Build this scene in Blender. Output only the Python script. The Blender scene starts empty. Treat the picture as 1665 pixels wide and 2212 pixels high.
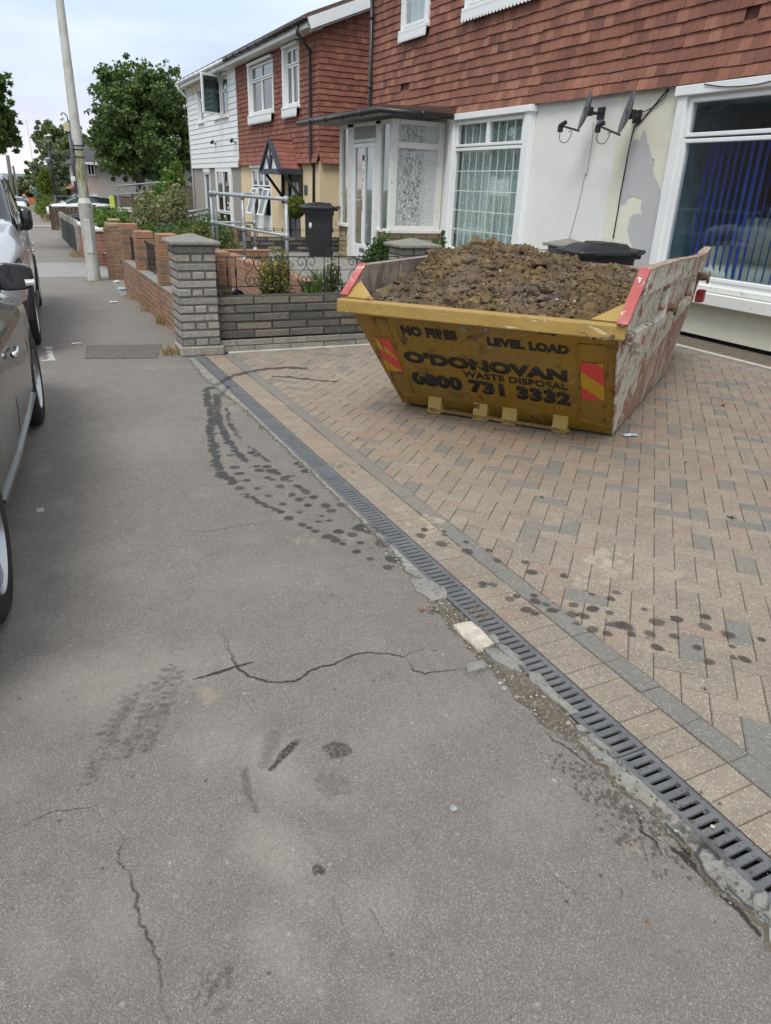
import bpy, bmesh, math, random
import numpy as np
from mathutils import Vector, Matrix, noise as mn
random.seed(7); rng = np.random.default_rng(7)
R_ = math.radians
S = bpy.context.scene; C = S.collection

# ------------------------------------------------------------------ camera
FPX, CX, CY, HC = 1550., 832.5, 1105.7, 1.5          # focal length and centre in a 1665-wide survey grid, eye height
d1 = np.array([0-CX, 375-CY, FPX]); d1 /= np.linalg.norm(d1)
hd = np.array([1, 0.040, 0.])
nn = np.cross(d1, hd); nn /= np.linalg.norm(nn)
if nn[1] < 0: nn = -nn
xr = np.cross(nn, d1)
if xr[0] < 0: xr = -xr
RM = np.array([xr, d1, -nn])                          # rows: world X (towards houses), Y (down the street), Z
cam_d = bpy.data.cameras.new('camera'); cam = bpy.data.objects.new('camera', cam_d); C.objects.link(cam)
cam_d.sensor_fit = 'HORIZONTAL'; cam_d.sensor_width = 36; cam_d.lens = FPX/1665*36
cam_d.clip_start = .05; cam_d.clip_end = 3000
Mc = Matrix.Identity(4)
for i in range(3):
    Mc[i][0] = RM[i, 0]; Mc[i][1] = -RM[i, 1]; Mc[i][2] = -RM[i, 2]
Mc[2][3] = HC
cam.matrix_world = Mc
S.camera = cam

# ------------------------------------------------------------------ light
S.view_settings.view_transform = 'Standard'; S.view_settings.look = 'None'
S.view_settings.exposure = 0.68; S.view_settings.gamma = 1
SUN_EL, SUN_AZ = R_(56), R_(226)                      # azimuth clockwise from +Y
W = bpy.data.worlds.new("World"); S.world = W; W.use_nodes = True
nt = W.node_tree; nt.nodes.clear()
def wn(t, **k):
    n = nt.nodes.new(t)
    for a, b in k.items(): setattr(n, a, b)
    return n
sky = wn('ShaderNodeTexSky'); sky.sky_type = 'NISHITA'; sky.sun_disc = False
sky.sun_elevation = SUN_EL; sky.sun_rotation = SUN_AZ; sky.air_density = 1.2; sky.dust_density = 2
tc = wn('ShaderNodeTexCoord'); sep = wn('ShaderNodeSeparateXYZ'); nt.links.new(tc.outputs['Generated'], sep.inputs[0])
ramp = wn('ShaderNodeValToRGB'); nt.links.new(sep.outputs['Z'], ramp.inputs[0])
cr = ramp.color_ramp
cr.elements[0].position = 0.0; cr.elements[0].color = (.93, .87, .88, 1)
cr.elements[1].position = 1.0; cr.elements[1].color = (.90, .95, 1.0, 1)
for p, c in ((.04, (.78, .78, .88, 1)), (.10, (.52, .60, .76, 1)), (.17, (.58, .70, .84, 1)), (.26, (.69, .81, .91, 1)), (.40, (.76, .87, .94, 1))):
    e = cr.elements.new(p); e.color = c
mp = wn('ShaderNodeMapping'); mp.inputs['Scale'].default_value = (1.2, 1.2, 5); nt.links.new(tc.outputs['Generated'], mp.inputs[0])
nz = wn('ShaderNodeTexNoise'); nz.inputs['Scale'].default_value = 2.3; nz.inputs['Detail'].default_value = 5; nt.links.new(mp.outputs[0], nz.inputs[0])
mr = wn('ShaderNodeMapRange'); mr.inputs[1].default_value = .4; mr.inputs[2].default_value = .68; mr.inputs[3].default_value = 0; mr.inputs[4].default_value = .75
nt.links.new(nz.outputs[0], mr.inputs[0])
mixc = wn('ShaderNodeMix', data_type='RGBA'); nt.links.new(mr.outputs[0], mixc.inputs[0]); nt.links.new(ramp.outputs[0], mixc.inputs[6]); mixc.inputs[7].default_value = (.86, .91, .97, 1)
scl = wn('ShaderNodeVectorMath', operation='SCALE'); nt.links.new(mixc.outputs[2], scl.inputs[0]); scl.inputs['Scale'].default_value = 5.0
mix2 = wn('ShaderNodeMix', data_type='RGBA'); mix2.inputs[0].default_value = .93; nt.links.new(sky.outputs[0], mix2.inputs[6]); nt.links.new(scl.outputs[0], mix2.inputs[7])
bg = wn('ShaderNodeBackground'); bg.inputs[1].default_value = .15; nt.links.new(mix2.outputs[2], bg.inputs[0])
ow = wn('ShaderNodeOutputWorld'); nt.links.new(bg.outputs[0], ow.inputs[0])
sd = bpy.data.lights.new('sun', 'SUN'); sd.energy = 1.5; sd.angle = R_(24); sd.color = (1, .965, .9)
so = bpy.data.objects.new('sun', sd); C.objects.link(so)
sdir = Vector((math.sin(SUN_AZ)*math.cos(SUN_EL), math.cos(SUN_AZ)*math.cos(SUN_EL), math.sin(SUN_EL)))
so.rotation_euler = (-sdir).to_track_quat('-Z', 'Y').to_euler(); so.location = (0, 0, 30)

# ------------------------------------------------------------------ survey helpers: sight lines from the eye point meet real planes
def ray(x, y): return RM @ np.array([x-CX, y-CY, FPX])
def gz(x, y, z=0.):
    r = ray(x, y); t = (z-HC)/r[2]; return Vector((r[0]*t, r[1]*t, z))
def FX(x, y, X):
    r = ray(x, y); t = X/r[0]; return Vector((X, r[1]*t, r[2]*t+HC))
def FY(x, y, Y):
    r = ray(x, y); t = Y/r[1]; return Vector((r[0]*t, Y, r[2]*t+HC))
def gh(Y): return 0. if Y < 8 else (-.018*(Y-8) if Y < 45 else -.666-.041*(Y-45))
def G(x, y):
    z = 0.
    for _ in range(60):
        p = gz(x, y, z); z = z*.5+.5*gh(p.y)
    return gz(x, y, z)

# ------------------------------------------------------------------ materials
MATS = {}
class NT:
    def __init__(s, name):
        s.m = bpy.data.materials.new(name); s.m.use_nodes = True; s.t = s.m.node_tree; s.t.nodes.clear()
        s.o = s.n('ShaderNodeOutputMaterial'); s.b = s.n('ShaderNodeBsdfPrincipled'); s.l(s.b.outputs[0], s.o.inputs[0])
        s.tc = s.n('ShaderNodeTexCoord'); MATS[name] = s.m
    def n(s, t, **k):
        n = s.t.nodes.new(t)
        for a, b in k.items(): setattr(n, a, b)
        return n
    def l(s, a, b): s.t.links.new(a, b)
    def co(s, scale=(1, 1, 1), rot=(0, 0, 0), which='Object'):
        m = s.n('ShaderNodeMapping'); m.inputs['Scale'].default_value = scale; m.inputs['Rotation'].default_value = rot
        s.l(s.tc.outputs[which], m.inputs[0]); return m.outputs[0]
    def noise(s, sc, det=4, rough=.6, vec=None, dist=0):
        n = s.n('ShaderNodeTexNoise'); n.inputs['Scale'].default_value = sc; n.inputs['Detail'].default_value = det
        n.inputs['Roughness'].default_value = rough; n.inputs['Distortion'].default_value = dist
        s.l(vec if vec else s.tc.outputs['Object'], n.inputs['Vector']); return n.outputs[0]
    def vor(s, sc, feature='F1', vec=None, out=0, rnd=1):
        n = s.n('ShaderNodeTexVoronoi', feature=feature); n.inputs['Scale'].default_value = sc
        n.inputs['Randomness'].default_value = rnd
        s.l(vec if vec else s.tc.outputs['Object'], n.inputs['Vector']); return n.outputs[out]
    def rng(s, v, a, b, c=0., d=1.):
        n = s.n('ShaderNodeMapRange'); s.l(v, n.inputs[0])
        for i, q in enumerate((a, b, c, d)): n.inputs[i+1].default_value = q
        return n.outputs[0]
    def math(s, op, a, b=0.):
        n = s.n('ShaderNodeMath', operation=op)
        for i, q in enumerate((a, b)):
            if isinstance(q, (int, float)): n.inputs[i].default_value = q
            else: s.l(q, n.inputs[i])
        return n.outputs[0]
    def mix(s, f, a, b, mode='MIX'):
        n = s.n('ShaderNodeMix', data_type='RGBA', blend_type=mode)
        for i, q in ((0, f), (6, a), (7, b)):
            if isinstance(q, (int, float)): n.inputs[i].default_value = q
            elif isinstance(q, tuple): n.inputs[i].default_value = (*q, 1) if len(q) == 3 else q
            else: s.l(q, n.inputs[i])
        return n.outputs[2]
    def ramp(s, f, stops, const=False):
        n = s.n('ShaderNodeValToRGB'); r = n.color_ramp
        if const: r.interpolation = 'CONSTANT'
        r.elements[0].position = stops[0][0]; r.elements[0].color = (*stops[0][1], 1)
        r.elements[1].position = stops[-1][0]; r.elements[1].color = (*stops[-1][1], 1)
        for p, c in stops[1:-1]:
            e = r.elements.new(p); e.color = (*c, 1)
        s.l(f, n.inputs[0]); return n.outputs[0]
    def attr(s, name='tint'):
        n = s.n('ShaderNodeAttribute'); n.attribute_name = name; sp = s.n('ShaderNodeSeparateColor'); s.l(n.outputs['Color'], sp.inputs[0]); return sp.outputs
    def col(s, c):
        if isinstance(c, tuple): s.b.inputs['Base Color'].default_value = (*c, 1)
        else: s.l(c, s.b.inputs['Base Color'])
    def rough(s, r):
        if isinstance(r, (int, float)): s.b.inputs['Roughness'].default_value = r
        else: s.l(r, s.b.inputs['Roughness'])
    def bump(s, h, dist=.01, st=1.):
        n = s.n('ShaderNodeBump'); n.inputs['Distance'].default_value = dist; n.inputs['Strength'].default_value = st
        s.l(h, n.inputs['Height']); s.l(n.outputs[0], s.b.inputs['Normal'])

def simple(name, c, rough=.6, metal=0., var=.12, nsc=6, bump=0., bsc=60, coat=0., spec=None, dirt=None):
    s = NT(name); f = s.noise(nsc, 5)
    a = tuple(max(0, v*(1-var)) for v in c); b = tuple(min(1, v*(1+var)) for v in c)
    cc = s.mix(s.rng(f, .3, .7), a, b)
    if dirt:
        cc = s.mix(s.rng(s.noise(nsc*.7, 6, .7, dist=.5), .52, .7, 0, dirt[0]), cc, dirt[1])
    s.col(cc); s.rough(rough); s.b.inputs['Metallic'].default_value = metal
    if coat: s.b.inputs['Coat Weight'].default_value = coat; s.b.inputs['Coat Roughness'].default_value = .05
    if spec is not None: s.b.inputs['Specular IOR Level'].default_value = spec
    if bump: s.bump(s.noise(bsc, 4), bump)
    return s.m

# -- mask pictures computed here with numpy (nothing is loaded)
MX0, MY0, MRES, MW, MH = -1.0, .3, .003, 1900, 2730      # ground area covered by the stain and crack masks
wet = np.zeros((MH, MW), np.float32); crk = np.zeros((MH, MW), np.float32); pale = np.zeros((MH, MW), np.float32); drk = np.zeros((MH, MW), np.float32)
def fnoise(h, w, cells, octv=4, seed=0):
    r = np.random.default_rng(seed); out = np.zeros((h, w), np.float32); amp = 1.; tot = 0
    for o in range(octv):
        n = cells*2**o; gy = max(2, int(n*h/max(h, w))+2); gx = max(2, int(n*w/max(h, w))+2)
        g = r.random((gy, gx)).astype(np.float32)
        ys = np.linspace(0, gy-1.001, h); xs = np.linspace(0, gx-1.001, w)
        y0 = ys.astype(int); x0 = xs.astype(int); fy = (ys-y0)[:, None]; fx = (xs-x0)[None, :]
        fy = fy*fy*(3-2*fy); fx = fx*fx*(3-2*fx)
        a = g[np.ix_(y0, x0)]; b = g[np.ix_(y0, x0+1)]; c = g[np.ix_(y0+1, x0)]; d = g[np.ix_(y0+1, x0+1)]
        out += amp*((a*(1-fx)+b*fx)*(1-fy)+(c*(1-fx)+d*fx)*fy); tot += amp; amp *= .55
    return out/tot
EDGE = fnoise(MH, MW, 110, 4, 3)
def blob(mask, x, y, rx, ry, ang=0., val=1., soft=.25, nz=.9):
    R0 = max(rx, ry)*1.7; i0 = int((x-R0-MX0)/MRES); i1 = int((x+R0-MX0)/MRES)+1; j0 = int((y-R0-MY0)/MRES); j1 = int((y+R0-MY0)/MRES)+1
    i0 = max(i0, 0); j0 = max(j0, 0); i1 = min(i1, MW); j1 = min(j1, MH)
    if i1 <= i0 or j1 <= j0: return
    X = MX0+(np.arange(i0, i1)+.5)*MRES-x; Y = MY0+(np.arange(j0, j1)+.5)*MRES-y
    c, s = math.cos(ang), math.sin(ang); U = (X[None]*c+Y[:, None]*s)/rx; V = (-X[None]*s+Y[:, None]*c)/ry
    r = np.sqrt(U*U+V*V)+(EDGE[j0:j1, i0:i1]-.5)*nz
    m = np.clip((1+soft*.5-r)/soft, 0, 1)*val
    mask[j0:j1, i0:i1] = np.maximum(mask[j0:j1, i0:i1], m)
def crack(pix, w=.004, val=1., jag=.10, world=False):
    pts = [Vector((p[0], p[1])) if world else G(*p).to_2d() for p in pix]
    for _ in range(4):
        q = []
        for a, b in zip(pts, pts[1:]):
            d = b-a; m = (a+b)/2+Vector((-d.y, d.x))*random.uniform(-jag, jag); q += [a, m]
        pts = q+[pts[-1]]
    n = len(pts)
    for k, (a, b) in enumerate(zip(pts, pts[1:])):
        L = (b-a).length; st = max(1, int(L/.002)); t = k/n
        taper = .45+.55*math.sin(math.pi*min(1, max(0, t)))
        ww = w*taper*random.uniform(.6, 1.25)
        for s_ in range(st):
            p = a.lerp(b, s_/st); i = (p.x-MX0)/MRES; j = (p.y-MY0)/MRES
            ww *= .5; rr = max(ww/MRES, .35); i0 = int(i-rr-1); j0 = int(j-rr-1)
            for jj in range(j0, j0+int(2*rr)+4):
                for ii in range(i0, i0+int(2*rr)+4):
                    if 0 <= ii < MW and 0 <= jj < MH:
                        dd = math.hypot(ii+.5-i, jj+.5-j); v = min(1, max(0, rr+.5-dd))*val*min(1, ww/MRES*.9+.25)
                        if v > crk[jj, ii]: crk[jj, ii] = v
# survey of stains in grid pixels
def zc(x, y, x0, y0, s): return ((x0+x*s)/1.852, (y0+y*s)/1.852)
A3 = (600, 1350, 1300/1665); A4 = (1600, 1500, 1484/1665); A8 = (900, 2500, 1200/1663); A6 = (2000, 2800, 1084/1665); A7 = (0, 2400, 1100/1435)
def spots(A, lst, mask=None, val=1.):
    for x, y, r in lst:
        px, py = zc(x, y, *A); p = G(px, py); rr = r*A[2]/1.852*p.length/FPX*.95
        blob(wet if mask is None else mask, p.x, p.y, rr*random.uniform(.85, 1.15), rr*random.uniform(.85, 1.3), random.uniform(-.4, .4), val*random.uniform(.78, 1), random.choice((.2, .3, .5)), random.uniform(.8, 1.6))
        if random.random() < .4: blob(wet if mask is None else mask, p.x+random.choice((-1, 1))*rr*random.uniform(.9, 1.8), p.y+random.uniform(-1.6, 1.6)*rr, rr*random.uniform(.2, .5), rr*random.uniform(.2, .5), 0, val*random.uniform(.4, .9), .5, 1.4)
spots(A3, [(412,603,20),(432,665,24),(460,697,24),(495,731,20),(552,775,20),(458,771,30),(560,680,26),(598,718,24),(625,728,20),(622,683,32),(668,763,26),(690,722,34),(758,762,26),(728,804,24),(764,830,26),(795,788,28),(838,820,28),(680,853,22),(810,860,22),(764,895,20),(715,925,28),(780,958,26),(815,975,22),(846,992,22),(862,944,26),(917,937,22),(900,862,26),(932,887,26),(880,914,18),(907,1020,30),(952,1040,28),(982,1057,30),(963,995,24),(1038,1010,30),(1080,1050,24),(1060,1098,30),(1128,1133,28),(1133,1079,16),(1215,1178,30),(605,812,22),(995,859,40),(1088,975,48),(1128,990,44),(1195,1055,52),(1240,1135,44),(545,604,20),(520,590,22),(600,660,26),(640,680,20),(655,695,22),(700,715,24),(720,735,18),(545,660,24),(760,645,28),(775,662,24),(800,683,34)])
spots(A4, [(110,695,20),(92,722,20),(198,720,20),(184,758,26),(295,751,16),(303,795,26),(400,788,20),(437,836,26),(590,887,24),(735,902,20),(560,843,20),(372,936,24),(372,950,24),(417,944,24),(600,992,20),(495,1008,26),(525,996,24),(606,1017,26),(655,1032,26),(683,1059,26),(565,1057,34),(606,1073,22),(778,1034,22),(865,1052,30),(940,1068,22),(772,1077,20),(825,1083,32),(945,1007,20),(972,980,20),(860,985,18),(990,1125,34),(1010,1127,30),(945,1122,22),(866,1144,28),(930,1161,28),(1148,1107,32),(1240,1097,34),(1095,1056,20),(1368,1085,26),(1368,1132,28),(1122,1164,30),(1230,1173,24),(1157,1227,34),(1475,1167,32),(1622,1190,24),(1335,1224,26),(1490,1221,16),(1387,1293,28),(1545,1278,32),(1495,1268,20),(1040,1165,18),(795,1120,18)])
def trail(A, pts, r, step=.6):
    P = [G(*zc(x, y, *A)) for x, y in pts]
    for a, b in zip(P, P[1:]):
        n = max(1, int((b-a).length/(.022*step)))
        for k in range(n):
            p = a.lerp(b, k/n)
            if random.random() < .04: continue
            q = random.choice((-.4, 0, .4)); blob(wet, p.x+q*r+random.uniform(-.008, .008), p.y+random.uniform(-.006, .006), r*random.uniform(.6, 1.3), r*random.uniform(.5, 1.2), random.uniform(-.6, .6), random.uniform(.8, 1), .3, 1.3)
trail(A3, [(430,195),(330,250),(290,270),(295,340),(320,400),(310,480),(325,560),(345,640),(365,700),(445,750)], .024)
trail(A3, [(400,250),(345,320),(350,380),(360,440),(395,520),(440,580),(500,640)], .019)
trail(A3, [(340,290),(330,350),(345,420),(375,480),(400,545)], .016)
trail(A3, [(395,360),(405,430),(440,490),(470,520)], .013)
trail(A3, [(480,800),(560,840),(630,880),(680,905)], .017)
trail(A3, [(500,555),(560,600),(610,640)], .012)
trail(A3, [(440,195),(520,175),(620,160),(740,155),(815,162)], .04)
trail(A3, [(640,200),(740,208),(880,222),(960,230)], .026)
# cracks and dark bruises in the tarmac
crack([zc(*p, *A8) for p in ((0,60),(40,180),(70,240),(130,285),(230,312),(390,310),(490,245),(610,215),(700,170),(800,150),(920,160),(990,175),(1100,130))], .009)
crack([zc(*p, *A7) for p in ((1010,412),(1100,390),(1215,350),(1330,320))], .012)
crack([zc(*p, *A8) for p in ((1000,175),(1040,250),(1110,270),(1240,250),(1330,240))], .006)
crack([zc(*p, *A7) for p in ((1140,150),(1175,240),(1240,350),(1290,395),(1435,420))], .006, .8)
crack([zc(*p, *A7) for p in ((595,1180),(650,1250),(620,1310),(650,1400),(715,1520),(705,1600),(730,1690),(790,1780),(835,1900),(840,2050),(890,2212))], .0055, .9, .16)
crack([zc(*p, *A7) for p in ((0,1240),(120,1180),(250,1110),(400,1085),(470,1080),(590,1170))], .005, .7)
crack([zc(*p, *A6) for p in ((280,190),(330,250),(430,300),(500,360),(590,430))], .006)
crack([zc(*p, *A6) for p in ((820,640),(860,730),(870,810),(960,870),(1000,960))], .007)
crack([zc(*p, *A6) for p in ((1060,910),(1120,950),(1200,1020),(1270,1090),(1380,1200),(1460,1280),(1600,1450))], .020)
crack([zc(*p, *A6) for p in ((1020,770),(1100,850),(1160,930),(1200,960),(1260,1080))], .019)
crack([zc(*p, *A6) for p in ((1200,960),(1250,900),(1310,920),(1340,990))], .02)
crack([zc(*p, *A6) for p in ((1390,1130),(1420,1180),(1500,1260),(1600,1320),(1665,1400))], .009)
crack([zc(*p, *A6) for p in ((1500,1250),(1560,1200),(1640,1180))], .006)
crack([zc(*p, *A6) for p in ((1560,1300),(1640,1290),(1665,1240))], .006)
crack([zc(*p, *A6) for p in ((300,1060),(370,1110),(460,1170),(470,1220))], .004, .7)
crack([zc(*p, *A6) for p in ((700,1100),(750,1180),(745,1250))], .004, .6)
crack([zc(*p, *A6) for p in ((530,240),(600,300),(700,360),(760,430),(830,480))], .006)
crack([zc(*p, *A8) for p in ((590,1480),(640,1600),(690,1740))], .004, .7)
crack([zc(*p, *A8) for p in ((760,1460),(830,1600),(900,1740),(960,1900))], .004, .7)
crack([zc(*p, *A3) for p in ((135,945),(180,985),(260,995),(400,975),(540,955),(690,940),(850,930),(980,900))], .006, .9)
crack([zc(*p, *A3) for p in ((440,1040),(380,1080),(270,1130),(245,1160),(280,1290))], .005, .6)
crack([(28,1208),(80,1200),(150,1190),(215,1168),(250,1155)], .006, .7)
crack([zc(*p, *A3) for p in ((200,600),(300,615),(400,640))], .004, .5)
crack([(180,745),(185,775)], .006, .6); crack([(180,775),(335,775)], .006, .5); crack([(180,745),(360,742)], .006, .5)
crack([(230,1380),(215,1450),(240,1500)], .004, .5)
for k in range(130):                                          # hair cracks
    x = random.uniform(-.8, 1.3); y = random.uniform(.7, 7); a = random.uniform(0, 6.28); L = random.uniform(.1, .5)
    crack([(x, y), (x+L*.5*math.cos(a)+random.uniform(-.05, .05), y+L*.5*math.sin(a)), (x+L*math.cos(a), y+L*math.sin(a))], .003, random.uniform(.25, .6), .28, True)
def bruise(A, x, y, r, v=.9, n=26, mask=None, asp=1.):
    P = G(*zc(x, y, *A)); rr = r*A[2]/1.852*P.length/FPX
    for k in range(n):
        a = random.uniform(0, 6.28); q = random.random()**.7*rr
        blob(drk if mask is None else mask, P.x+q*math.cos(a)*asp, P.y+q*math.sin(a), rr*random.uniform(.08, .3), rr*random.uniform(.08, .3), 0, v*random.uniform(.5, 1), .6, 1.3)
bruise(A8, 520, 1360, 50, 1., 60); bruise(A8, 620, 690, 85, .85, 60, None, 1.1); bruise(A8, 600, 880, 130, .35, 40)
for t in np.linspace(0, 1, 22):
    p = G(*zc(250+150*t, 800-160*t, *A8)); blob(drk, p.x, p.y, .021*(1-abs(t-.4))**2, .010, .9, .95, .7, 2.0)
    p = G(*zc(215+60*t, 780-180*t, *A8)); blob(drk, p.x, p.y, .014, .02, .9, .4, .9, 1.2)
    p = G(*zc(110+60*t**2, 800+230*t, *A8)); blob(drk, p.x, p.y, .008, .012, .9, .45, .9, 1.2)
for x, y, r, v in ((640,740,90,.45),(560,800,80,.45),(480,830,80,.4),(800,600,90,.4),(760,470,70,.3),(1150,1960,110,.6),(1050,2060,90,.6),(1160,2140,80,.5),(430,960,60,.35),(850,440,60,.3)):
    bruise(A7, x, y, r, v, 16)
for x, y, r, v in ((950,680,45,1),(1020,730,50,1),(1110,790,60,1),(1180,850,70,1),(1260,880,60,1),(1340,960,60,1),(1400,1000,50,.9),(1140,950,40,.9)):
    bruise(A6, x, y, r, 1., 46)
for x, y, r, v in ((1290,-10,30,.9),(380,570,60,.9)):
    bruise((1500, 2100, 1000/1665), x, y, r, v, 24)
for x, y, r, v in ((960,650,60,.5),(1000,690,50,.5)):
    bruise(A3, x, y, r, v, 10, wet)
for x, y, rx, ry in ((1090,490,.03,.05),):
    p = G(*zc(x, y, *A7)); blob(pale, p.x, p.y, rx*.8, ry*.8, .5, .5, 1.0, 2.2)
for A, x, y, r, v in ((A3,190,1090,40,.5),(A3,210,1190,40,.5),(A3,790,1035,70,.5),(A3,480,335,90,.4),(A3,440,270,60,.4),(A8,340,350,26,.7),(A8,120,300,26,.5),(A7,275,210,24,.6),(A7,725,200,22,.6),(A7,420,850,26,.6),(A7,590,1015,34,.5),(A7,1300,850,20,.5),(A6,820,900,70,.6),(A6,1020,1030,40,.5),(A3,980,200,60,.7),(A3,900,150,50,.6),(A3,1420,950,130,.9),(A3,1290,880,60,.5),(A3,640,330,90,.4),(A4,930,850,110,.8),(A4,910,900,90,.8),(A4,820,940,60,.8),(A4,940,800,50,.7),(A4,1200,900,140,.35),(A4,700,640,120,.3)):
    bruise(A, x, y, r, v, 16, pale)
# two old white paint marks beside the parked car, and chewing-gum specks
def strip(mask, pix, val=1.):
    P = [G(*p) for p in pix]; xs = [p.x for p in P]; ys = [p.y for p in P]
    i0, i1 = int((min(xs)-MX0)/MRES), int((max(xs)-MX0)/MRES)+1; j0, j1 = int((min(ys)-MY0)/MRES), int((max(ys)-MY0)/MRES)+1
    mask[max(j0, 0):j1, max(i0, 0):i1] = np.maximum(mask[max(j0, 0):j1, max(i0, 0):i1], (EDGE[max(j0, 0):j1, max(i0, 0):i1] > .43)*val)
wpaint = np.zeros((MH, MW), np.float32)
strip(wpaint, [(100,757),(117,774)]); strip(wpaint, [(88,774),(120,778)]); strip(wpaint, [(98,749),(114,753)]); strip(wpaint, [(80,1098),(95,1104)])
gum = np.zeros_like(wpaint)
for px, py, rx, ry, v in ((250, 1480, .22, .13, .7), (120, 1470, .25, .12, .6), (400, 1440, .18, .10, .5), (585, 1650, .07, .14, .7), (600, 1850, .06, .14, .75), (610, 2050, .05, .10, .6), (470, 1600, .10, .12, .5), (180, 1200, .2, .12, .3), (560, 1250, .25, .15, .3), (900, 1560, .2, .10, .3), (300, 950, .3, .35, .35), (1150, 1750, .12, .10, .3), (250, 2000, .08, .10, .4)):
    p = G(px, py); blob(gum, p.x, p.y, rx, ry, .2, v, 1.3, .9)
for k in range(60):
    blob(gum, random.uniform(-.8, 1.3), random.uniform(.5, 7), random.uniform(.03, .12), random.uniform(.03, .12), random.uniform(0, 3), random.uniform(.15, .4), 1.2, 1.2)
# muddy tread prints: rows of slanted lug marks
for (x0, y0, x1, y1, n_) in ((640, 830, 900, 330, 14), (760, 790, 960, 340, 13), (460, 960, 700, 470, 13), (560, 700, 780, 420, 8)):
    for k in range(n_):
        t = k/n_; p = G(*zc(x0+(x1-x0)*t, y0+(y1-y0)*t, *A7))
        for j in (-1, 0, 1): blob(drk, p.x+j*.014+random.gauss(0, .004), p.y+random.gauss(0, .004)+abs(j)*.008, .013, .007, .5*j, random.uniform(.2, .65), .8, 1.8)
for k in range(420):
    blob(wpaint, random.uniform(-.8, 1.3), random.uniform(.4, 7), random.uniform(.003, .006), random.uniform(.003, .006), 0, random.uniform(.2, .6), .5)
    blob(drk, random.uniform(-.8, 1.3), random.uniform(.4, 7), random.uniform(.002, .006), random.uniform(.002, .006), 0, random.uniform(.3, .9), .5)
def mkimg(name, r, g, b, a=None):
    im = bpy.data.images.new(name, MW, MH, alpha=False, float_buffer=True); im.colorspace_settings.name = 'Non-Color'
    px = np.ones((MH, MW, 4), np.float32); px[..., 0] = r; px[..., 1] = g; px[..., 2] = b
    im.pixels.foreach_set(px.ravel()); im.pack(); return im
IM1 = mkimg('wear_mask', wet, crk, pale); IM2 = mkimg('paint_mask', wpaint, drk, gum)
def masks(s):
    geo = s.n('ShaderNodeNewGeometry'); m = s.n('ShaderNodeMapping'); m.vector_type = 'POINT'
    m.inputs['Scale'].default_value = (1/(MW*MRES), 1/(MH*MRES), 1); m.inputs['Location'].default_value = (-MX0/(MW*MRES), -MY0/(MH*MRES), 0)
    s.l(geo.outputs['Position'], m.inputs[0]); out = []
    for im in (IM1, IM2):
        t = s.n('ShaderNodeTexImage'); t.image = im; t.extension = 'CLIP'; t.interpolation = 'Cubic'; s.l(m.outputs[0], t.inputs[0])
        sp = s.n('ShaderNodeSeparateColor'); s.l(t.outputs[0], sp.inputs[0]); out += [sp.outputs[0], sp.outputs[1], sp.outputs[2]]
    return out

# tarmac
s = NT('tarmac')
big = s.noise(.55, 5, .6); med = s.noise(4, 5, .65); fine = s.noise(150, 3, .6)
nzv = s.n('ShaderNodeTexNoise'); nzv.inputs['Scale'].default_value = 260; nzv.inputs['Detail'].default_value = 2; s.l(s.tc.outputs['Object'], nzv.inputs['Vector'])
vm = s.n('ShaderNodeVectorMath', operation='MULTIPLY_ADD'); s.l(nzv.outputs['Color'], vm.inputs[0]); vm.inputs[1].default_value = (.009, .009, .009); s.l(s.tc.outputs['Object'], vm.inputs[2])
ag = s.vor(270, vec=vm.outputs[0]); agc = s.vor(270, vec=vm.outputs[0], out=1); sepc = s.n('ShaderNodeSeparateColor'); s.l(agc, sepc.inputs[0])
c = s.mix(s.rng(big, .3, .7), (.262, .234, .208), (.358, .322, .288))
c = s.mix(s.rng(med, .35, .7, 0, .5), c, (.250, .224, .20))
c = s.mix(s.rng(s.noise(1.3, 4, .6), .58, .75, 0, .35), c, (.29, .28, .275))
stone = s.mix(sepc.outputs[1], (.52, .475, .43), (.20, .182, .168))
c = s.mix(s.rng(sepc.outputs[0], .35, .9, 0, .7), c, stone)
c = s.mix(s.rng(sepc.outputs[2], .955, .97, 0, .7), c, (.48, .44, .38))
c = s.mix(s.rng(ag, .24, .62, 0, .66), c, (.10, .09, .082))
c = s.mix(s.rng(s.noise(11, 6, .75), .50, .74, 0, .5), c, (.14, .122, .107))
c = s.mix(s.rng(s.noise(1.1, 6, .7, dist=.8), .50, .60, 0, .28), c, (.16, .142, .126))
c = s.mix(s.rng(s.noise(2.6, 5, .7), .56, .72, 0, .3), c, (.30, .26, .215))
c = s.mix(s.rng(s.noise(28, 3), .60, .72, 0, .4), c, (.14, .125, .11))
w_, k_, p_, wp_, d_, g_ = masks(s)
c = s.mix(s.math('MULTIPLY', g_, s.rng(s.noise(70, 3), .2, .7, .2, .75)), c, (.40, .365, .325))
c = s.mix(s.math('MULTIPLY', p_, .7), c, (.44, .36, .25))
c = s.mix(s.math('MULTIPLY', wp_, .85), c, (.55, .55, .53))
c = s.mix(s.math('MULTIPLY', s.math('MULTIPLY', d_, s.rng(s.noise(90, 2), .25, .5)), .95), c, (.022, .022, .023))
c = s.mix(s.math('MULTIPLY', w_, .94), c, (.030, .029, .030))
c = s.mix(s.rng(k_, .1, .9, 0, .92), c, (.022, .02, .019))
s.col(c); s.rough(s.rng(w_, 0, 1, .92, .62))
h = s.math('SUBTRACT', s.math('ADD', s.math('MULTIPLY', ag, -.8), s.math('MULTIPLY', fine, .7)), s.math('MULTIPLY', k_, 3.))
s.bump(h, .0035, .9)

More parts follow.
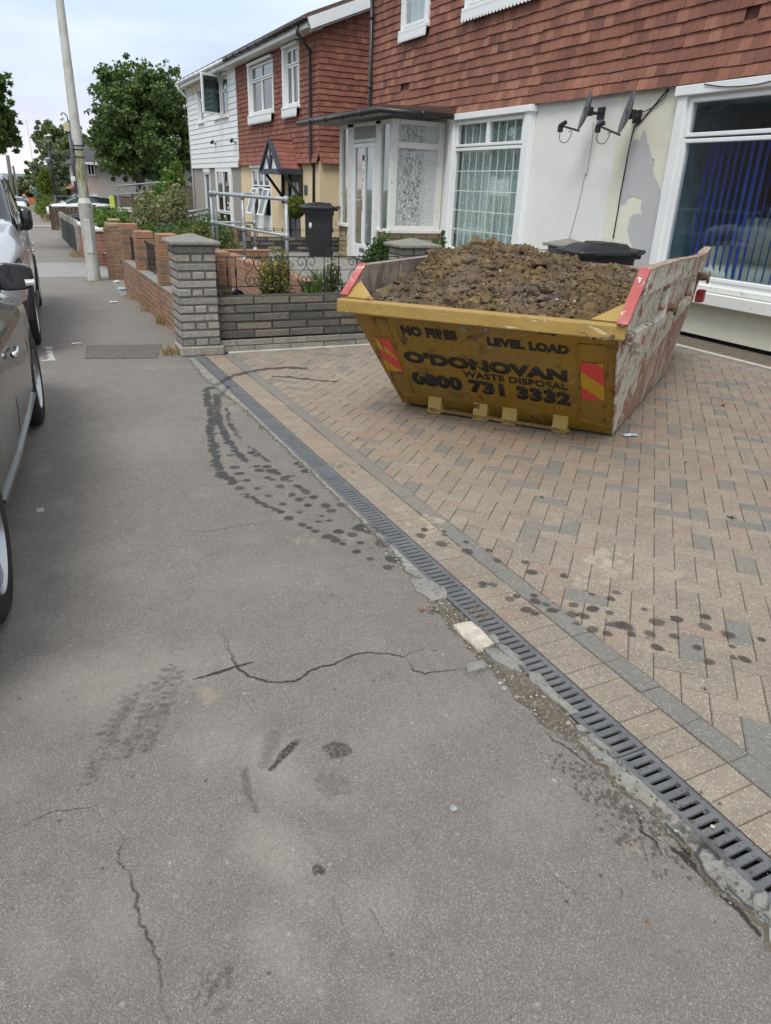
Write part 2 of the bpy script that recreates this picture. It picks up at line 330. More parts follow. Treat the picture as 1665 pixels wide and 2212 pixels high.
# block paving
s = NT('block_paving'); t = s.attr()
c = s.ramp(t[0], [(0, (.215, .175, .138)), (.25, (.255, .208, .163)), (.5, (.295, .240, .185)), (.68, (.28, .205, .16)), (.78, (.265, .172, .14)), (.84, (.225, .195, .168)), (.92, (.165, .163, .155)), (1, (.20, .195, .182))])
c = s.mix(s.rng(s.noise(.8, 4, .6), .35, .75, 0, .5), c, (.33, .28, .215))
c = s.mix(s.rng(s.noise(2.1, 6, .7), .52, .72, 0, .55), c, (.19, .15, .105))
c = s.mix(s.rng(s.noise(9, 6, .75), .42, .75, 0, .6), c, (.15, .132, .112))
c = s.mix(s.rng(s.noise(55, 5, .75), .45, .7, 0, .45), c, (.36, .31, .245))
sp_ = s.vor(260, out=1); q = s.n('ShaderNodeSeparateColor'); s.l(sp_, q.inputs[0])
c = s.mix(s.rng(q.outputs[0], .9, .95, 0, .6), c, (.55, .52, .46)); c = s.mix(s.rng(q.outputs[1], .8, .95, 0, .5), c, (.10, .09, .085))
geo_ = s.n('ShaderNodeNewGeometry'); dist_ = s.n('ShaderNodeVectorMath', operation='DISTANCE'); s.l(geo_.outputs['Position'], dist_.inputs[0]); dist_.inputs[1].default_value = (2.7, 4.2, 0)
c = s.mix(s.math('MULTIPLY', s.rng(dist_.outputs['Value'], .6, 2.0, 1, 0), s.rng(s.noise(2.6, 5, .7), .35, .65, .05, .5)), c, (.28, .185, .10))
c = s.mix(s.rng(t[0], .835, .86, 0, .36), c, (.15, .15, .146))
w_, k_, p_, wp_, d_, g_ = masks(s)
c = s.mix(s.math('MULTIPLY', p_, .6), c, (.50, .42, .30)); c = s.mix(s.math('MULTIPLY', w_, .93), c, (.045, .036, .030))
edge_ = s.noise(30, 6, .8); c = s.mix(s.rng(edge_, .60, .70, 0, .4), c, (.11, .095, .075)); s.col(c); s.rough(s.rng(w_, 0, 1, .88, .6)); s.bump(s.noise(190, 4, .7), .0035, .8)
s = NT('joint_sand'); s.col(s.mix(s.rng(s.noise(7, 4), .35, .65), (.05, .045, .03), (.13, .108, .072))); s.rough(.95); s.bump(s.noise(200, 3), .003)

s = NT('concrete'); c = s.mix(s.rng(s.noise(5, 6, .7), .3, .7), (.20, .20, .19), (.34, .335, .31)); c = s.mix(s.rng(s.noise(1.6, 4), .5, .7, 0, .6), c, (.27, .235, .18))
w_, k_, p_, wp_, d_, g_ = masks(s)
c = s.mix(s.rng(s.noise(60, 3), .55, .68, 0, .5), c, (.09, .085, .075)); c = s.mix(s.rng(s.noise(17, 6, .75), .48, .62, 0, .55), c, (.15, .13, .105)); c = s.mix(s.math('MULTIPLY', w_, .72), c, (.05, .05, .052)); c = s.mix(s.math('MULTIPLY', k_, .9), c, (.03, .03, .03)); c = s.mix(s.math('MULTIPLY', d_, .85), c, (.03, .028, .028))
s.col(c); s.rough(.9); s.bump(s.noise(45, 5, .75), .012, .8)
s = NT('coarse_tarmac'); v = s.vor(75); vc = s.vor(75, out=1); q = s.n('ShaderNodeSeparateColor'); s.l(vc, q.inputs[0]); c = s.mix(q.outputs[0], (.30, .27, .24), (.17, .155, .145)); c = s.mix(s.rng(v, .25, .5, 0, .8), c, (.06, .055, .05)); s.col(c); s.rough(.95); s.bump(v, .006)
simple('pale_concrete', (.48, .46, .41), .9, var=.18, nsc=12, bump=.004, bsc=80, dirt=(.5, (.28, .25, .2)))
simple('garden_path', (.25, .235, .215), .93, var=.25, nsc=7, bump=.008, bsc=60, dirt=(.6, (.14, .125, .11)))
s = NT('grit'); t = s.attr(); s.col(s.ramp(t[0], [(0, (.08, .07, .06)), (.4, (.22, .19, .15)), (.7, (.14, .135, .13)), (1, (.42, .38, .31))])); s.rough(.95)
s = NT('dirt'); s.col(s.mix(s.rng(s.noise(14, 6, .75), .3, .7), (.085, .07, .055), (.23, .19, .14))); s.rough(.97); s.bump(s.noise(70, 5, .8), .012)
s = NT('grass_ground'); s.col(s.mix(s.rng(s.noise(1.2, 6, .75), .35, .65), (.07, .09, .03), (.2, .17, .08))); s.rough(.97); s.bump(s.noise(20, 5, .8), .05)
simple('road_tar', (.13, .125, .12), .9, var=.2, nsc=2, bump=.004, bsc=120)

# bricks, tiles
def brickmat(name, stops, mort, nscale=40, bump=.006, dark=None):
    s = NT(name); t = s.attr(); c = s.ramp(t[0], stops)
    c = s.mix(s.rng(s.noise(nscale, 5, .7), .42, .72, 0, .5), c, dark or tuple(v*.45 for v in stops[0][1]))
    c = s.mix(s.rng(s.noise(2.2, 5, .7), .46, .72, 0, .55), c, tuple(v*.5 for v in stops[1][1])); c = s.mix(s.rng(s.noise(13, 6, .8), .58, .66, 0, .4), c, tuple(min(1, v*1.4) for v in stops[2][1]))
    c = s.mix(t[1], c, mort); s.col(c); s.rough(.9); s.bump(s.noise(nscale*1.4, 5, .75), bump); return s.m
brickmat('grey_stone', [(0, (.27, .26, .24)), (.5, (.38, .362, .325)), (.85, (.40, .38, .34)), (1, (.48, .43, .34))], (.13, .12, .11), 34, .016, (.07, .068, .062))
brickmat('dark_stone', [(0, (.12, .115, .105)), (.5, (.195, .185, .162)), (.8, (.26, .23, .18)), (1, (.31, .255, .18))], (.06, .055, .05), 30, .016, (.035, .03, .026))
brickmat('brown_brick', [(0, (.20, .14, .085)), (.4, (.27, .155, .09)), (.7, (.37, .17, .10)), (1, (.13, .115, .085))], (.40, .34, .26), 50, .004)
brickmat('orange_brick', [(0, (.24, .145, .09)), (.4, (.31, .175, .105)), (.7, (.38, .20, .13)), (1, (.20, .13, .09))], (.36, .31, .25), 60, .003)
brickmat('red_brick', [(0, (.25, .09, .065)), (.4, (.31, .12, .085)), (.7, (.36, .15, .10)), (1, (.2, .085, .065))], (.42, .38, .32), 60, .003)
brickmat('yellow_brick', [(0, (.34, .27, .15)), (.4, (.42, .33, .19)), (.7, (.48, .38, .22)), (1, (.3, .235, .14))], (.14, .12, .09), 60, .005)
def tilemat(name, a, b, c3):
    s = NT(name); t = s.attr(); c = s.ramp(t[0], [(0, a), (.6, b), (1, c3)])
    st = s.noise(1, 4, .6, vec=s.co((30, 30, 3)))
    c = s.mix(s.rng(st, .52, .75, 0, .55), c, tuple(v*.42 for v in a)); c = s.mix(s.rng(s.noise(.9, 5), .45, .75, 0, .3), c, c3)
    c = s.mix(s.rng(s.noise(45, 4), .6, .75, 0, .25), c, (.45, .27, .2))
    s.col(c); s.rough(.82); s.bump(s.noise(80, 4, .7), .003); return s.m
tilemat('clay_tile', (.150, .060, .043), (.25, .100, .067), (.33, .15, .10))
tilemat('clay_tile_old', (.165, .060, .043), (.25, .092, .062), (.31, .125, .083))
tilemat('canopy_tile', (.18, .065, .048), (.245, .088, .064), (.29, .115, .085))
simple('clay_back', (.13, .058, .045), .9, var=.3, nsc=12); simple('roof_brown', (.115, .075, .055), .9, var=.3, nsc=20, bump=.01, bsc=60)
simple('roof_dark', (.06, .06, .065), .85, var=.3, nsc=10, bump=.01, bsc=40)

# renders, paints
def rendermat(name, c, bumpd=.012, sc=55, spots_=None):
    s = NT(name); cc = s.mix(s.rng(s.noise(1.1, 5), .35, .65), tuple(v*.93 for v in c), c)
    cc = s.mix(s.rng(s.noise(14, 6, .75), .60, .78, 0, .25), cc, tuple(v*.72 for v in c))
    if spots_: cc = s.mix(s.rng(s.vor(130), .1, .35, .75, 0), cc, spots_)
    s.col(cc); s.rough(.88); s.bump(s.noise(sc, 5, .7), bumpd, .9); return s.m
rendermat('white_render', (.80, .80, .77)); rendermat('cream_render', (.78, .76, .65)); rendermat('grey_patch', (.50, .50, .515), .008)
rendermat('magnolia', (.74, .60, .39), .004, 90); rendermat('pebbledash', (.36, .33, .305), .02, 90, (.16, .14, .12)); rendermat('pinkish_render', (.52, .43, .38), .01)
rendermat('gable_grey', (.42, .39, .37), .01)
def upvc(name, c=(.80, .81, .82), peel=0.):
    s = NT(name); cc = s.mix(s.rng(s.noise(3, 4), .3, .7), tuple(v*.94 for v in c), c)
    if peel: cc = s.mix(s.rng(s.noise(11, 6, .75, dist=.6), .61, .64, 0, peel), cc, (.22, .20, .18))
    s.col(cc); s.rough(.42 if not peel else .6); return s.m
upvc('white_frame'); upvc('old_white_paint', (.72, .72, .69), .75); upvc('white_board', (.80, .82, .83)); upvc('cream_lead', (.72, .74, .64))
simple('black_gloss', (.012, .012, .014), .12, coat=.6); simple('black_plastic', (.018, .018, .02), .42, var=.15, nsc=8); simple('black_iron', (.016, .016, .018), .5, var=.3, nsc=30)
simple('bin_plastic', (.020, .022, .026), .48, var=.3, nsc=14, bump=.001, bsc=200)
simple('dark_blue_paint', (.045, .05, .075), .5, var=.1); simple('charcoal_door', (.085, .085, .10), .45, var=.1)
simple('galvanised', (.36, .39, .42), .48, metal=.35, var=.15, nsc=14, dirt=(.4, (.22, .23, .24)))
simple('chrome', (.75, .75, .76), .15, metal=1., var=.05); simple('lead_grey', (.13, .135, .15), .6, var=.2)
simple('hose_black', (.012, .012, .013), .35, var=.2)
simple('litter_white', (.75, .77, .78), .7, var=.1); simple('litter_blue', (.45, .58, .68), .6, var=.2); simple('dry_leaf', (.34, .17, .07), .85, var=.4, nsc=40)
simple('stone_grey', (.30, .31, .31), .85, var=.3, nsc=30, bump=.004, bsc=80); simple('white_stone', (.52, .47, .39), .9, var=.3, nsc=22, bump=.012, bsc=60, dirt=(.7, (.30, .25, .19)))
s = NT('grate_plastic'); w_, k_, p_, wp_, d_, g_ = masks(s)
c = s.mix(s.rng(s.noise(6, 5, .7), .35, .7), (.095, .098, .105), (.155, .158, .165)); c = s.mix(s.rng(s.noise(30, 5, .8), .55, .75, 0, .45), c, (.24, .225, .2))
dm = s.n('ShaderNodeTexVoronoi'); dm.inputs['Scale'].default_value = 38; dm.inputs['Randomness'].default_value = .25; s.l(s.tc.outputs['Object'], dm.inputs[0])
c = s.mix(s.rng(dm.outputs[0], .10, .16, .5, 0), c, (.05, .05, .055)); c = s.mix(s.math('MULTIPLY', w_, .8), c, (.022, .022, .025)); c = s.mix(s.math('MULTIPLY', d_, .5), c, (.03, .028, .025)); s.col(c); s.rough(s.rng(w_, 0, 1, .55, .3))
simple('channel_black', (.008, .008, .009), .7)

# glass
def glass(name, tint=(.9, .95, .95), refl=.06, trans=.75, dark=(.02, .025, .03)):
    m = bpy.data.materials.new(name); m.use_nodes = True; t = m.node_tree; t.nodes.clear(); MATS[name] = m
    o = t.nodes.new('ShaderNodeOutputMaterial'); tr = t.nodes.new('ShaderNodeBsdfTransparent'); tr.inputs[0].default_value = (*[v*trans for v in tint], 1)
    gl = t.nodes.new('ShaderNodeBsdfGlossy'); gl.inputs['Roughness'].default_value = .015; lw = t.nodes.new('ShaderNodeLayerWeight'); lw.inputs[0].default_value = .5; fr = t.nodes.new('ShaderNodeMath'); fr.operation = 'POWER'; fr.inputs[1].default_value = 3.5; t.links.new(lw.outputs['Facing'], fr.inputs[0])
    ad = t.nodes.new('ShaderNodeMath'); ad.operation = 'ADD'; ad.inputs[1].default_value = refl; ad.use_clamp = True; t.links.new(fr.outputs[0], ad.inputs[0])
    nz_ = t.nodes.new('ShaderNodeTexNoise'); nz_.inputs['Scale'].default_value = 1.2; bp = t.nodes.new('ShaderNodeBump'); bp.inputs['Distance'].default_value = .004; t.links.new(nz_.outputs[0], bp.inputs['Height']); t.links.new(bp.outputs[0], gl.inputs['Normal'])
    mx = t.nodes.new('ShaderNodeMixShader'); t.links.new(ad.outputs[0], mx.inputs[0]); t.links.new(tr.outputs[0], mx.inputs[1]); t.links.new(gl.outputs[0], mx.inputs[2]); t.links.new(mx.outputs[0], o.inputs[0]); return m
glass('window_glass', refl=.075, trans=.95); glass('car_glass', (.55, .68, .70), .08, .55); glass('dark_window', (.5, .55, .6), .12, .35)
s = NT('mottled_glass'); v = s.vor(17, vec=s.co((1, 1.9, 1)), rnd=.8); v2 = s.noise(13, 3, .55, vec=s.co((1.4, 1.6, .6)), dist=1.6)
sx_ = s.n('ShaderNodeSeparateXYZ'); s.l(s.tc.outputs['Object'], sx_.inputs[0]); fade = s.math('MULTIPLY', s.rng(sx_.outputs[0], 6.72, 6.86, 1, 0), s.rng(sx_.outputs[0], 6.2, 6.45, .35, 1))
c = s.mix(s.math('MULTIPLY', s.rng(v2, .42, .56), fade), (.48, .49, .48), (.09, .10, .115)); c = s.mix(s.math('MULTIPLY', s.rng(v, .1, .5), .4), c, (.66, .68, .68)); s.col(c); s.rough(.22); s.bump(v, .01)
s = NT('lace'); wv = s.n('ShaderNodeTexWave'); wv.bands_direction = 'Y'; wv.inputs['Scale'].default_value = 3.2; wv.inputs['Distortion'].default_value = 2.; wv.inputs['Detail Scale'].default_value = .6; s.l(s.tc.outputs['Object'], wv.inputs[0])
lf = s.noise(11, 2, .5, vec=s.co((1, 1.9, .8)), dist=3.0)
c = s.mix(s.rng(wv.outputs[1], .2, .9), (.46, .55, .56), (.80, .86, .86)); c = s.mix(s.rng(lf, .49, .56, 0, .85), c, (.95, .97, .97)); s.col(c); s.rough(.9)
simple('room_blue', (.28, .42, .52), .95, var=.2); simple('blind_blue', (.03, .11, .55), .7, var=.1); simple('room_dark', (.11, .13, .16), .95, var=.3); simple('room_teal', (.16, .27, .29), .95, var=.1); simple('sofa_cream', (.85, .82, .70), .8, var=.1, bump=.01, bsc=12); simple('curtain_blue', (.04, .08, .26), .9, var=.4, nsc=3)
simple('wood_red', (.18, .04, .03), .6, var=.2)
simple('bag_white', (.68, .72, .73), .5, var=.15, nsc=9); simple('box_blue', (.05, .13, .45), .6, var=.1); simple('box_green', (.06, .28, .22), .6, var=.1)
# skip paints
def peel(name, base, spec_list, rough=.55, bump=.003, dirt=None):
    s = NT(name); c = s.mix(s.rng(s.noise(3, 5, .7), .3, .7), tuple(v*.86 for v in base), base); m = None
    for (sc, lo, hi, colr, vecscale, dist) in spec_list:
        n = s.noise(sc, 7, .68, vec=s.co(vecscale), dist=dist); f = s.rng(n, lo, hi); c = s.mix(f, c, colr); m = f if m is None else s.math('MAXIMUM', m, f)
    if dirt: c = s.mix(s.rng(s.noise(1.5, 5, .6), .4, .7, 0, dirt[0]), c, dirt[1])
    s.col(c); s.rough(rough); s.bump(s.math('ADD', s.math('MULTIPLY', s.noise(2.2, 3), 9.), s.math('SUBTRACT', s.noise(25, 4), s.math('MULTIPLY', m, 1.2))), bump); return s.m
peel('skip_yellow', (.36, .205, .022), [(5, .62, .64, (.10, .045, .02), (1, 1, 1), .6), (9, .70, .715, (.50, .44, .30), (1, 1, 1), .8), (6, .58, .66, (.19, .10, .03), (1.8, 1.8, .22), .3), (2.1, .52, .80, (.27, .21, .11), (1, 1, .6), .2), (6, .50, .75, (.24, .14, .02), (1, 1, .5), .4), (16, .60, .62, (.42, .30, .10), (1, 1, 1), .6), (14, .72, .73, (.035, .02, .015), (1, 1, 1), .3)], dirt=(.6, (.22, .145, .05)))
peel('skip_yellow_rim', (.38, .245, .065), [(7, .60, .64, (.55, .46, .24), (1, 1, 3), .8), (9, .64, .66, (.26, .12, .05), (1, 1, 2), .6), (5, .70, .72, (.42, .10, .08), (1, 1, 1), .3)], dirt=(.3, (.45, .3, .12)))
peel('rust_yellow', (.34, .22, .06), [(9, .5, .55, (.2, .12, .06), (1, 1, 1), .6), (6, .62, .65, (.5, .4, .2), (1, 1, 1), .6)])
peel('skip_yellow_pale', (.52, .36, .11), [(9, .6, .63, (.12, .06, .03), (1, 1, 1), .6), (6, .66, .68, (.6, .55, .42), (1, 1, 1), .6)])
peel('skip_white', (.60, .59, .52), [(5, .56, .575, (.24, .085, .05), (1.1, 1.1, .8), .7), (11, .59, .60, (.36, .07, .06), (1.2, 1.2, .7), .6), (9, .60, .615, (.17, .095, .05), (1, 1, .8), .6), (4.2, .64, .68, (.10, .11, .12), (1.6, 1.6, .5), .4), (24, .60, .62, (.30, .2, .13), (1, 1, 1), .4)], dirt=(.25, (.40, .33, .24)))
peel('skip_white_low', (.34, .155, .115), [(3.4, .50, .56, (.44, .37, .31), (1.3, 1.3, .6), .8), (5.4, .57, .62, (.12, .10, .10), (1.6, 1.6, .5), .6), (12, .58, .61, (.28, .07, .055), (1, 1, .6), .6), (20, .58, .6, (.5, .45, .4), (1, 1, .7), .5)], dirt=(.5, (.35, .26, .19)))
peel('skip_red', (.42, .085, .08), [(14, .58, .60, (.60, .46, .42), (1, 1, 1), .6), (3, .45, .7, (.55, .25, .22), (1, 1, 1), .4), (9, .66, .68, (.22, .1, .07), (1, 1, 1), .6)])
peel('skip_red_dark', (.30, .03, .03), [(7, .66, .68, (.5, .4, .35), (1, 1, 1), .6), (5, .64, .66, (.12, .05, .04), (1, 1, 1), .4)])
peel('skip_inside', (.30, .255, .225), [(6, .5, .6, (.17, .125, .1), (1, 1, .5), .6), (3, .6, .62, (.42, .37, .33), (1, 1, .5), .5)])
peel('skip_dusty', (.42, .33, .25), [(5, .52, .56, (.30, .12, .09), (1, 1, 1), .8), (9, .60, .63, (.55, .50, .42), (1, 1, 1), .6)])
peel('reflector_red', (.75, .07, .07), [(12, .70, .72, (.5, .3, .2), (1, 1, 1), .4)], rough=.35); peel('reflector_yellow', (.62, .36, .02), [(12, .70, .72, (.5, .4, .3), (1, 1, 1), .4)], rough=.35)
s = NT('stencil'); f = s.math('MAXIMUM', s.rng(s.noise(37, 6, .75, dist=.8), .645, .665), s.rng(s.noise(5, 3, .6), .66, .70, 0, .7)); c = s.mix(f, (.022, .022, .02), (.40, .25, .03)); s.col(c); s.rough(.7)
simple('rust_metal', (.16, .10, .06), .85, var=.4, nsc=16, bump=.004, bsc=60)
s = NT('weld_yellow'); s.col(s.mix(s.rng(s.noise(14, 5), .5, .62), (.36, .21, .03), (.09, .045, .02))); s.rough(.6)
s = NT('soil'); n1 = s.noise(6, 7, .7); n2 = s.noise(55, 5, .7)
c = s.mix(s.rng(n1, .35, .65), (.070, .046, .024), (.20, .135, .060)); c = s.mix(s.rng(s.noise(1.5, 4), .45, .62), c, (.15, .115, .085)); c = s.mix(s.rng(n2, .55, .75, 0, .7), c, (.055, .038, .022)); c = s.mix(s.rng(s.noise(10, 5, .7), .54, .66, 0, .75), c, (.30, .205, .10)); c = s.mix(s.rng(s.noise(3.3, 5, .7), .52, .66, 0, .6), c, (.055, .037, .022))
s.col(c); s.rough(.95); s.bump(n2, .012)
# foliage
def leafmat(name, dark, mid, light):
    s = NT(name); t = s.attr(); c = s.ramp(t[0], [(0, dark), (.5, mid), (1, light)]); s.col(c); s.rough(.55)
    s.b.inputs['Specular IOR Level'].default_value = .3; s.b.inputs['Subsurface Weight'].default_value = 0
    tl = s.n('ShaderNodeBsdfTranslucent'); s.l(c, tl.inputs[0]); mx = s.n('ShaderNodeMixShader'); mx.inputs[0].default_value = .3
    s.l(s.b.outputs[0], mx.inputs[1]); s.l(tl.outputs[0], mx.inputs[2]); s.l(mx.outputs[0], s.o.inputs[0]); return s.m
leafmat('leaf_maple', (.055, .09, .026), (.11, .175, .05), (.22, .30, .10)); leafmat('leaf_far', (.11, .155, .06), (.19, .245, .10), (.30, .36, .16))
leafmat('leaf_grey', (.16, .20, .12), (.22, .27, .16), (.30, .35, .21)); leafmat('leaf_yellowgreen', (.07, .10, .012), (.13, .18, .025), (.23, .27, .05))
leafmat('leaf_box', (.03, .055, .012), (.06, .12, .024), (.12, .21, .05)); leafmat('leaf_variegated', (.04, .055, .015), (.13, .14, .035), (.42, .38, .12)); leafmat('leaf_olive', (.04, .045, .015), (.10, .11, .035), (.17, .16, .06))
leafmat('leaf_bright', (.06, .11, .02), (.13, .22, .045), (.25, .36, .09)); leafmat('dry_grass', (.20, .15, .07), (.36, .27, .12), (.5, .40, .20)); leafmat('leaf_buddleia', (.12, .15, .06), (.25, .26, .12), (.55, .50, .34))
leafmat('topiary_leaf', (.07, .10, .012), (.14, .18, .02), (.26, .29, .05)); leafmat('leaf_fresh', (.04, .075, .015), (.08, .14, .03), (.16, .24, .06))
simple('bark', (.10, .085, .065), .95, var=.3, nsc=12, bump=.02, bsc=30)
# cars, posts
def carpaint(name, c, metal=.5, dirtf=.0):
    s = NT(name); cc = s.mix(s.rng(s.noise(1.7, 4), .3, .7), tuple(v*.92 for v in c), c)
    if dirtf: cc = s.mix(s.rng(s.noise(7, 6, .7, dist=1.), .45, .7, 0, dirtf), cc, (.24, .24, .22))
    s.col(cc); s.rough(.34 if not dirtf else .4); s.b.inputs['Metallic'].default_value = metal; s.b.inputs['Coat Weight'].default_value = .8; s.b.inputs['Coat Roughness'].default_value = .06; return s.m
carpaint('paint_silver', (.56, .57, .61), .45); carpaint('paint_grey', (.075, .080, .080), .15, .3); carpaint('paint_white', (.72, .73, .75), .1); carpaint('paint_dark', (.04, .045, .05), .3)
simple('tyre_rubber', (.016, .016, .017), .75, var=.25, nsc=20, bump=.004, bsc=60); simple('alloy', (.42, .43, .45), .3, metal=.9, var=.1)
glass('headlamp_glass', (.95, .97, 1), .12, .9); simple('car_trim', (.025, .025, .028), .55); simple('lamp_amber', (.7, .45, .2), .2); simple('lamp_clear', (.78, .78, .76), .12, metal=.3)
s = NT('post_white'); c = s.mix(s.rng(s.noise(5, 6, .75), .42, .68, 0, .75), (.56, .565, .54), (.36, .36, .30)); c = s.mix(s.rng(s.noise(8, 6, .75, vec=s.co((1, 1, .35))), .57, .66, 0, .7), c, (.17, .15, .11)); s.col(c); s.rough(.6)
s = NT('post_mossy'); c = s.mix(s.rng(s.noise(7, 6, .75, vec=s.co((1, 1, .3))), .40, .6), (.46, .46, .38), (.17, .15, .055)); s.col(c); s.rough(.8)
simple('post_grey', (.085, .10, .14), .5, var=.08); simple('post_black', (.018, .02, .024), .45); simple('box_cream', (.60, .52, .34), .6); simple('sign_white', (.78, .78, .75), .5); simple('sign_black', (.02, .02, .02), .6)
simple('fence_wood', (.155, .125, .10), .9, var=.3, nsc=8, bump=.004, bsc=60); simple('fence_wood_dark', (.095, .07, .05), .9, var=.3, nsc=8); simple('fence_panel_black', (.02, .02, .022), .8); simple('fence_concrete', (.30, .31, .27), .9, var=.25, nsc=6)
simple('wood_pole', (.13, .12, .105), .9); simple('orange_van', (.52, .12, .04), .5); simple('hivis', (.62, .75, .12), .5); simple('sign_blue', (.03, .12, .4), .5)
simple('shirt_white', (.72, .74, .78), .9); simple('trouser_black', (.02, .02, .022), .9); simple('skin', (.45, .29, .21), .6); simple('hair_grey', (.25, .24, .23), .9)
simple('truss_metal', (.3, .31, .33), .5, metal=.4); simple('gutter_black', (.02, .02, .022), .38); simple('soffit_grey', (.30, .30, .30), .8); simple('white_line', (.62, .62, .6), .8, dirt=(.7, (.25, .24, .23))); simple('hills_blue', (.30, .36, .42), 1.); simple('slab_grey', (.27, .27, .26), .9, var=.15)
simple('slab_pink', (.42, .32, .26), .9, var=.15); simple('damp_black', (.02, .02, .022), .8); simple('bunting', (.55, .5, .38), .9, var=.3, nsc=30)

# ------------------------------------------------------------------ mesh helpers
class MB:
    def __init__(s): s.v = []; s.f = []; s.mi = []; s.t = []
    def add(s, vs, fs, mi=0, tint=None):
        b = len(s.v); s.v += [tuple(v) for v in vs]; s.f += [tuple(i+b for i in f) for f in fs]; s.mi += [mi]*len(fs)
        if tint is None: tint = (random.random(), 0, 0)
        s.t += [tint]*len(fs)
    def box(s, x0, x1, y0, y1, z0, z1, mi=0, tint=None, ch=0., M=None, jit=0.):
        if ch <= 0:
            vs = [(x, y, z) for x in (x0, x1) for y in (y0, y1) for z in (z0, z1)]
            fs = [(0, 1, 3, 2), (4, 6, 7, 5), (0, 4, 5, 1), (2, 3, 7, 6), (0, 2, 6, 4), (1, 5, 7, 3)]
        else:
            c = min(ch, (x1-x0)*.45, (y1-y0)*.45, (z1-z0)*.45); vs = []; idx = {}
            for i, (sx, x) in enumerate(((1, x0), (-1, x1))):
                for j, (sy, y) in enumerate(((1, y0), (-1, y1))):
                    for k, (sz, z) in enumerate(((1, z0), (-1, z1))):
                        for ax in range(3):
                            p = [x+sx*c, y+sy*c, z+sz*c]; p[ax] = (x, y, z)[ax]; idx[(i, j, k, ax)] = len(vs); vs.append(tuple(p))
            fs = []
            def q(*a): fs.append(tuple(idx[w] for w in a))
            for i in (0, 1): q((i,0,0,0), (i,0,1,0), (i,1,1,0), (i,1,0,0)) if i == 0 else q((i,0,0,0), (i,1,0,0), (i,1,1,0), (i,0,1,0))
            for j in (0, 1): q((0,j,0,1), (1,j,0,1), (1,j,1,1), (0,j,1,1)) if j == 0 else q((0,j,0,1), (0,j,1,1), (1,j,1,1), (1,j,0,1))
            for k in (0, 1): q((0,0,k,2), (0,1,k,2), (1,1,k,2), (1,0,k,2)) if k == 0 else q((0,0,k,2), (1,0,k,2), (1,1,k,2), (0,1,k,2))
            for i in (0, 1):
                for j in (0, 1): q((i,j,0,0), (i,j,1,0), (i,j,1,1), (i,j,0,1))
                for k in (0, 1): q((i,0,k,0), (i,1,k,0), (i,1,k,2), (i,0,k,2))
            for j in (0, 1):
                for k in (0, 1): q((0,j,k,1), (1,j,k,1), (1,j,k,2), (0,j,k,2))
            for i in (0, 1):
                for j in (0, 1):
                    for k in (0, 1): q((i,j,k,0), (i,j,k,1), (i,j,k,2))
        if jit: vs = [(v[0]+random.uniform(-jit, jit), v[1]+random.uniform(-jit, jit), v[2]+random.uniform(-jit, jit)) for v in vs]
        if M is not None: vs = [tuple(M @ Vector(v)) for v in vs]
        s.add(vs, fs, mi, tint)
    def quad(s, a, b, c, d, mi=0, tint=None): s.add([a, b, c, d], [(0, 1, 2, 3)], mi, tint)
    def prism(s, poly, z0, z1, mi=0, tint=None, ch=0., zf=None):
        n = len(poly); cx = sum(p[0] for p in poly)/n; cy = sum(p[1] for p in poly)/n
        def ins(p, c):
            d = math.hypot(p[0]-cx, p[1]-cy) or 1; k = max(.3, 1-c*1.4/d); return (cx+(p[0]-cx)*k, cy+(p[1]-cy)*k)
        dz = (lambda x, y: 0) if zf is None else zf
        if ch > 0:
            vs = [(x, y, z0+dz(x, y)) for x, y in poly]+[(x, y, z1-ch+dz(x, y)) for x, y in poly]+[(*ins(p, ch), z1+dz(*p)) for p in poly]
            fs = [tuple(2*n+i for i in range(n))]+[(i, (i+1) % n, n+(i+1) % n, n+i) for i in range(n)]+[(n+i, n+(i+1) % n, 2*n+(i+1) % n, 2*n+i) for i in range(n)]
        else:
            vs = [(x, y, z0+dz(x, y)) for x, y in poly]+[(x, y, z1+dz(x, y)) for x, y in poly]
            fs = [tuple(n+i for i in range(n)), tuple(reversed(range(n)))]+[(i, (i+1) % n, n+(i+1) % n, n+i) for i in range(n)]
        s.add(vs, fs, mi, tint)
    def tube(s, pts, r, seg=8, mi=0, tint=None, cap=True, r1=None):
        pts = [Vector(p) for p in pts]; n = len(pts); vs = []; prev = None
        for i, p in enumerate(pts):
            d = (pts[min(i+1, n-1)]-pts[max(i-1, 0)]).normalized()
            if prev is None:
                u = d.orthogonal().normalized()
            else:
                u = (prev-d*prev.dot(d)).normalized()
            prev = u; w = d.cross(u); rr = r if r1 is None else r+(r1-r)*i/(n-1)
            if isinstance(r, (list, tuple)): rr = r[i]
            for k in range(seg):
                a = 2*math.pi*k/seg; vs.append(tuple(p+u*(rr*math.cos(a))+w*(rr*math.sin(a))))
        fs = [(i*seg+k, i*seg+(k+1) % seg, (i+1)*seg+(k+1) % seg, (i+1)*seg+k) for i in range(n-1) for k in range(seg)]
        if cap: fs += [tuple(reversed(range(seg))), tuple((n-1)*seg+k for k in range(seg))]
        s.add(vs, fs, mi, tint)
    def lathe(s, prof, seg=24, mi=0, M=None, tint=None):
        vs = []; n = len(prof)
        for r, z in prof:
            for k in range(seg):
                a = 2*math.pi*k/seg; v = Vector((r*math.cos(a), r*math.sin(a), z)); vs.append(tuple(M @ v if M is not None else v))
        fs = [(i*seg+k, i*seg+(k+1) % seg, (i+1)*seg+(k+1) % seg, (i+1)*seg+k) for i in range(n-1) for k in range(seg)]
        s.add(vs, fs, mi, tint)
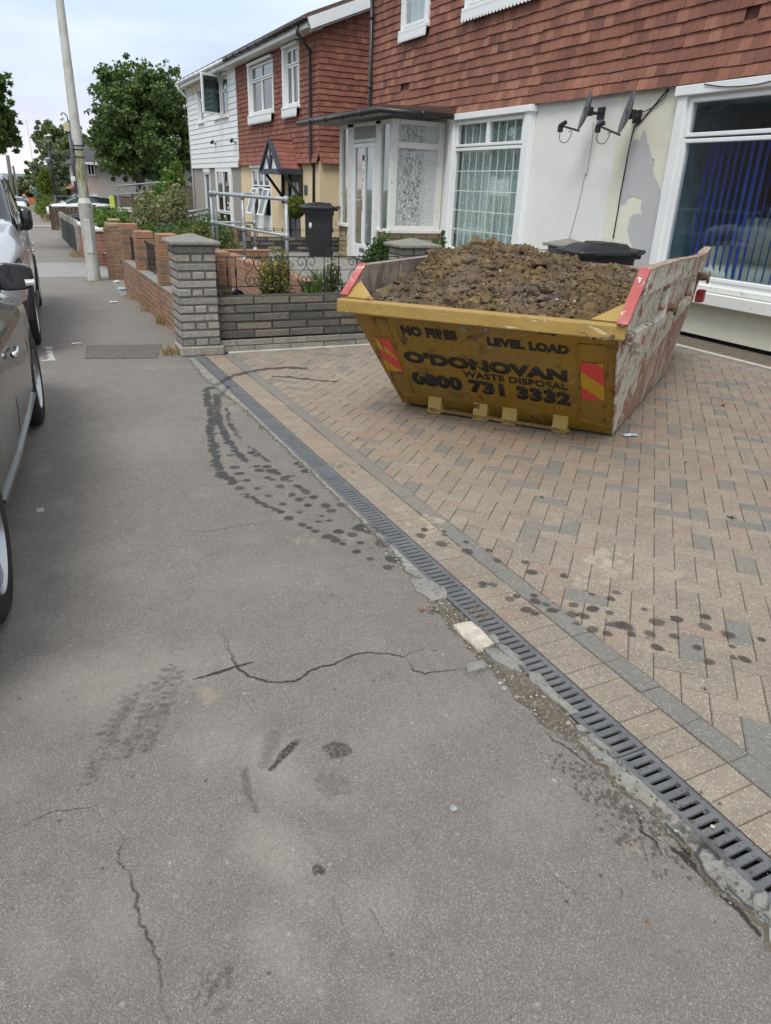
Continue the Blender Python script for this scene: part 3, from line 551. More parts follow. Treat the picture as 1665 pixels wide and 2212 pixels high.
    def beam(s, a, b, w, h, mi=0, up=(0, 0, 1), ch=0., tint=None):
        a = Vector(a); b = Vector(b); d = (b-a); L = d.length; d.normalize(); u = Vector(up); sd_ = d.cross(u).normalized(); u = sd_.cross(d)
        M = Matrix([[sd_[i], d[i], u[i], a[i]] for i in range(3)]+[[0, 0, 0, 1]])
        s.box(-w/2, w/2, 0, L, -h/2, h/2, mi, tint, ch, M)
    def build(s, name, mats, parent=None, smooth=False, ang=None):
        me = bpy.data.meshes.new(name); me.from_pydata(s.v, [], s.f)
        if isinstance(mats, str): mats = [mats]
        for m in mats: me.materials.append(MATS[m])
        if len(mats) > 1: me.polygons.foreach_set('material_index', s.mi)
        ca = me.color_attributes.new('tint', 'FLOAT_COLOR', 'CORNER')
        cnt = np.array([len(f) for f in s.f]); tt = np.array([(t[0], t[1], t[2], 1) for t in s.t], np.float32).reshape(-1, 4)
        ca.data.foreach_set('color', np.repeat(tt, cnt, axis=0).ravel())
        bm = bmesh.new(); bm.from_mesh(me); bmesh.ops.recalc_face_normals(bm, faces=bm.faces); bm.to_mesh(me); bm.free()
        if smooth: me.polygons.foreach_set('use_smooth', [True]*len(me.polygons))
        if ang: me.set_sharp_from_angle(angle=R_(ang))
        o = bpy.data.objects.new(name, me); C.objects.link(o)
        if parent is not None: o.parent = parent
        return o
def tag(o, label, cat, group=None, kind=None):
    if label: o['label'] = label
    if cat: o['category'] = cat
    if group: o['group'] = group
    if kind: o['kind'] = kind
    return o
def thing(name, label, cat, loc=(0, 0, 0), rz=0., group=None):
    o = bpy.data.objects.new(name, None); C.objects.link(o); o.location = loc; o.rotation_euler = (0, 0, rz); o.empty_display_size = .2
    return tag(o, label, cat, group)
def struct(o): o['kind'] = 'structure'; return o
def plab(o, label): o['label'] = label; return o
# clip convex polygon to half plane n.p>=d
def clip(poly, nx, ny, d):
    out = []
    for i in range(len(poly)):
        a, b = poly[i], poly[(i+1) % len(poly)]; fa = nx*a[0]+ny*a[1]-d; fb = nx*b[0]+ny*b[1]-d
        if fa >= 0: out.append(a)
        if (fa >= 0) != (fb >= 0):
            t = fa/(fa-fb); out.append((a[0]+(b[0]-a[0])*t, a[1]+(b[1]-a[1])*t))
    return out
#@@SPLIT@@
# ------------------------------------------------------------------ the ground
def sheet(name, mat, x0, x1, ys, dz=0., nx=1):
    m = MB(); 
    for a, b in zip(ys, ys[1:]):
        for i in range(nx):
            xa = x0+(x1-x0)*i/nx; xb = x0+(x1-x0)*(i+1)/nx
            m.quad((xa, a, gh(a)+dz), (xb, a, gh(a)+dz), (xb, b, gh(b)+dz), (xa, b, gh(b)+dz))
    return struct(m.build(name, mat))
YS = [-6, 8, 45, 80, 160, 260]
def gfar(Y): return gh(Y) if Y < 200 else gh(200)
m = MB()
for a, b in zip([-40, 8, 45, 120, 200], [8, 45, 120, 200, 3000]):
    m.quad((-1500, a, gfar(a)-.16), (1500, a, gfar(a)-.16), (1500, b, gfar(b)-.16), (-1500, b, gfar(b)-.16))
struct(m.build('ground', 'grass_ground'))
sheet('road', 'road_tar', -9, -2.0, YS, -.10)
sheet('kerb', 'pale_concrete', -2.0, -1.88, YS, .006)
m = MB()
for a, b in zip(YS, YS[1:]):
    for xa, xb in ((-1.88, 1.367), (1.367, 1.60)):
        if xb > 1.5 and a < 8: m.quad((xa, 6.765, 0), (xb, 6.765, 0), (xb, b, 0), (xa, b, 0)); continue
        m.quad((xa, a, gh(a)), (xb, a, gh(a)), (xb+(b > 40)*1.2*(xb > 1.5), b, gh(b)), (xa, b, gh(b)))
struct(m.build('pavement', 'tarmac'))
m = MB(); m.quad((-2.0, -6, -.1), (-2.0, 8, -.1), (-2.0, 8, .006), (-2.0, -6, .006)); m.quad((-2.0, 8, -.1), (-2.0, 45, gh(45)-.1), (-2.0, 45, gh(45)+.006), (-2.0, 8, .006))
struct(m.build('kerb_face', 'pale_concrete'))
m = MB(); P = [[G(a, y) for a in (x0, x1)] for y, x0, x1 in ((492, 60, 128), (470, 45, 101), (455, 52, 87), (446, 56, 80), (440, 59, 77))]
for a, b in zip(P, P[1:]): m.quad(*[(q.x, q.y, q.z+.012) for q in (a[0], a[1], b[1], b[0])])
struct(m.build('far_pavement', 'tarmac'))
m = MB(); m.quad(*[(q.x, q.y, q.z+.006) for q in (G(239, 607), G(279, 605), G(287, 630), G(262, 642))]); struct(m.build('threshold_slab', 'garden_path'))
# pale crossing slab, then the side road's mouth
ya, yb = G(90, 600).y, G(90, 568).y
m = MB(); m.quad((-1.88, ya, gh(ya)+.004), (1.62, ya, gh(ya)+.004), (1.60, yb, gh(yb)+.004), (-1.88, yb, gh(yb)+.004)); struct(m.build('crossing_slab', 'slab_grey'))
sy0, sy1 = G(100, 486).y, G(100, 473).y
m = MB(); m.quad((-1.88, sy0, gh(sy0)+.004), (60, sy0, gh(sy0)+.004), (60, sy1, gh(sy1)+.004), (-1.88, sy1, gh(sy1)+.004)); struct(m.build('side_road', 'slab_grey'))
ym = G(205, 479).y
m = MB(); xa, xb = G(192, 479).x, G(225, 479).x; m.quad((xa, ym-.12, gh(ym)+.009), (xb+8, ym-.12, gh(ym)+.009), (xb+8, ym+.2, gh(ym)+.009), (xa, ym+.2, gh(ym)+.009)); struct(m.build('road_marking', 'white_line'))
m = MB(); m.quad((-1.8, sy0-1.5, gh(sy0-1.5)+.004), (2.3, sy0-1.5, gh(sy0-1.5)+.004), (2.3, sy0-.4, gh(sy0-.4)+.006), (-1.8, sy0-.4, gh(sy0-.4)+.006)); struct(m.build('crossing_paving', 'slab_pink'))
# rough patch of coarse tarmac in front of the pillar
p = [G(183, 775), G(340, 774), G(350, 744), G(187, 747)]
m = MB(); m.quad(*[(q.x, q.y, .004) for q in p]); s_ = struct(m.build('tarmac_patch', 'coarse_tarmac'))
# driveway base and blocks
m = MB(); m.quad((1.486, -3, -.003), (7.25, -3, -.003), (7.25, 6.93, -.003), (1.486, 6.93, -.003)); struct(m.build('driveway_base', 'joint_sand'))
m = MB(); BW = .0885; gap = .0011
def pv(poly, tint):
    if len(poly) < 3: return
    A = abs(sum(poly[i][0]*poly[(i+1) % len(poly)][1]-poly[(i+1) % len(poly)][0]*poly[i][1] for i in range(len(poly)))/2)
    if A < 6e-4: return
    zz = random.gauss(0, .0009); ta, tb = random.gauss(0, .0035), random.gauss(0, .0035); c0_, c1_ = poly[0]; m.prism(poly, -.02, .003+zz, 0, tint, .0034, lambda x, y: ta*(x-c0_)+tb*(y-c1_))
def blocktint(x, y, grey=.095):
    d = math.hypot(x-3.2, y-3.9); r = random.random()
    if r < grey+.22*math.exp(-d*d*.8): t = random.uniform(.84, 1)
    elif r < grey+.14+.3*math.exp(-d*d*.6): t = random.uniform(.62, .82)
    else: t = random.uniform(0, .6)
    return (t, 0, 0)
y = -.6
while y < 6.86:
    pv([(1.487, y+gap), (1.659, y+gap), (1.659, y+BW-gap), (1.487, y+BW-gap)], (random.choice([random.uniform(.1, .55), random.uniform(.1, .5), random.uniform(.62, .75)]), 0, 0)); y += BW
y = -.6
while y < 6.8:
    pv([(1.664, y+gap), (1.749, y+gap), (1.749, y+2*BW-gap), (1.664, y+2*BW-gap)], (random.uniform(.86, .99), 0, 0)); y += 2*BW
ca, sa = math.cos(R_(45)), math.sin(R_(45))
XR = 6.36
for i in range(-160, 160):
    for j in range(-60, 60):
        ox, oy = i+2*j, i-2*j
        for (x0, y0, x1, y1) in ((ox, oy, ox+2, oy+1), (ox, oy+1, ox+1, oy+3)):
            g_ = gap/BW; P = [(x0+g_, y0+g_), (x1-g_, y0+g_), (x1-g_, y1-g_), (x0+g_, y1-g_)]
            P = [(4+BW*(a*ca-b*sa), 3+BW*(a*sa+b*ca)) for a, b in P]
            mx_, my_ = P[0]
            if not (1.2 < mx_ < 7.2 and -.7 < my_ < 7.2): continue
            P = clip(P, 1, 0, 1.753)
            if len(P) > 2: P = clip(P, -1, 0, -XR)
            if len(P) > 2: P = clip(P, 0, -1, -6.86)
            if len(P) > 2: P = clip(P, 0, 1, -.55)
            if len(P) > 2: pv(P, blocktint(mx_, my_))
y = -.6
while y < 6.85:
    pv([(XR+.004, y+gap), (XR+.17, y+gap), (XR+.17, y+BW-gap), (XR+.004, y+BW-gap)], (random.uniform(.3, .99), 0, 0)); y += BW
y = -.6
while y < 6.8:
    pv([(XR+.174, y+gap), (XR+.26, y+gap), (XR+.26, y+2*BW-gap), (XR+.174, y+2*BW-gap)], (random.uniform(.86, .99), 0, 0)); y += 2*BW
struct(m.build('driveway', 'block_paving'))
m = MB(); m.box(XR+.264, XR+.34, -1, 6.9, -.02, .006, 0, None, .003)
m.box(1.72, 5.6, 6.862, 6.925, -.02, .012, 0, None, .004); struct(m.build('edging_strip', 'pale_concrete'))
m = MB(); m.quad((XR+.34, -1, 0), (7.22, -1, 0), (7.22, 6.93, 0), (XR+.34, 6.93, 0)); struct(m.build('gravel_margin', 'dirt'))
# ragged concrete haunching beside the drain, dirt where it has broken away
edge = [(415,778),(436,808),(470,836),(516,872),(572,918),(632,975),(690,1022),(752,1086),(822,1156),(874,1216),(930,1272),(975,1325),(1030,1392),(1120,1478),(1190,1546),(1262,1606),(1345,1688),(1432,1776),(1530,1880),(1600,1950),(1665,2030)]
E2 = [G(*p) for p in edge]; E2.sort(key=lambda p: p.y)
ex = np.interp(np.linspace(-.2, 6.75, 700), [p.y for p in E2], [p.x for p in E2])
ey = np.linspace(-.2, 6.75, 700)
m = MB(); md = MB()
for k in range(699):
    def off(i): return ex[i]-.012+.035*(mn.noise(Vector((ey[i]*9, 0, 1)))+.6*mn.noise(Vector((ey[i]*35, 0, 5))))
    def off2(i): return off(i)-.004-.035*max(0, mn.noise(Vector((ey[i]*4, 2, 9)))+.05)-(.022 if 1.25 < ey[i] < 2.2 else 0)
    broken = lambda yy: 1.25 < yy < 2.28
    if not (broken(ey[k])):
        m.quad((min(off(k), 1.35), ey[k], .001), (1.368, ey[k], .005), (1.368, ey[k+1], .005), (min(off(k+1), 1.35), ey[k+1], .001))
    md.quad((min(off2(k), 1.34), ey[k], .0012), (1.368, ey[k], .0022), (1.368, ey[k+1], .0022), (min(off2(k+1), 1.34), ey[k+1], .0012))
struct(m.build('concrete_edge', 'concrete')); struct(md.build('dirt_edge', 'dirt'))
m = MB()
for k in range(1700):
    i = int(random.random()**.9*690); yy = ey[i]
    if k % 2: yy = random.uniform(1.2, 2.3); i = int((yy+.2)/6.95*699)
    x = random.uniform(ex[i]-.05, 1.36); r = random.uniform(.0015, .0065)*(1.5 if random.random() < .06 else 1)
    vs = []
    for a in range(5):
        t_ = a*1.256+random.uniform(-.3, .3); vs.append((x+r*math.cos(t_), yy+r*math.sin(t_)*random.uniform(.7, 1.2), .003))
    vs.append((x, yy, .003+r*.9)); m.add(vs, [(a, (a+1) % 5, 5) for a in range(5)])
for cx_, cy_, n_ in ((1.25, 1.0, 260), (1.42, .85, 40)):
    for k in range(n_):
        x = random.gauss(cx_, .05); yy = random.gauss(cy_, .12); r = random.uniform(.002, .007); z0_ = .004 if x < 1.36 else .007
        m.add([(x+r*math.cos(a*1.57+.4), yy+r*math.sin(a*1.57+.4), z0_) for a in range(4)]+[(x, yy, z0_+r)], [(a, (a+1) % 4, 4) for a in range(4)], 0, (.1, 0, 0))
tag(m.build('grit', 'grit'), None, None, None, 'stuff')

# ---- linear drain: channel + grate sections, each a thing
def grate(y0, y1, label):
    t_ = thing('drain_section', label, 'drain', (1.42, (y0+y1)/2, 0), 0, 'sections of the slotted channel drain')
    T = Vector((1.42, (y0+y1)/2, 0)); m = MB()
    xa, xb, xc, xd = 1.368, 1.387, 1.463, 1.482; y0 += .002; y1 -= .002
    bx_ = lambda a, b, c_, d: m.box(a-T.x, b-T.x, c_-T.y, d-T.y, -.012, .005, 0, None, .0022)
    bx_(xa, xb, y0, y1); bx_(xc, xd, y0, y1)
    n = max(2, round((y1-y0)/.0335)); pitch = (y1-y0)/n
    for k in range(n+1):
        a = y0+k*pitch-.0105; b = a+.021
        m.box(xb-.003-T.x, xc+.003-T.x, max(a, y0)-T.y, min(b, y1)-T.y, -.010, .0042, 0, None, .003)
        if k < n:                                                # rounded slot ends
            for X_, sg in ((xb, 1), (xc, -1)):
                m.prism([(X_-T.x, b-T.y-.001), (X_-T.x+sg*.005, b-T.y-.001), (X_-T.x, b-T.y+.004)], -.01, .0040); m.prism([(X_-T.x, b+.0125-T.y-.004), (X_-T.x+sg*.005, b-T.y+.0135), (X_-T.x, b-T.y+.0135)], -.01, .0040)
    for k in range(int((y1-y0)/.05)):
        for X_ in (1.376, 1.474):
            m.box(X_-.0025-T.x, X_+.0025-T.x, y0+k*.05-T.y, y0+k*.05+.005-T.y, .004, .0062)
    m.build('grate', 'grate_plastic', t_)
    m = MB(); m.box(1.362-T.x, 1.368-T.x, y0-T.y, y1-T.y, -.06, .003); m.box(1.482-T.x, 1.486-T.x, y0-T.y, y1-T.y, -.06, .003); m.box(1.368-T.x, 1.482-T.x, y0-T.y, y1-T.y, -.062, -.05)
    m.build('channel', 'channel_black', t_)
LBL = ['slotted grey drain section in the bottom right corner of the photo', 'slotted drain section strewn with dark crumbs, nearest the camera at the right edge', 'slotted drain section beside the white broken block', 'slotted drain section with wet patches beside the dark oval spots', 'slotted drain section third from the stone pillar end', 'slotted drain section second from the stone pillar end', 'dusty slotted drain section running towards the stone pillar', 'darkest drain section whose end meets the stone pillar base']
ys_ = [-.9, .1, 1.14, 2.17, 3.2, 4.2, 5.2, 6.0, 6.76]
for k in range(8): 
    if k: grate(ys_[k], ys_[k+1], LBL[k])
# excavate under the drain: tarmac sheet passes below, so give it a dark trough lid

# ---- loose pieces
def chunk(name, px, pts, h, mat, label, cat, grp=None, dz=.002, tilt=(0, 0)):
    P = [G(*p) for p in pts]; c = sum(P, Vector())/len(P); m = MB()
    loc = [((p.x-c.x), (p.y-c.y)) for p in P]; Q = []
    for i in range(len(loc)):
        a = Vector(loc[i]); b = Vector(loc[(i+1) % len(loc)])
        for k in range(3): q = a.lerp(b, k/3); Q.append((q.x+random.uniform(-.004, .004), q.y+random.uniform(-.004, .004)))
    m.prism(Q, -.01, h, 0, (random.random(), 0, 0), min(.006, h*.4))
    o = m.build(name, mat); o.location = (c.x, c.y, dz); o.rotation_euler = (tilt[0], tilt[1], 0); tag(o, label, cat, grp); return o
def z5(x, y): return zc(x, y, 1500, 2100, 1000/1665)
gp = 'broken concrete pieces beside the drain'
chunk('broken_block', 0, [z5(*p) for p in ((510,680),(640,655),(795,800),(690,850),(630,800))], .014, 'white_stone', 'long white broken block lying beside the drain', 'rubble', gp, .003)
chunk('broken_slab', 0, [z5(*p) for p in ((725,850),(800,850),(930,930),(980,1010),(900,985),(780,915))], .022, 'concrete', 'grey cracked slab piece just below the white block', 'rubble', gp)
chunk('broken_slab', 0, [z5(*p) for p in ((600,960),(715,920),(745,975),(610,1010))], .022, 'concrete', 'small square grey piece left of the cracked slab', 'rubble', gp)
chunk('broken_slab', 0, [z5(*p) for p in ((800,815),(850,810),(960,890),(1000,960),(930,930),(830,850))], .014, 'concrete', 'flat grey piece touching the drain beside the white block', 'rubble', gp)
chunk('broken_slab', 0, [z5(*p) for p in ((1020,990),(1090,1000),(1200,1120),(1350,1260),(1290,1260),(1110,1110),(1030,1050))], .010, 'concrete', 'long narrow grey fragment hugging the drain edge', 'rubble', gp)
chunk('broken_slab', 0, [z5(*p) for p in ((230,370),(340,360),(470,430),(480,490),(380,510),(270,440))], .006, 'concrete', 'pale grey slab between the wet patches and the white block', 'rubble', gp)
chunk('broken_slab', 0, [z5(*p) for p in ((755,745),(790,735),(830,790),(795,800))], .012, 'concrete', 'tiny grey wedge between the white block and drain', 'rubble', gp)
for i in range(7):
    a = [zc(*p, *A6) for p in (((520,225),(560,215),(700,330),(640,330)),((740,400),(800,440),(760,450),(735,420)),((1110,1390),(1140,1180),(1190,1210),(1170,1250)),((1540,1190),(1620,1170),(1660,1300),(1560,1270)),((1580,1320),(1650,1320),(1660,1390),(1600,1350)),((465,170),(510,165),(540,200),(480,200)),((900,640),(960,660),(1020,740),(930,690)))[i]]
    if i in (2, 6): continue
    chunk('concrete_flake', 0, a, .010, 'concrete', ['flat concrete flake by the drain halfway down the lower right', 'thin concrete flake beside the crack left of the drain', '', 'cracked concrete flake at the right edge below the drain', 'lowest concrete flake at the right edge of the photo', 'small upright concrete flake in dry debris beside the drain', ''][i], 'rubble', gp)
def pebble(px, py, r, mat, label, z=0.):
    p = G(px, py); bm = bmesh.new(); bmesh.ops.create_icosphere(bm, subdivisions=2, radius=r)
    for v in bm.verts:
        v.co *= 1+.22*mn.noise(v.co*60/ (r*60)+Vector((px, py, 0))); v.co.z *= .6
    me = bpy.data.meshes.new('pebble'); bm.to_mesh(me); bm.free(); me.materials.append(MATS[mat])
    o = bpy.data.objects.new('pebble', me); C.objects.link(o); o.location = (p.x, p.y, r*.5+z); tag(o, label, 'stone', 'loose stones on the ground')
pebble(979, 1748, .011, 'stone_grey', 'grey angular stone alone on the tarmac below the white block')
pebble(1088, 1489, .009, 'stone_grey', 'grey pebble in the dirt just left of the drain')
pebble(1040, 1406, .007, 'white_stone', 'cream pebble next to the cracked grey slab')
pebble(1537, 1790, .006, 'white_stone', 'round cream pebble resting on the drain grate', .006)
pebble(1080, 1476, .006, 'white_stone', 'small pale pebble above the grey pebble')
def flat(name, px, py, w, l, a, mat, label, cat, z=.006, grp=None, curl=.01):
    p = G(px, py); m = MB(); n = 5; g = []
    for i in range(n+1):
        for j in range(n+1):
            u = i/n-.5; v = j/n-.5; e = 1+.25*mn.noise(Vector((u*3, v*3, px)))
            g.append((u*w*e, v*l*e, curl*(.5+mn.noise(Vector((u*4, v*4, py))))))
    m.add(g, [(i*(n+1)+j, (i+1)*(n+1)+j, (i+1)*(n+1)+j+1, i*(n+1)+j+1) for i in range(n) for j in range(n)])
    o = m.build(name, mat); o.location = (p.x, p.y, p.z+z); o.rotation_euler = (0, 0, a)
    sm = o.modifiers.new('thickness', 'SOLIDIFY'); sm.thickness = .0015; tag(o, label, cat, grp); return o
flat('paper', 1360, 943, .10, .05, -.3, 'litter_blue', 'flat grey paper scrap beside the skip corner', 'litter', .008, 'scraps of litter')
flat('paper', 271, 627, .22, .10, .2, 'litter_blue', 'crumpled pale blue litter by the brick wall', 'litter', .006, 'scraps of litter', .05)
flat('paper', 253, 611, .10, .08, .9, 'litter_white', 'white litter at the foot of the tall brick pillar', 'litter', .006, 'scraps of litter', .04)
flat('paper', 246, 654, .09, .05, .1, 'litter_white', 'small white scrap on tarmac below the blue litter', 'litter', .006, 'scraps of litter', .02)
flat('paper', 158, 523, .22, .2, .3, 'litter_white', 'white litter heap by the concrete posts', 'litter', .006, 'scraps of litter', .12)
flat('paper', 145, 487, .2, .16, .3, 'litter_white', 'small white scrap beyond the concrete fence posts', 'litter', .006, 'scraps of litter', .06)
flat('paper', 165, 743, .09, .02, .1, 'litter_white', 'narrow white slip on the coarse patch', 'litter', .006, 'scraps of litter', .005)
flat('leaf', 1562, 877, .05, .03, .4, 'dry_leaf', 'curled brown leaf on the block paving at right', 'leaf', .01, 'fallen leaves', .02)
flat('leaf', 668, 733, .07, .04, .4, 'dry_leaf', 'reddish leaves lying by the white edging strip', 'leaf', .012, 'fallen leaves', .03)
flat('leaf', 640, 739, .05, .04, 1.4, 'dry_leaf', 'brown leaf left of the reddish leaves', 'leaf', .012, 'fallen leaves', .02)
flat('leaf', 668, 750, .05, .03, .1, 'dry_leaf', 'pale brown leaf on the paving below the reddish leaves', 'leaf', .008, 'fallen leaves', .02)
flat('leaf', 910, 1322, .022, .014, .7, 'dry_leaf', 'orange leaf beside the drain among wet concrete', 'leaf', .008, 'fallen leaves', .02)
flat('leaf', 1400, 1995, .010, .007, .7, 'dry_leaf', 'tiny orange leaf on the tarmac near the bottom right', 'leaf', .004, 'fallen leaves', .006)
# ------------------------------------------------------------------ foliage
def leaves(m, pts, size, up=.4, asp=.6, tint=None, droop=0.):
    for p in pts:
        n = Vector((random.gauss(0, 1), random.gauss(0, 1), random.gauss(0, 1)+up)).normalized(); u = n.orthogonal().normalized(); a = random.uniform(0, 6.28)
        u = (u*math.cos(a)+n.cross(u)*math.sin(a))
        if droop: u = (u*(1-droop)+Vector((0, 0, -1))*droop).normalized()
        w = n.cross(u).normalized(); L = size*random.uniform(.6, 1.3); B = L*asp*.5; p = Vector(p)
        m.add([p-u*L*.5, p+w*B, p+u*L*.5, p-w*B], [(0, 1, 2, 3)], 0, (min(1, max(0, (tint(p) if tint else .5)+random.uniform(-.3, .3))), 0, 0))
def crown_pts(c, r, n, lumps, seed, hollow=.55, flat=1.):
    rr = random.Random(seed); L = []
    for k in range(lumps):
        d = Vector((rr.gauss(0, 1), rr.gauss(0, 1), rr.gauss(0, 1)*.9)).normalized(); q = rr.uniform(.35, 1.08)
        L.append((Vector((c[0]+d.x*r[0]*q, c[1]+d.y*r[1]*q, c[2]+d.z*r[2]*q)), rr.uniform(.08, .27)*min(r)))
    out = []
    while len(out) < n:
        b, br = rr.choice(L); d = Vector((rr.gauss(0, 1), rr.gauss(0, 1), rr.gauss(0, 1))).normalized(); q = rr.random()**.4
        p = b+Vector((d.x*br, d.y*br, d.z*br*.75*flat))*q; out.append(p)
    return out
def tree(name, label, base, crowns, n, leaf, mat, h0, trunk_r, seed, grp=None, lumps=46, asp=.65, droop=0., limbs=7):
    t_ = thing(name, label, 'tree', base, 0, grp); random.seed(seed); m = MB(); B = Vector(base)
    tot = sum(c[1][0]*c[1][1]*c[1][2] for c in crowns)
    for ci, (c, r) in enumerate(crowns):
        pts = crown_pts(c, r, int(n*r[0]*r[1]*r[2]/tot), lumps, seed+ci)
        zt = c[2]; leaves(m, pts, leaf, .5, asp, lambda p: .4+.15*mn.noise(p*.9), droop)
    m.build('crown', mat, t_)
    m = MB(); c0 = Vector(crowns[0][0]); top = Vector((c0.x*.6, c0.y*.6, crowns[0][0][2]+crowns[0][1][2]*.4))
    m.tube([(0, 0, -.3), (0.02, 0, h0*.5), (top.x*.3, top.y*.3, h0), tuple(top)], [trunk_r*1.3, trunk_r, trunk_r*.8, trunk_r*.2], 10)
    for k in range(limbs):
        c, r = random.choice(crowns); d = Vector((random.gauss(0, 1), random.gauss(0, 1), random.uniform(0, 1))).normalized()
        e = Vector(c)+Vector((d.x*r[0], d.y*r[1], d.z*r[2]))*.75; s0 = Vector((top.x*.3, top.y*.3, h0*random.uniform(.8, 1.2))); mid = s0.lerp(e, .5)+Vector((0, 0, .1*r[2]))
        m.tube([s0, mid, e], [trunk_r*.5, trunk_r*.3, trunk_r*.08], 6)
    m.build('trunk', 'bark', t_, True); return t_
def bush(name, label, base, blobs, n, leaf, mat, cat='shrub', seed=1, grp=None, up=.5, asp=.6, spiky=0., stems=8, tintf=None):
    t_ = thing(name, label, cat, base, 0, grp); random.seed(seed); m = MB(); ms = MB()
    tot = sum(b[1][0]*b[1][1]*b[1][2] for b in blobs)
    for c, r in blobs:
        k = int(n*r[0]*r[1]*r[2]/tot); pts = []
        for _ in range(k):
            d = Vector((random.gauss(0, 1), random.gauss(0, 1), random.gauss(0, 1))).normalized(); q = random.random()**.45
            bump_ = 1+.30*mn.noise(d*2.6+Vector((seed, c[2], 0)))+(.35*max(0, mn.noise(d*6+Vector((seed*3, 0, 0)))) if spiky else 0)
            pts.append((c[0]+d.x*r[0]*q*bump_, c[1]+d.y*r[1]*q*bump_, max(.01, c[2]+d.z*r[2]*q*bump_)))
        leaves(m, pts, leaf, up, asp, tintf or (lambda p: .45+.3*mn.noise(p*6)))
        for _ in range(stems):
            d = Vector((random.uniform(-1, 1), random.uniform(-1, 1), random.uniform(.2, 1))); e = Vector((c[0]+d.x*r[0]*.7, c[1]+d.y*r[1]*.7, c[2]+d.z*r[2]*.75))
            ms.tube([(c[0]*.6+random.uniform(-.03, .03), c[1]*.6, 0), Vector((c[0], c[1], c[2])).lerp(e, .5), e], [.008, .006, .003], 5)
    m.build('foliage', mat, t_); ms.build('stems', 'bark', t_); random.seed(seed+99); return t_
def tuft(px, py, n, h, spread, mat, label, seed=1, z=0., grp='tufts of dry grass and weeds', P=None, cat='weed'):
    p = P or G(px, py); random.seed(seed); m = MB()
    for k in range(n):
        a = random.uniform(0, 6.28); r = random.random()**.6*spread; x, y = r*math.cos(a), r*math.sin(a); hh = h*random.uniform(.4, 1.1); lx = random.gauss(0, .45)*hh; ly = random.gauss(0, .45)*hh; w = .002+.0012*hh*10
        m.add([(x-w, y, 0), (x+w, y, 0), (x+lx*.4+w*.7, y+ly*.4, hh*.6), (x+lx*.4-w*.7, y+ly*.4, hh*.6), (x+lx, y+ly, hh*random.uniform(.7, 1))], [(0, 1, 2, 3), (3, 2, 4)])
    o = m.build('weed', mat); o.location = (p.x, p.y, p.z+z); tag(o, label, cat, grp); return o
#@@SPLIT@@
# ------------------------------------------------------------------ walls
def bwall(m, x0, x1, y0, y1, z0, z1, L=.19, hc=.066, gap=.009, along='x', jit=.001, zbase=None, ch=.003):
    m.box(x0+.004, x1-.004, y0+.004, y1-.004, z0, z1-.003, 0, (.5, 1, 0))
    n = max(1, round((z1-z0)/hc)); hc = (z1-z0)/n
    for k in range(n):
        za = z0+k*hc+gap/2; zb = z0+(k+1)*hc-gap/2
        a0, a1 = (x0, x1) if along == 'x' else (y0, y1); a = a0-(L/2 if k % 2 else 0)
        while a < a1-.01:
            p, q = max(a, a0), min(a+L, a1)
            if q-p > .03:
                t = (random.random(), 0, 0); o = random.uniform(-jit, jit)
                pa = p if p == a0 else p+gap/2; qb = q if q == a1 else q-gap/2
                if along == 'x': m.box(pa, qb, y0+o, y1+o, za, zb, 0, t, ch)
                else: m.box(x0+o, x1+o, pa, qb, za, zb, 0, t, ch)
            a += L
def bpier(m, x0, x1, y0, y1, z0, z1, hc=.066, gap=.009, jit=.001, ch=.003, splits=((.36, .68), (.98,))):
    m.box(x0+.005, x1-.005, y0+.005, y1-.005, z0, z1-.003, 0, (.5, 1, 0)); n = max(1, round((z1-z0)/hc)); hc = (z1-z0)/n
    for k in range(n):
        za = z0+k*hc+gap/2; zb = z0+(k+1)*hc-gap/2; sp = [0]+[s+random.uniform(-.04, .04) for s in splits[k % len(splits)] if s < .95]+[1]; o = random.uniform(-jit, jit)
        for a, b in zip(sp, sp[1:]):
            pa = x0+(x1-x0)*a+(gap/2 if a else 0); qb = x0+(x1-x0)*b-(gap/2 if b < 1 else 0)
            ym = y0+(y1-y0)*random.choice((.35, .5, .65))
            m.box(pa+o, qb+o, y0+random.uniform(-jit, jit), ym-gap/2, za, zb, 0, (random.random(), 0, 0), ch); m.box(pa+o, qb+o, ym+gap/2, y1+random.uniform(-jit, jit), za, zb, 0, (random.random(), 0, 0), ch)
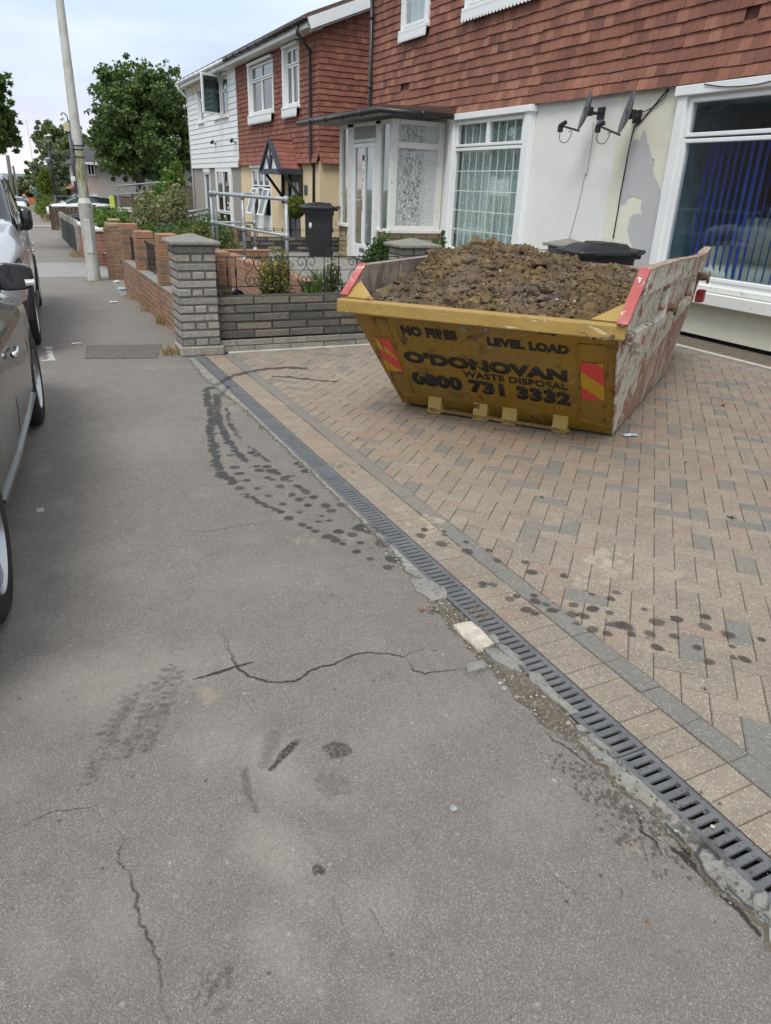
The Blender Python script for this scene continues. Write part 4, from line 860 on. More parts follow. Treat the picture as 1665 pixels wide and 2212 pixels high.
# grey stone pier and low wall closing the drive
def stone_pier(x0, x1, y0, y1, z0, z1, label, foot=True, rz=0):
    cx, cy = (x0+x1)/2, (y0+y1)/2; t_ = thing('stone_pier', label, 'gate pier', (cx, cy, z0), rz, 'grey stone piers of the low wall'); w, d, h = (x1-x0)/2, (y1-y0)/2, z1-z0
    m = MB(); bpier(m, -w, w, -d, d, .09 if foot else 0, h-.045, .0725, .008, .004, .010); m.build('shaft', 'grey_stone', t_)
    if foot:
        m = MB(); m.box(-w-.015, w+.03, -d-.02, d, 0, .09, 0, (.93, 0, 0), .012, None, .004); m.build('foot', 'grey_stone', t_)
    m = MB(); q = .045
    m.add([(-w-q, -d-q, h-.045), (w+q, -d-q, h-.045), (w+q, d+q, h-.045), (-w-q, d+q, h-.045), (-w-q, -d-q, h-.015), (w+q, -d-q, h-.015), (w+q, d+q, h-.015), (-w-q, d+q, h-.015), (-w*.1, -d*.1, h+.04), (w*.1, -d*.1, h+.042), (w*.1, d*.1, h+.04), (-w*.1, d*.1, h+.04)],
          [(3, 2, 1, 0), (0, 1, 5, 4), (1, 2, 6, 5), (2, 3, 7, 6), (3, 0, 4, 7), (4, 5, 9, 8), (5, 6, 10, 9), (6, 7, 11, 10), (7, 4, 8, 11), (8, 9, 10, 11)], 0, (.15, 0, 0))
    o = m.build('cap', 'grey_stone', t_); b = o.modifiers.new('b', 'BEVEL'); b.width = .008; b.segments = 2; return t_
stone_pier(1.285, 1.64, 6.84, 7.19, 0, 1.03, 'tall grey rock-faced stone pier with pyramid cap at the drive corner')
stone_pier(3.60, 3.98, 6.93, 7.28, 0, 1.0, 'grey stone pier showing behind the soil heap in front of the porch', False)
stone_pier(5.68, 6.02, 6.93, 7.26, 0, 1.01, 'grey stone pier behind the black wheelie bin lid by the white wall', False)
t_ = thing('garden_wall', 'low dark grey stone wall between the drive and the next garden', 'wall', (1.645, 6.93, 0))
m = MB(); bwall(m, 0, 1.95, 0, .16, .125, .52, .36, .079, .008, 'x', .004, ch=.009); m.build('stonework', 'dark_stone', t_)
m = MB(); bwall(m, 2.34, 4.03, 0, .16, .125, .52, .36, .079, .008, 'x', .004, ch=.009); m.build('stonework', 'dark_stone', t_)
m = MB(); bwall(m, -.01, 1.97, -.03, .15, 0, .125, .36, .0625, .006, 'x', .003, ch=.006); m.build('plinth', 'grey_stone', t_)
# wrought iron railing on that wall
SC = [(290,245),(275,285),(310,310),(365,275),(372,205),(315,158),(245,170),(208,255),(250,370),(340,455),(372,555),(335,645),(270,668),(215,625),(208,565),(238,522),(285,530),(302,568),(285,608)]
def smooth(P, n=6, closed=False):
    out = []
    for i in range(len(P)-1):
        p0 = Vector(P[max(i-1, 0)]); p1 = Vector(P[i]); p2 = Vector(P[i+1]); p3 = Vector(P[min(i+2, len(P)-1)])
        for k in range(n):
            t = k/n; out.append(.5*((2*p1)+(p2-p0)*t+(2*p0-5*p1+4*p2-p3)*t*t+(3*p1-p0-3*p2+p3)*t**3))
    out.append(Vector(P[-1])); return out
def scroll(m, x, zb, h, w, r=.004):
    for sg in (-1, 1):
        P = smooth([(x+sg*(a-205)/350*w, 0, zb+(675-b)/520*h) for a, b in SC]); m.tube(P, r, 6)
def railing(x0, x1, y, zb, zt, feet_z, scrolls, bars, label, name='iron_railing', r=.005):
    t_ = thing(name, label, 'railing', (x0, y, feet_z)); f = lambda z: z-feet_z; m = MB()
    m.box(0, x1-x0, -.010, .010, f(zt)-.004, f(zt)+.004); m.build('top_rail', 'black_iron', t_)
    m = MB(); m.box(0, x1-x0, -.010, .010, f(zb)-.004, f(zb)+.004)
    for q in (.12, .5, .88): m.box((x1-x0)*q-.007, (x1-x0)*q+.007, -.007, .007, 0, f(zb))
    m.build('bottom_rail', 'black_iron', t_)
    for b in bars:
        m = MB(); P = [(b-x0, 0, f(zb)), (b-x0, 0, f(zt))]; m.tube(P, r, 6); zc_ = (f(zb)+f(zt))/2
        m.tube([(b-x0, 0, zc_-.05), (b-x0, 0, zc_-.02), (b-x0, 0, zc_+.02), (b-x0, 0, zc_+.05)], [r, r*1.9, r*1.9, r], 6); m.build('baluster', 'black_iron', t_, True)
    for b in scrolls:
        m = MB(); scroll(m, b-x0, f(zb)+.004, f(zt)-f(zb)-.008, (zt-zb)*.68); m.build('scroll', 'black_iron', t_, True)
    return t_
bx = lambda p: FY(p, 600, 7.05).x
railing(1.64, 3.6, 7.05, .595, .865, .52, [bx(549), bx(662), bx(770)], [bx(p) for p in (468, 492, 510, 588, 605, 623, 700, 715, 731)], 'black wrought iron railing with heart scrolls on the low dark stone wall')
railing(3.98, 5.68, 7.05, .66, .93, .52, [4.4, 5.2], [4.1, 4.7, 4.8, 4.9, 5.5], 'black iron railing behind the soil heap between two stone piers')
# brown brick street wall with piers and grille infills
XW = 1.44
def gpx(p, x): return FX(*p, x)
def street_pier(y0, w, d, z1, mat, label, cap=None, x=XW, hc=.066, topm=None):
    z0 = gh(y0)-.05; t_ = thing('brick_pier', label, 'gate pier', (x, y0, z0), 0, 'brick piers along the pavement'); m = MB(); bpier(m, 0, w, 0, d, 0, z1-z0, hc); m.build('shaft', mat, t_)
    m = MB(); m.box(.004, w-.004, .004, d-.004, z1-z0+.002, z1-z0+.09, 0, (.65, 0, 0), .006, None, .002); m.build('top_brick', topm or 'orange_brick', t_); return t_
yA = 7.42; yB = 8.62; yC = 10.25; yD = 11.6
t_ = thing('street_wall', 'low brown brick wall with mortar-smeared top along the pavement', 'wall', (XW, 7.2, -.1))
m = MB(); bwall(m, 0, .2, 0, yD-7.2, 0, .50, .19, .066, .009, 'y'); m.build('brickwork', 'orange_brick', t_)
m = MB(); m.box(-.003, .203, 0, yD-7.2, .49, .515, 0, None, .006); m.build('mortar_top', 'concrete', t_)
street_pier(yA-.19, .36, .22, .80, 'brown_brick', 'short brown brick pier tight behind the grey stone pier', x=1.52)
street_pier(yB, .22, .24, .87, 'brown_brick', 'brown brick pier with a pink top brick nearest the grey stone pier')
street_pier(yC, .23, .24, .80, 'brown_brick', 'brown brick pier with top brick between the two black grilles')
street_pier(yD, .24, .24, .82, 'brown_brick', 'brown brick pier next to the tallest pier, topped by a cored brick')
def grille(y0, y1, z0, z1, label):
    t_ = thing('iron_grille', label, 'railing', (XW+.11, y0, z0), 0, 'black grilles in the brick street wall'); m = MB()
    m.box(-.006, .006, 0, y1-y0, z1-z0-.03, z1-z0-.018); m.box(-.006, .006, 0, y1-y0, .02, .032); m.build('frame', 'black_iron', t_)
    for k in range(int((y1-y0)/.1)):
        m = MB(); m.tube([(0, .05+k*.1, .02), (0, .05+k*.1, z1-z0-.02)], .006, 5); m.build('baluster', 'black_iron', t_)
grille(yA+.05, yB, .42, .83, 'black upright-bar grille nearest the grey stone pier')
grille(yB+.24, yC, .42, .80, 'black upright-bar grille in the middle of the brick street wall')
grille(yC+.24, yD, .42, .76, 'black upright-bar grille farthest down the brick street wall')
# tall pier across the gateway, white-capped wall, concrete-post fence
yT = G(256, 604).y; xa = G(237, 603).x; xb = G(275, 603).x
t_ = thing('brick_pier', 'tallest brick pier with a broken stepped top beside the white lamp post', 'gate pier', (xa, yT, gh(yT)-.03), 0, 'brick piers along the pavement')
hT = FY(240, 492, yT).z-gh(yT)+.03
m = MB(); bpier(m, 0, xb-xa, 0, .26, 0, hT, .07, .011, .002, .003, ((.62,), (.38,))); m.build('shaft', 'orange_brick', t_)
m = MB(); m.box(.02, xb-xa-.04, .02, .24, hT, hT+.085, 0, (.4, 0, 0), .02, None, .004); m.box(.08, xb-xa-.01, .05, .24, hT+.09, hT+.14, 0, (.4, 0, 0), .02, None, .004); m.build('top_brick', 'yellow_brick', t_)
yW = G(205, 575).y; xW = G(204, 576).x-.02; xW2 = G(222, 573).x; yW2 = G(176, 555).y-.1
t_ = thing('garden_wall', 'red brick wall with white coping behind the white lamp post', 'wall', (xW, yW, gh(yW)-.35)); hW = FY(212, 493, yW).z-(gh(yW)-.35)
m = MB(); bwall(m, 0, .22, 0, yW2-yW, 0, hW-.06, .19, .066, .009, 'y'); bwall(m, .22, .42, 0, .2, 0, hW-.06); m.build('brickwork', 'red_brick', t_)
m = MB(); m.box(-.03, .24, -.03, yW2-yW, hW-.058, hW, 0, None, .006); m.box(.24, .46, -.03, .22, hW-.058, hW, 0, None, .006); m.build('coping', 'old_white_paint', t_)
fx0, fy0 = G(175, 554).x, G(175, 554).y; fx1, fy1 = G(138, 515).x, G(138, 515).y; n = 7
hp0 = FY(164, 473, fy0).z-gh(fy0)+.1; hp1 = FY(131, 456, fy1).z-gh(fy1)+.1
for k in range(n):
    q = (k/(n-1))**1.15; x = fx0+(fx1-fx0)*q; yy = fy0+(fy1-fy0)*q; z = gh(yy)-.1; h = hp0+(hp1-hp0)*q-.05
    t_ = thing('fence_post', 'pale concrete fence post, %s of the seven beyond the red brick wall' % ['nearest', 'second', 'third', 'fourth', 'fifth', 'sixth', 'farthest and palest'][k], 'fence post', (x, yy, z), 0, 'concrete fence posts')
    m = MB(); w_ = .055 if k in (0, n-1) else .032; m.box(-w_, w_, -.05, .05, 0, h, 0, None, .01); m.add([(-w_, -.05, h), (w_, -.05, h), (w_, .05, h), (-w_, .05, h), (0, 0, h+.05)], [(0, 1, 4), (1, 2, 4), (2, 3, 4), (3, 0, 4)]); m.build('shaft', 'fence_concrete', t_)
    if k < n-1:
        q2 = ((k+1)/(n-1))**1.15; x2 = fx0+(fx1-fx0)*q2; y2 = fy0+(fy1-fy0)*q2
        m = MB(); d = Vector((x2-x, y2-yy, gh(y2)-gh(yy))); 
        for r in range(10): m.beam(Vector((x, yy, z+.15+r*(h-.25)/10)), Vector((x, yy, z+.15+r*(h-.25)/10))+d, .08, (h-.25)/10*.95)
        o = m.build('slatted_fence', 'fence_panel_black'); tag(o, 'dark slatted fence panel, %s from the red brick wall' % ['first', 'second', 'third', 'fourth', 'fifth', 'sixth'][k], 'fence', 'dark panels between concrete posts')
# ------------------------------------------------------------------ neighbour's garden, ramp and rails
m = MB()
nx_, ny_ = 24, 40
def gz_(x, y): return max(-.02, min(.12, .02+(y-7.3)*.02))+gh(y)*.0
vs = [(1.64+(7.2-1.64)*i/nx_, 7.1+(16.5-7.1)*j/ny_, gz_(0, 7.1+(16.5-7.1)*j/ny_)+.004*mn.noise(Vector((i, j, 0)))) for i in range(nx_+1) for j in range(ny_+1)]
m.add(vs, [(i*(ny_+1)+j, (i+1)*(ny_+1)+j, (i+1)*(ny_+1)+j+1, i*(ny_+1)+j+1) for i in range(nx_) for j in range(ny_)]); struct(m.build('garden_path', 'garden_path'))
m = MB()
for (a, b, z) in ((7.9, 9.4, .07), (9.4, 11.0, .10), (11.0, 12.6, .13), (12.6, 15.9, .16)):
    m.box(3.05, 6.1, a, b-.015, -.05, z, 0, None, .008)
struct(m.build('stepped_path', 'garden_path'))
t_ = thing('ramp_wall', 'orange brick ramp wall with a row of upright top bricks behind the hose', 'wall', (2.82, 7.85, 0))
m = MB(); LW = 3.55; bwall(m, 0, .2, 0, LW, -.02, .42, .19, .066, .009, 'y')
m.build('brickwork', 'orange_brick', t_); m = MB(); k = 0; m.box(.004, .196, .004, LW-.004, .42, .528, 0, (.5, 1, 0))
while k*.066 < LW-.05: m.box(-.003, .203, k*.066+.004, k*.066+.062, .424, .535, 0, (random.uniform(.5, .8), 0, 0), .003); k += 1
m.build('top_course', 'orange_brick', t_)
t_ = thing('ramp_wall', 'short brown brick wall across the ramp top behind the handrail', 'wall', (2.82, 11.9, .1))
m = MB(); bwall(m, 0, .95, 0, .2, 0, .30); k = 0
m.build('brickwork', 'brown_brick', t_); m = MB()
while k*.066 < .92: m.box(k*.066+.004, k*.066+.062, -.003, .203, .304, .41, 0, (random.uniform(.2, .8), 0, 0), .003); k += 1
m.box(-.01, .96, -.01, .21, .412, .43, 0, (.7, 0, 0)); m.build('top_course', 'orange_brick', t_)
t_ = thing('brick_stub', 'brown brick wall end standing behind the handrail posts', 'wall', (FY(470, 500, 14.5).x, 14.5, 0)); wq = FY(513, 500, 14.5).x-FY(470, 500, 14.5).x
m = MB(); bwall(m, 0, wq, 0, .22, -.2, FY(480, 488, 14.5).z, .2, .075); m.build('brickwork', 'orange_brick', t_)
m = MB(); bwall(m, wq+.01, wq+.26, -.02, .22, -.2, FY(480, 488, 14.5).z+.02, .16, .1, .012, 'x', .012); m.build('stone_end', 'dark_stone', t_)
def pipe_rail(name, label, P, tz, mz, rad=.024):
    t_ = thing(name, label, 'handrail', P[0])
    O = Vector(P[0]); m = MB(); m.tube([Vector((p[0], p[1], p[2]+0)) + Vector((0, 0, tz-p[2]))-O for p in P], rad, 10); m.build('top_rail', 'galvanised', t_, True)
    m = MB(); m.tube([Vector((p[0], p[1], mz))-O for p in P], rad*.85, 10); m.build('mid_rail', 'galvanised', t_, True)
    for p in P:
        q = Vector(p)-O; m = MB(); m.tube([q, Vector((q.x, q.y, tz-O.z))], rad, 10)
        for zz in (tz-O.z, mz-O.z): m.tube([(q.x, q.y, zz-.04), (q.x, q.y, zz+.035)], rad*1.35, 10)
        m.lathe([(.055, 0), (.055, .008), (.03, .02), (.03, .05)], 12, 0, Matrix.Translation(q)); m.build('post', 'galvanised', t_, True)
pipe_rail('handrail', 'galvanised tube handrail with three posts descending beside the ramp', [(2.86, 12.0, .5), (2.92, 10.45, .53), (3.05, 9.0, .30)], 1.345, .93, .022)
pipe_rail('handrail', 'shorter galvanised handrail running across behind the first', [(2.93, 12.05, .5), (3.56, 12.1, .52)], 1.345, .93, .020)
y_ = 30; pa, pb = FY(378, 461, 22), FY(452, 452, 22); m = MB(); m.tube([pa, pb], .035, 8); m.tube([pa+Vector((0, 0, -.12)), pb+Vector((0, 0, -.12))], .035, 8)
for q in (.1, .9): p = pa.lerp(pb, q); m.tube([p, (p.x, p.y, gh(22)-.1)], .03, 8)
o = m.build('handrail', 'galvanised', None, True); tag(o, 'distant pair of parallel grey rails above the green shrubs', 'handrail')
# hose coil
m = MB(); c = FY(512, 598, 7.45)
for k in range(9):
    rx = .135+random.uniform(-.012, .012); rz_ = .215+random.uniform(-.015, .02); P = []
    for i in range(33):
        a = 2*math.pi*i/32; x = rx*math.cos(a)*.85; z = rz_*math.sin(a); P.append((x+k*.011-.05+z*-.18, (k-4)*.014+.02*math.sin(a*2+k), z))
    m.tube(P, .0105, 8)
o = m.build('hose', 'hose_black', None, True); o.location = (c.x, 7.45, .20+.06+.02); tag(o, 'coiled black hose propped behind the railing', 'hose')
# boundary wall with railing far side, in front of the tiled house
yb = 16.3; xl, xr_ = FY(528, 510, yb).x, 7.2; zt = FY(600, 512, yb).z
t_ = thing('garden_wall', 'low dark stone wall under a thin black railing before the cream house front', 'wall', (xl, yb, -.3)); m = MB(); bwall(m, 0, xr_-xl, 0, .2, 0, zt+.3, .34, .09, .01, 'x', .01, ch=.02); m.build('stonework', 'dark_stone', t_)
zr0, zr1 = FY(600, 510, yb).z+.0, FY(600, 499, yb).z; 
railing(xl, xr_, yb+.1, zt+.13, FY(600, 498, yb).z+.03, zt, [xl+.3+.5*k*1.7 for k in range(4)], [xl+.1+.2*k for k in range(14)], 'thin black scroll railing on the low dark wall behind the bin', 'iron_railing', .006)
# shrubs
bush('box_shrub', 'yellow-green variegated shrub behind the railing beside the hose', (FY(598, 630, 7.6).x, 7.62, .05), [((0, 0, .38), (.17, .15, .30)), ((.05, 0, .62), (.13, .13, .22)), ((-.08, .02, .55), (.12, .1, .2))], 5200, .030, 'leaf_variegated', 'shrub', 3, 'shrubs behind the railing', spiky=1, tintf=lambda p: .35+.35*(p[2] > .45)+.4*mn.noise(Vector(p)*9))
bush('box_shrub', 'slim olive shrub behind the railing near the skip corner', (FY(706, 630, 7.6).x, 7.6, .05), [((0, 0, .30), (.10, .1, .26)), ((.07, 0, .5), (.10, .1, .24)), ((.18, 0, .3), (.06, .08, .2)), ((-.04, 0, .2), (.08, .08, .18))], 3600, .026, 'leaf_olive', 'shrub', 4, 'shrubs behind the railing', spiky=1)
bush('box_shrub', 'bright green rounded shrub in front of the porch door', (FY(818, 560, 8.6).x, 8.6, .1), [((0, 0, .55), (.21, .2, .26)), ((.06, 0, .72), (.15, .15, .2)), ((-.08, 0, .45), (.18, .18, .26))], 6500, .032, 'leaf_box', 'shrub', 5, 'shrubs behind the railing', spiky=1)
bush('box_shrub', 'small fresh green sprig beside the cream pier below the lace window', (FY(947, 545, 8.6).x, 8.6, .1), [((0, 0, .70), (.10, .08, .12)), ((.05, 0, .84), (.05, .05, .10))], 420, .045, 'leaf_fresh', 'shrub', 6, 'shrubs behind the railing', spiky=1)
tuft(700, 552, 60, .22, .05, 'leaf_fresh', 'small pale green weed above the top rail left of the slim shrub', 4, P=Vector((FY(681, 556, 8.4).x, 8.4, .42)))
m = MB(); o = tuft(675, 590, 90, .45, .06, 'leaf_fresh', 'thin upright green weed between the two railing shrubs', 9, P=Vector((FY(682, 620, 7.6).x, 7.6, .30)))
# climbing and rough garden plants beyond the brick street wall
def gpos(px, py, Y): p = FY(px, py, Y); return (p.x, Y, gh(Y)-.1)
bush('hedge_shrub', 'leafy green shrub behind the middle brick piers', gpos(330, 500, 12.6), [((0, 0, .75), (.5, .5, .32)), ((.5, .3, .72), (.45, .4, .35)), ((1.0, .3, .75), (.45, .4, .35))], 6500, .055, 'leaf_fresh', 'shrub', 11, 'garden shrubs past the stone pier')
bush('hedge_shrub', 'tall feathery cream-flowered shrub behind the street wall', gpos(312, 470, 17), [((0, 0, 1.0), (.26, .4, .5)), ((.1, 0, 1.25), (.16, .3, .35)), ((-.05, 0, .6), (.35, .4, .4))], 6500, .06, 'leaf_buddleia', 'shrub', 12, 'garden shrubs past the stone pier', spiky=1)
bush('hedge_shrub', 'pale flowering shrub below the lime-green treetop', gpos(368, 470, 19), [((0, 0, 1.0), (.42, .5, .5)), ((.18, 0, 1.35), (.28, .4, .4)), ((-.4, 0, .7), (.3, .4, .4))], 7000, .065, 'leaf_buddleia', 'shrub', 13, 'garden shrubs past the stone pier', spiky=1)
bush('hedge_shrub', 'lime-green leafy sapling in front of the white clad house', gpos(378, 440, 21), [((0, 0, 1.75), (.32, .35, .4)), ((-.25, 0, 1.4), (.42, .4, .36)), ((.12, 0, 2.1), (.14, .2, .25)), ((-.45, 0, 1.0), (.4, .4, .4))], 4200, .10, 'leaf_bright', 'shrub', 14, 'garden shrubs past the stone pier', spiky=1)
bush('hedge_shrub', 'dark green shrub under the galvanised handrail', gpos(425, 500, 13.8), [((0, 0, .75), (.5, .4, .42)), ((.35, 0, .95), (.3, .3, .3)), ((-.4, 0, .65), (.35, .35, .3))], 5200, .05, 'leaf_box', 'shrub', 15, 'garden shrubs past the stone pier')
bush('hedge_shrub', 'green shrub growing between the lamp post and the tallest pier', gpos(225, 520, 17.5), [((0, 0, .75), (.35, .5, .45)), ((.35, 0, .9), (.3, .4, .3)), ((.15, -.4, .35), (.2, .3, .3))], 4200, .07, 'leaf_bright', 'shrub', 16, 'garden shrubs past the stone pier')
bush('hedge_shrub', 'olive shrub right behind the grey pier cap', gpos(395, 490, 11.5), [((0, 0, .80), (.35, .35, .22)), ((.25, 0, .95), (.2, .2, .15))], 2600, .045, 'leaf_variegated', 'shrub', 17, 'garden shrubs past the stone pier')
# weeds at wall feet
for i, (px, py, n_, h_, sp_, mt, lb) in enumerate(((372, 765, 130, .10, .10, 'dry_grass', 'straw-coloured tuft at the foot of the grey stone pier'), (352, 700, 90, .16, .08, 'dry_grass', 'dry stalks against the brick street wall near the stone pier'), (322, 672, 60, .12, .12, 'dry_grass', 'dry stalks halfway along the brick street wall'), (290, 645, 60, .10, .14, 'dry_grass', 'dry litter-strewn grass near the far end of the brick wall'), (197, 609, 40, .05, .12, 'dry_grass', 'thin straw-coloured grass at the lamp post foot'), (176, 555, 110, .22, .25, 'dry_grass', 'dry yellow tuft at the near concrete fence post'), (158, 515, 120, .5, .35, 'leaf_buddleia', 'greyish weed growing against the dark fence panels'), (140, 490, 160, .4, .5, 'dry_grass', 'yellow grass beside the farthest concrete post'), (212, 600, 30, .05, .1, 'dry_grass', 'sparse straw between lamp post and tallest pier'), (875, 1124, 0, 0, 0, '', ''), (1580, 1120, 60, .02, .022, 'leaf_box', 'small green weed between blocks near the right edge'), (1520, 1490, 20, .012, .01, 'leaf_box', 'tiny green weed in a joint at the lower right'), (668, 742, 14, .05, .015, 'leaf_fresh', 'tiny green seedling by the white edging strip'), (1245, 1330, 16, .012, .008, 'leaf_box', 'tiny weed in a joint of the grey border course'), (1170, 1075, 18, .014, .010, 'leaf_box', 'tiny green weed among the herringbone blocks above the wet spots'), (1480, 1000, 14, .012, .010, 'leaf_box', 'tiny weed between blocks right of the skip shadow'), (960, 1150, 14, .012, .008, 'leaf_olive', 'olive weed speck beside the border blocks by the wet spots'), (1035, 1330, 60, .018, .05, 'dry_grass', 'brown dry scraps between the drain and the broken block'))):
    if n_: tuft(px, py, n_, h_, sp_, mt, lb, 20+i)
#@@SPLIT@@
# ------------------------------------------------------------------ the skip
SB = gz(1322, 945); VA = R_(35.6); SV = Vector((math.cos(VA), math.sin(VA), 0)); SU = Vector((SV.y, -SV.x, 0))
skip = thing('skip', 'yellow and white builder\'s skip with peeling paint, heaped with soil', 'skip', (SB.x, SB.y, .004), VA-math.pi/2)
BL, BR, RR_, RL_ = Vector((-1.553, -.135, .02)), Vector((0, 0, .02)), Vector((.068, -.785, .855)), Vector((-1.632, -.865, .845))
LR = 2.21
_n = (BR-BL).cross(RL_-BL).normalized(); RR_.y = BR.y-(_n.x*(RR_.x-BR.x)+_n.z*(RR_.z-BR.z))/_n.y
def plate(m, poly, n, th, mi_out=0, mi_in=1):
    n = Vector(n).normalized(); k = len(poly); P = [Vector(p) for p in poly]; Q = [p-n*th for p in P]
    m.add(P, [tuple(range(k))], mi_out); m.add(Q, [tuple(reversed(range(k)))], mi_in)
    for i in range(k): m.add([P[i], P[(i+1) % k], Q[(i+1) % k], Q[i]], [(0, 1, 2, 3)], mi_out)
fn = (BR-BL).cross(RL_-BL).normalized()
if fn.y > 0: fn = -fn
m = MB(); plate(m, [BL, BR, RR_, RL_], fn, .008); m.build('end_plate', ['skip_yellow', 'skip_inside'], skip)
TL_, TR_ = Vector((-1.62, 3.0, .87)), Vector((.07, 3.0, .87)); CL, CR_ = Vector((-1.553, LR-.05, .02)), Vector((0, LR, .02))
rn = (CL-CR_).cross(TR_-CR_).normalized(); rn = rn if rn.y > 0 else -rn
m = MB(); plate(m, [CL, CR_, TR_, TL_], rn, .008); m.build('end_plate', ['skip_yellow', 'skip_inside'], skip)
sp = lambda v, z, o=0.: Vector((.08*z+o, v, z)); sl = lambda v, z, o=0.: Vector((-1.553-.08*z-o, v-.07, z))
def poly_side(f, pts, o=0.): return [f(v, z, o) for v, z in pts]
upper = [(-.785, .86), (-.52, 1.13), (.6, 1.125), (1.4, 1.095), (2.2, 1.075), (2.56, 1.10), (3.0, .87), (2.75, .62), (1.9, .56), (.9, .42), (.3, .14), (0, .02)]
lower = [(0, .02), (.3, .14), (.9, .42), (1.9, .56), (2.75, .62), (LR, .02)]
m = MB()
plate(m, poly_side(sp, upper), (1, 0, -.08), .008); m.build('side_plate', ['skip_white', 'skip_inside'], skip)
m = MB(); plate(m, poly_side(sp, lower), (1, 0, -.08), .008); plab(m.build('side_plate', ['skip_white_low', 'skip_inside'], skip), 'scuffed dark red and grey lower side plate')
m = MB(); plate(m, poly_side(sl, [(-.785, .86), (-.55, 1.03), (1.2, 1.03), (2.2, 1.04), (3.0, .87), (LR, .02), (0, .02)]), (-1, 0, -.08), .008); m.build('side_plate', ['skip_white', 'skip_inside'], skip)
m = MB(); m.add([BL, BR, CR_, CL], [(0, 1, 2, 3)]); m.build('floor_plate', 'skip_inside', skip)
# rims
m = MB(); ext = (RR_-RL_).normalized(); 
def lip(m, a, b, out, w=.055, h=.085, mi=0, up=.012):
    a, b = Vector(a), Vector(b); o = Vector(out); P = []
    for q in (a, b):
        P += [q+Vector((0, 0, up))-o*.012, q+o*w+Vector((0, 0, up-.004)), q+o*w+Vector((0, 0, up-h)), q+Vector((0, 0, up-h))-o*.0+(-Vector((0, 0, 0)))]
    m.add(P, [(0, 1, 5, 4), (1, 2, 6, 5), (2, 3, 7, 6), (3, 0, 4, 7), (3, 2, 1, 0), (4, 5, 6, 7)], mi)
lip(m, RL_-ext*.03, RR_+ext*.035, (0.0, -1, 0)); o = m.build('rim', 'skip_yellow_rim', skip); b_ = o.modifiers.new('b', 'BEVEL'); b_.width = .008; b_.segments = 2
m = MB(); lip(m, TR_+Vector((.03, 0, 0)), TL_-Vector((.03, 0, 0)), (0, 1, 0)); m.build('rim', 'skip_inside', skip)
# triangular yellow gussets inside the front corners
for tri in ([RL_+Vector((.0, .0, .013)), RL_+Vector((.20, .01, .013)), RL_+Vector((.02, .16, .10))], [RR_+Vector((0, 0, .013)), RR_+Vector((-.17, -.01, .013)), RR_+Vector((-.02, .15, .10))]): m = MB(); m.add(tri, [(0, 1, 2)]); o = m.build('corner_gusset', 'skip_yellow_rim', skip); sd_ = o.modifiers.new('t', 'SOLIDIFY'); sd_.thickness = .008
# red sloping end rails and painted side rails
def rail(m, pts, f, w, h, o0=0., mi=0):
    P = []
    for v, z in pts: P.append((f(v, z, o0-.012), f(v, z, o0+w), f(v, z-h, o0+w), f(v, z-h, o0)))
    V_ = [p for q in P for p in q]; n = len(P); m.add(V_, [(i*4+a, i*4+(a+1) % 4, i*4+4+(a+1) % 4, i*4+4+a) for i in range(n-1) for a in range(4)]+[(3, 2, 1, 0), (n*4-4, n*4-3, n*4-2, n*4-1)], mi)
m = MB(); m.beam(sp(-.80, .87, .016), sp(-.50, 1.145, .016), .06, .02); o = m.build('sloping_rail', 'skip_red', skip)
m = MB(); m.beam(sl(-.80, .87, .016), sl(-.54, 1.042, .016), .05, .02); o = m.build('sloping_rail', 'skip_red', skip)
ear = [(-.50, 1.145), (-.1, 1.14), (.6, 1.13), (1.4, 1.10), (1.9, 1.085), (2.2, 1.085), (2.4, 1.10), (2.56, 1.125)]
m = MB(); rail(m, ear, sp, .05, .15); o = m.build('side_rail', 'skip_white', skip); b_ = o.modifiers.new('b', 'BEVEL'); b_.width = .006
m = MB(); rail(m, [(-.50, 1.147), (-.1, 1.142), (.6, 1.132), (1.4, 1.102), (1.9, 1.087), (2.2, 1.087), (2.4, 1.102), (2.56, 1.127)], sp, .052, .006, .002); m.build('rail_top', 'skip_dusty', skip)
m = MB(); rail(m, [(-.54, 1.04), (.6, 1.04), (1.6, 1.04), (2.25, 1.05)], sl, .05, .12); m.build('side_rail', 'skip_inside', skip)
m = MB(); rail(m, [(-.56, .80), (.2, .765), (1.2, .75), (2.3, .745)], sp, .05, .075); o = m.build('lower_rib', 'skip_white', skip); b_ = o.modifiers.new('b', 'BEVEL'); b_.width = .008
m = MB(); rail(m, [(-.56, .80), (-.28, .745), (-.20, .66)], sp, .052, .05); o = m.build('corner_rib', 'skip_white', skip)
for v in (.62, 2.1):
    m = MB(); m.box(.055, .112, v-.05, v+.05, .73, .99, 0, None, .008); m.build('stiffener', 'skip_white', skip)
m = MB(); plate(m, poly_side(sp, [(1.98, .76), (2.12, .99), (2.54, 1.04), (2.78, .78), (2.7, .70), (2.3, .72)], .006), (1, 0, -.08), .004); o = m.build('red_panel', 'skip_red_dark', skip)
m = MB(); m.box(.075, .15, 2.72, 2.86, .62, .73, 0, None, .008); m.build('red_block', 'skip_red_dark', skip)
for v, z in ((.72, .80), (2.62, .86)):
    m = MB(); M = Matrix.Translation(sp(v, z, .0)) @ Matrix.Rotation(math.pi/2, 4, 'Y'); m.lathe([(.032, 0), (.032, .06), (.028, .062), (.028, .085), (.055, .088), (.055, .105), (.0, .106)], 16, 0, M); m.lathe([(.06, 0), (.06, .01), (.0, .012)], 16, 0, M); m.build('lifting_lug', 'rust_metal', skip, True, 40)
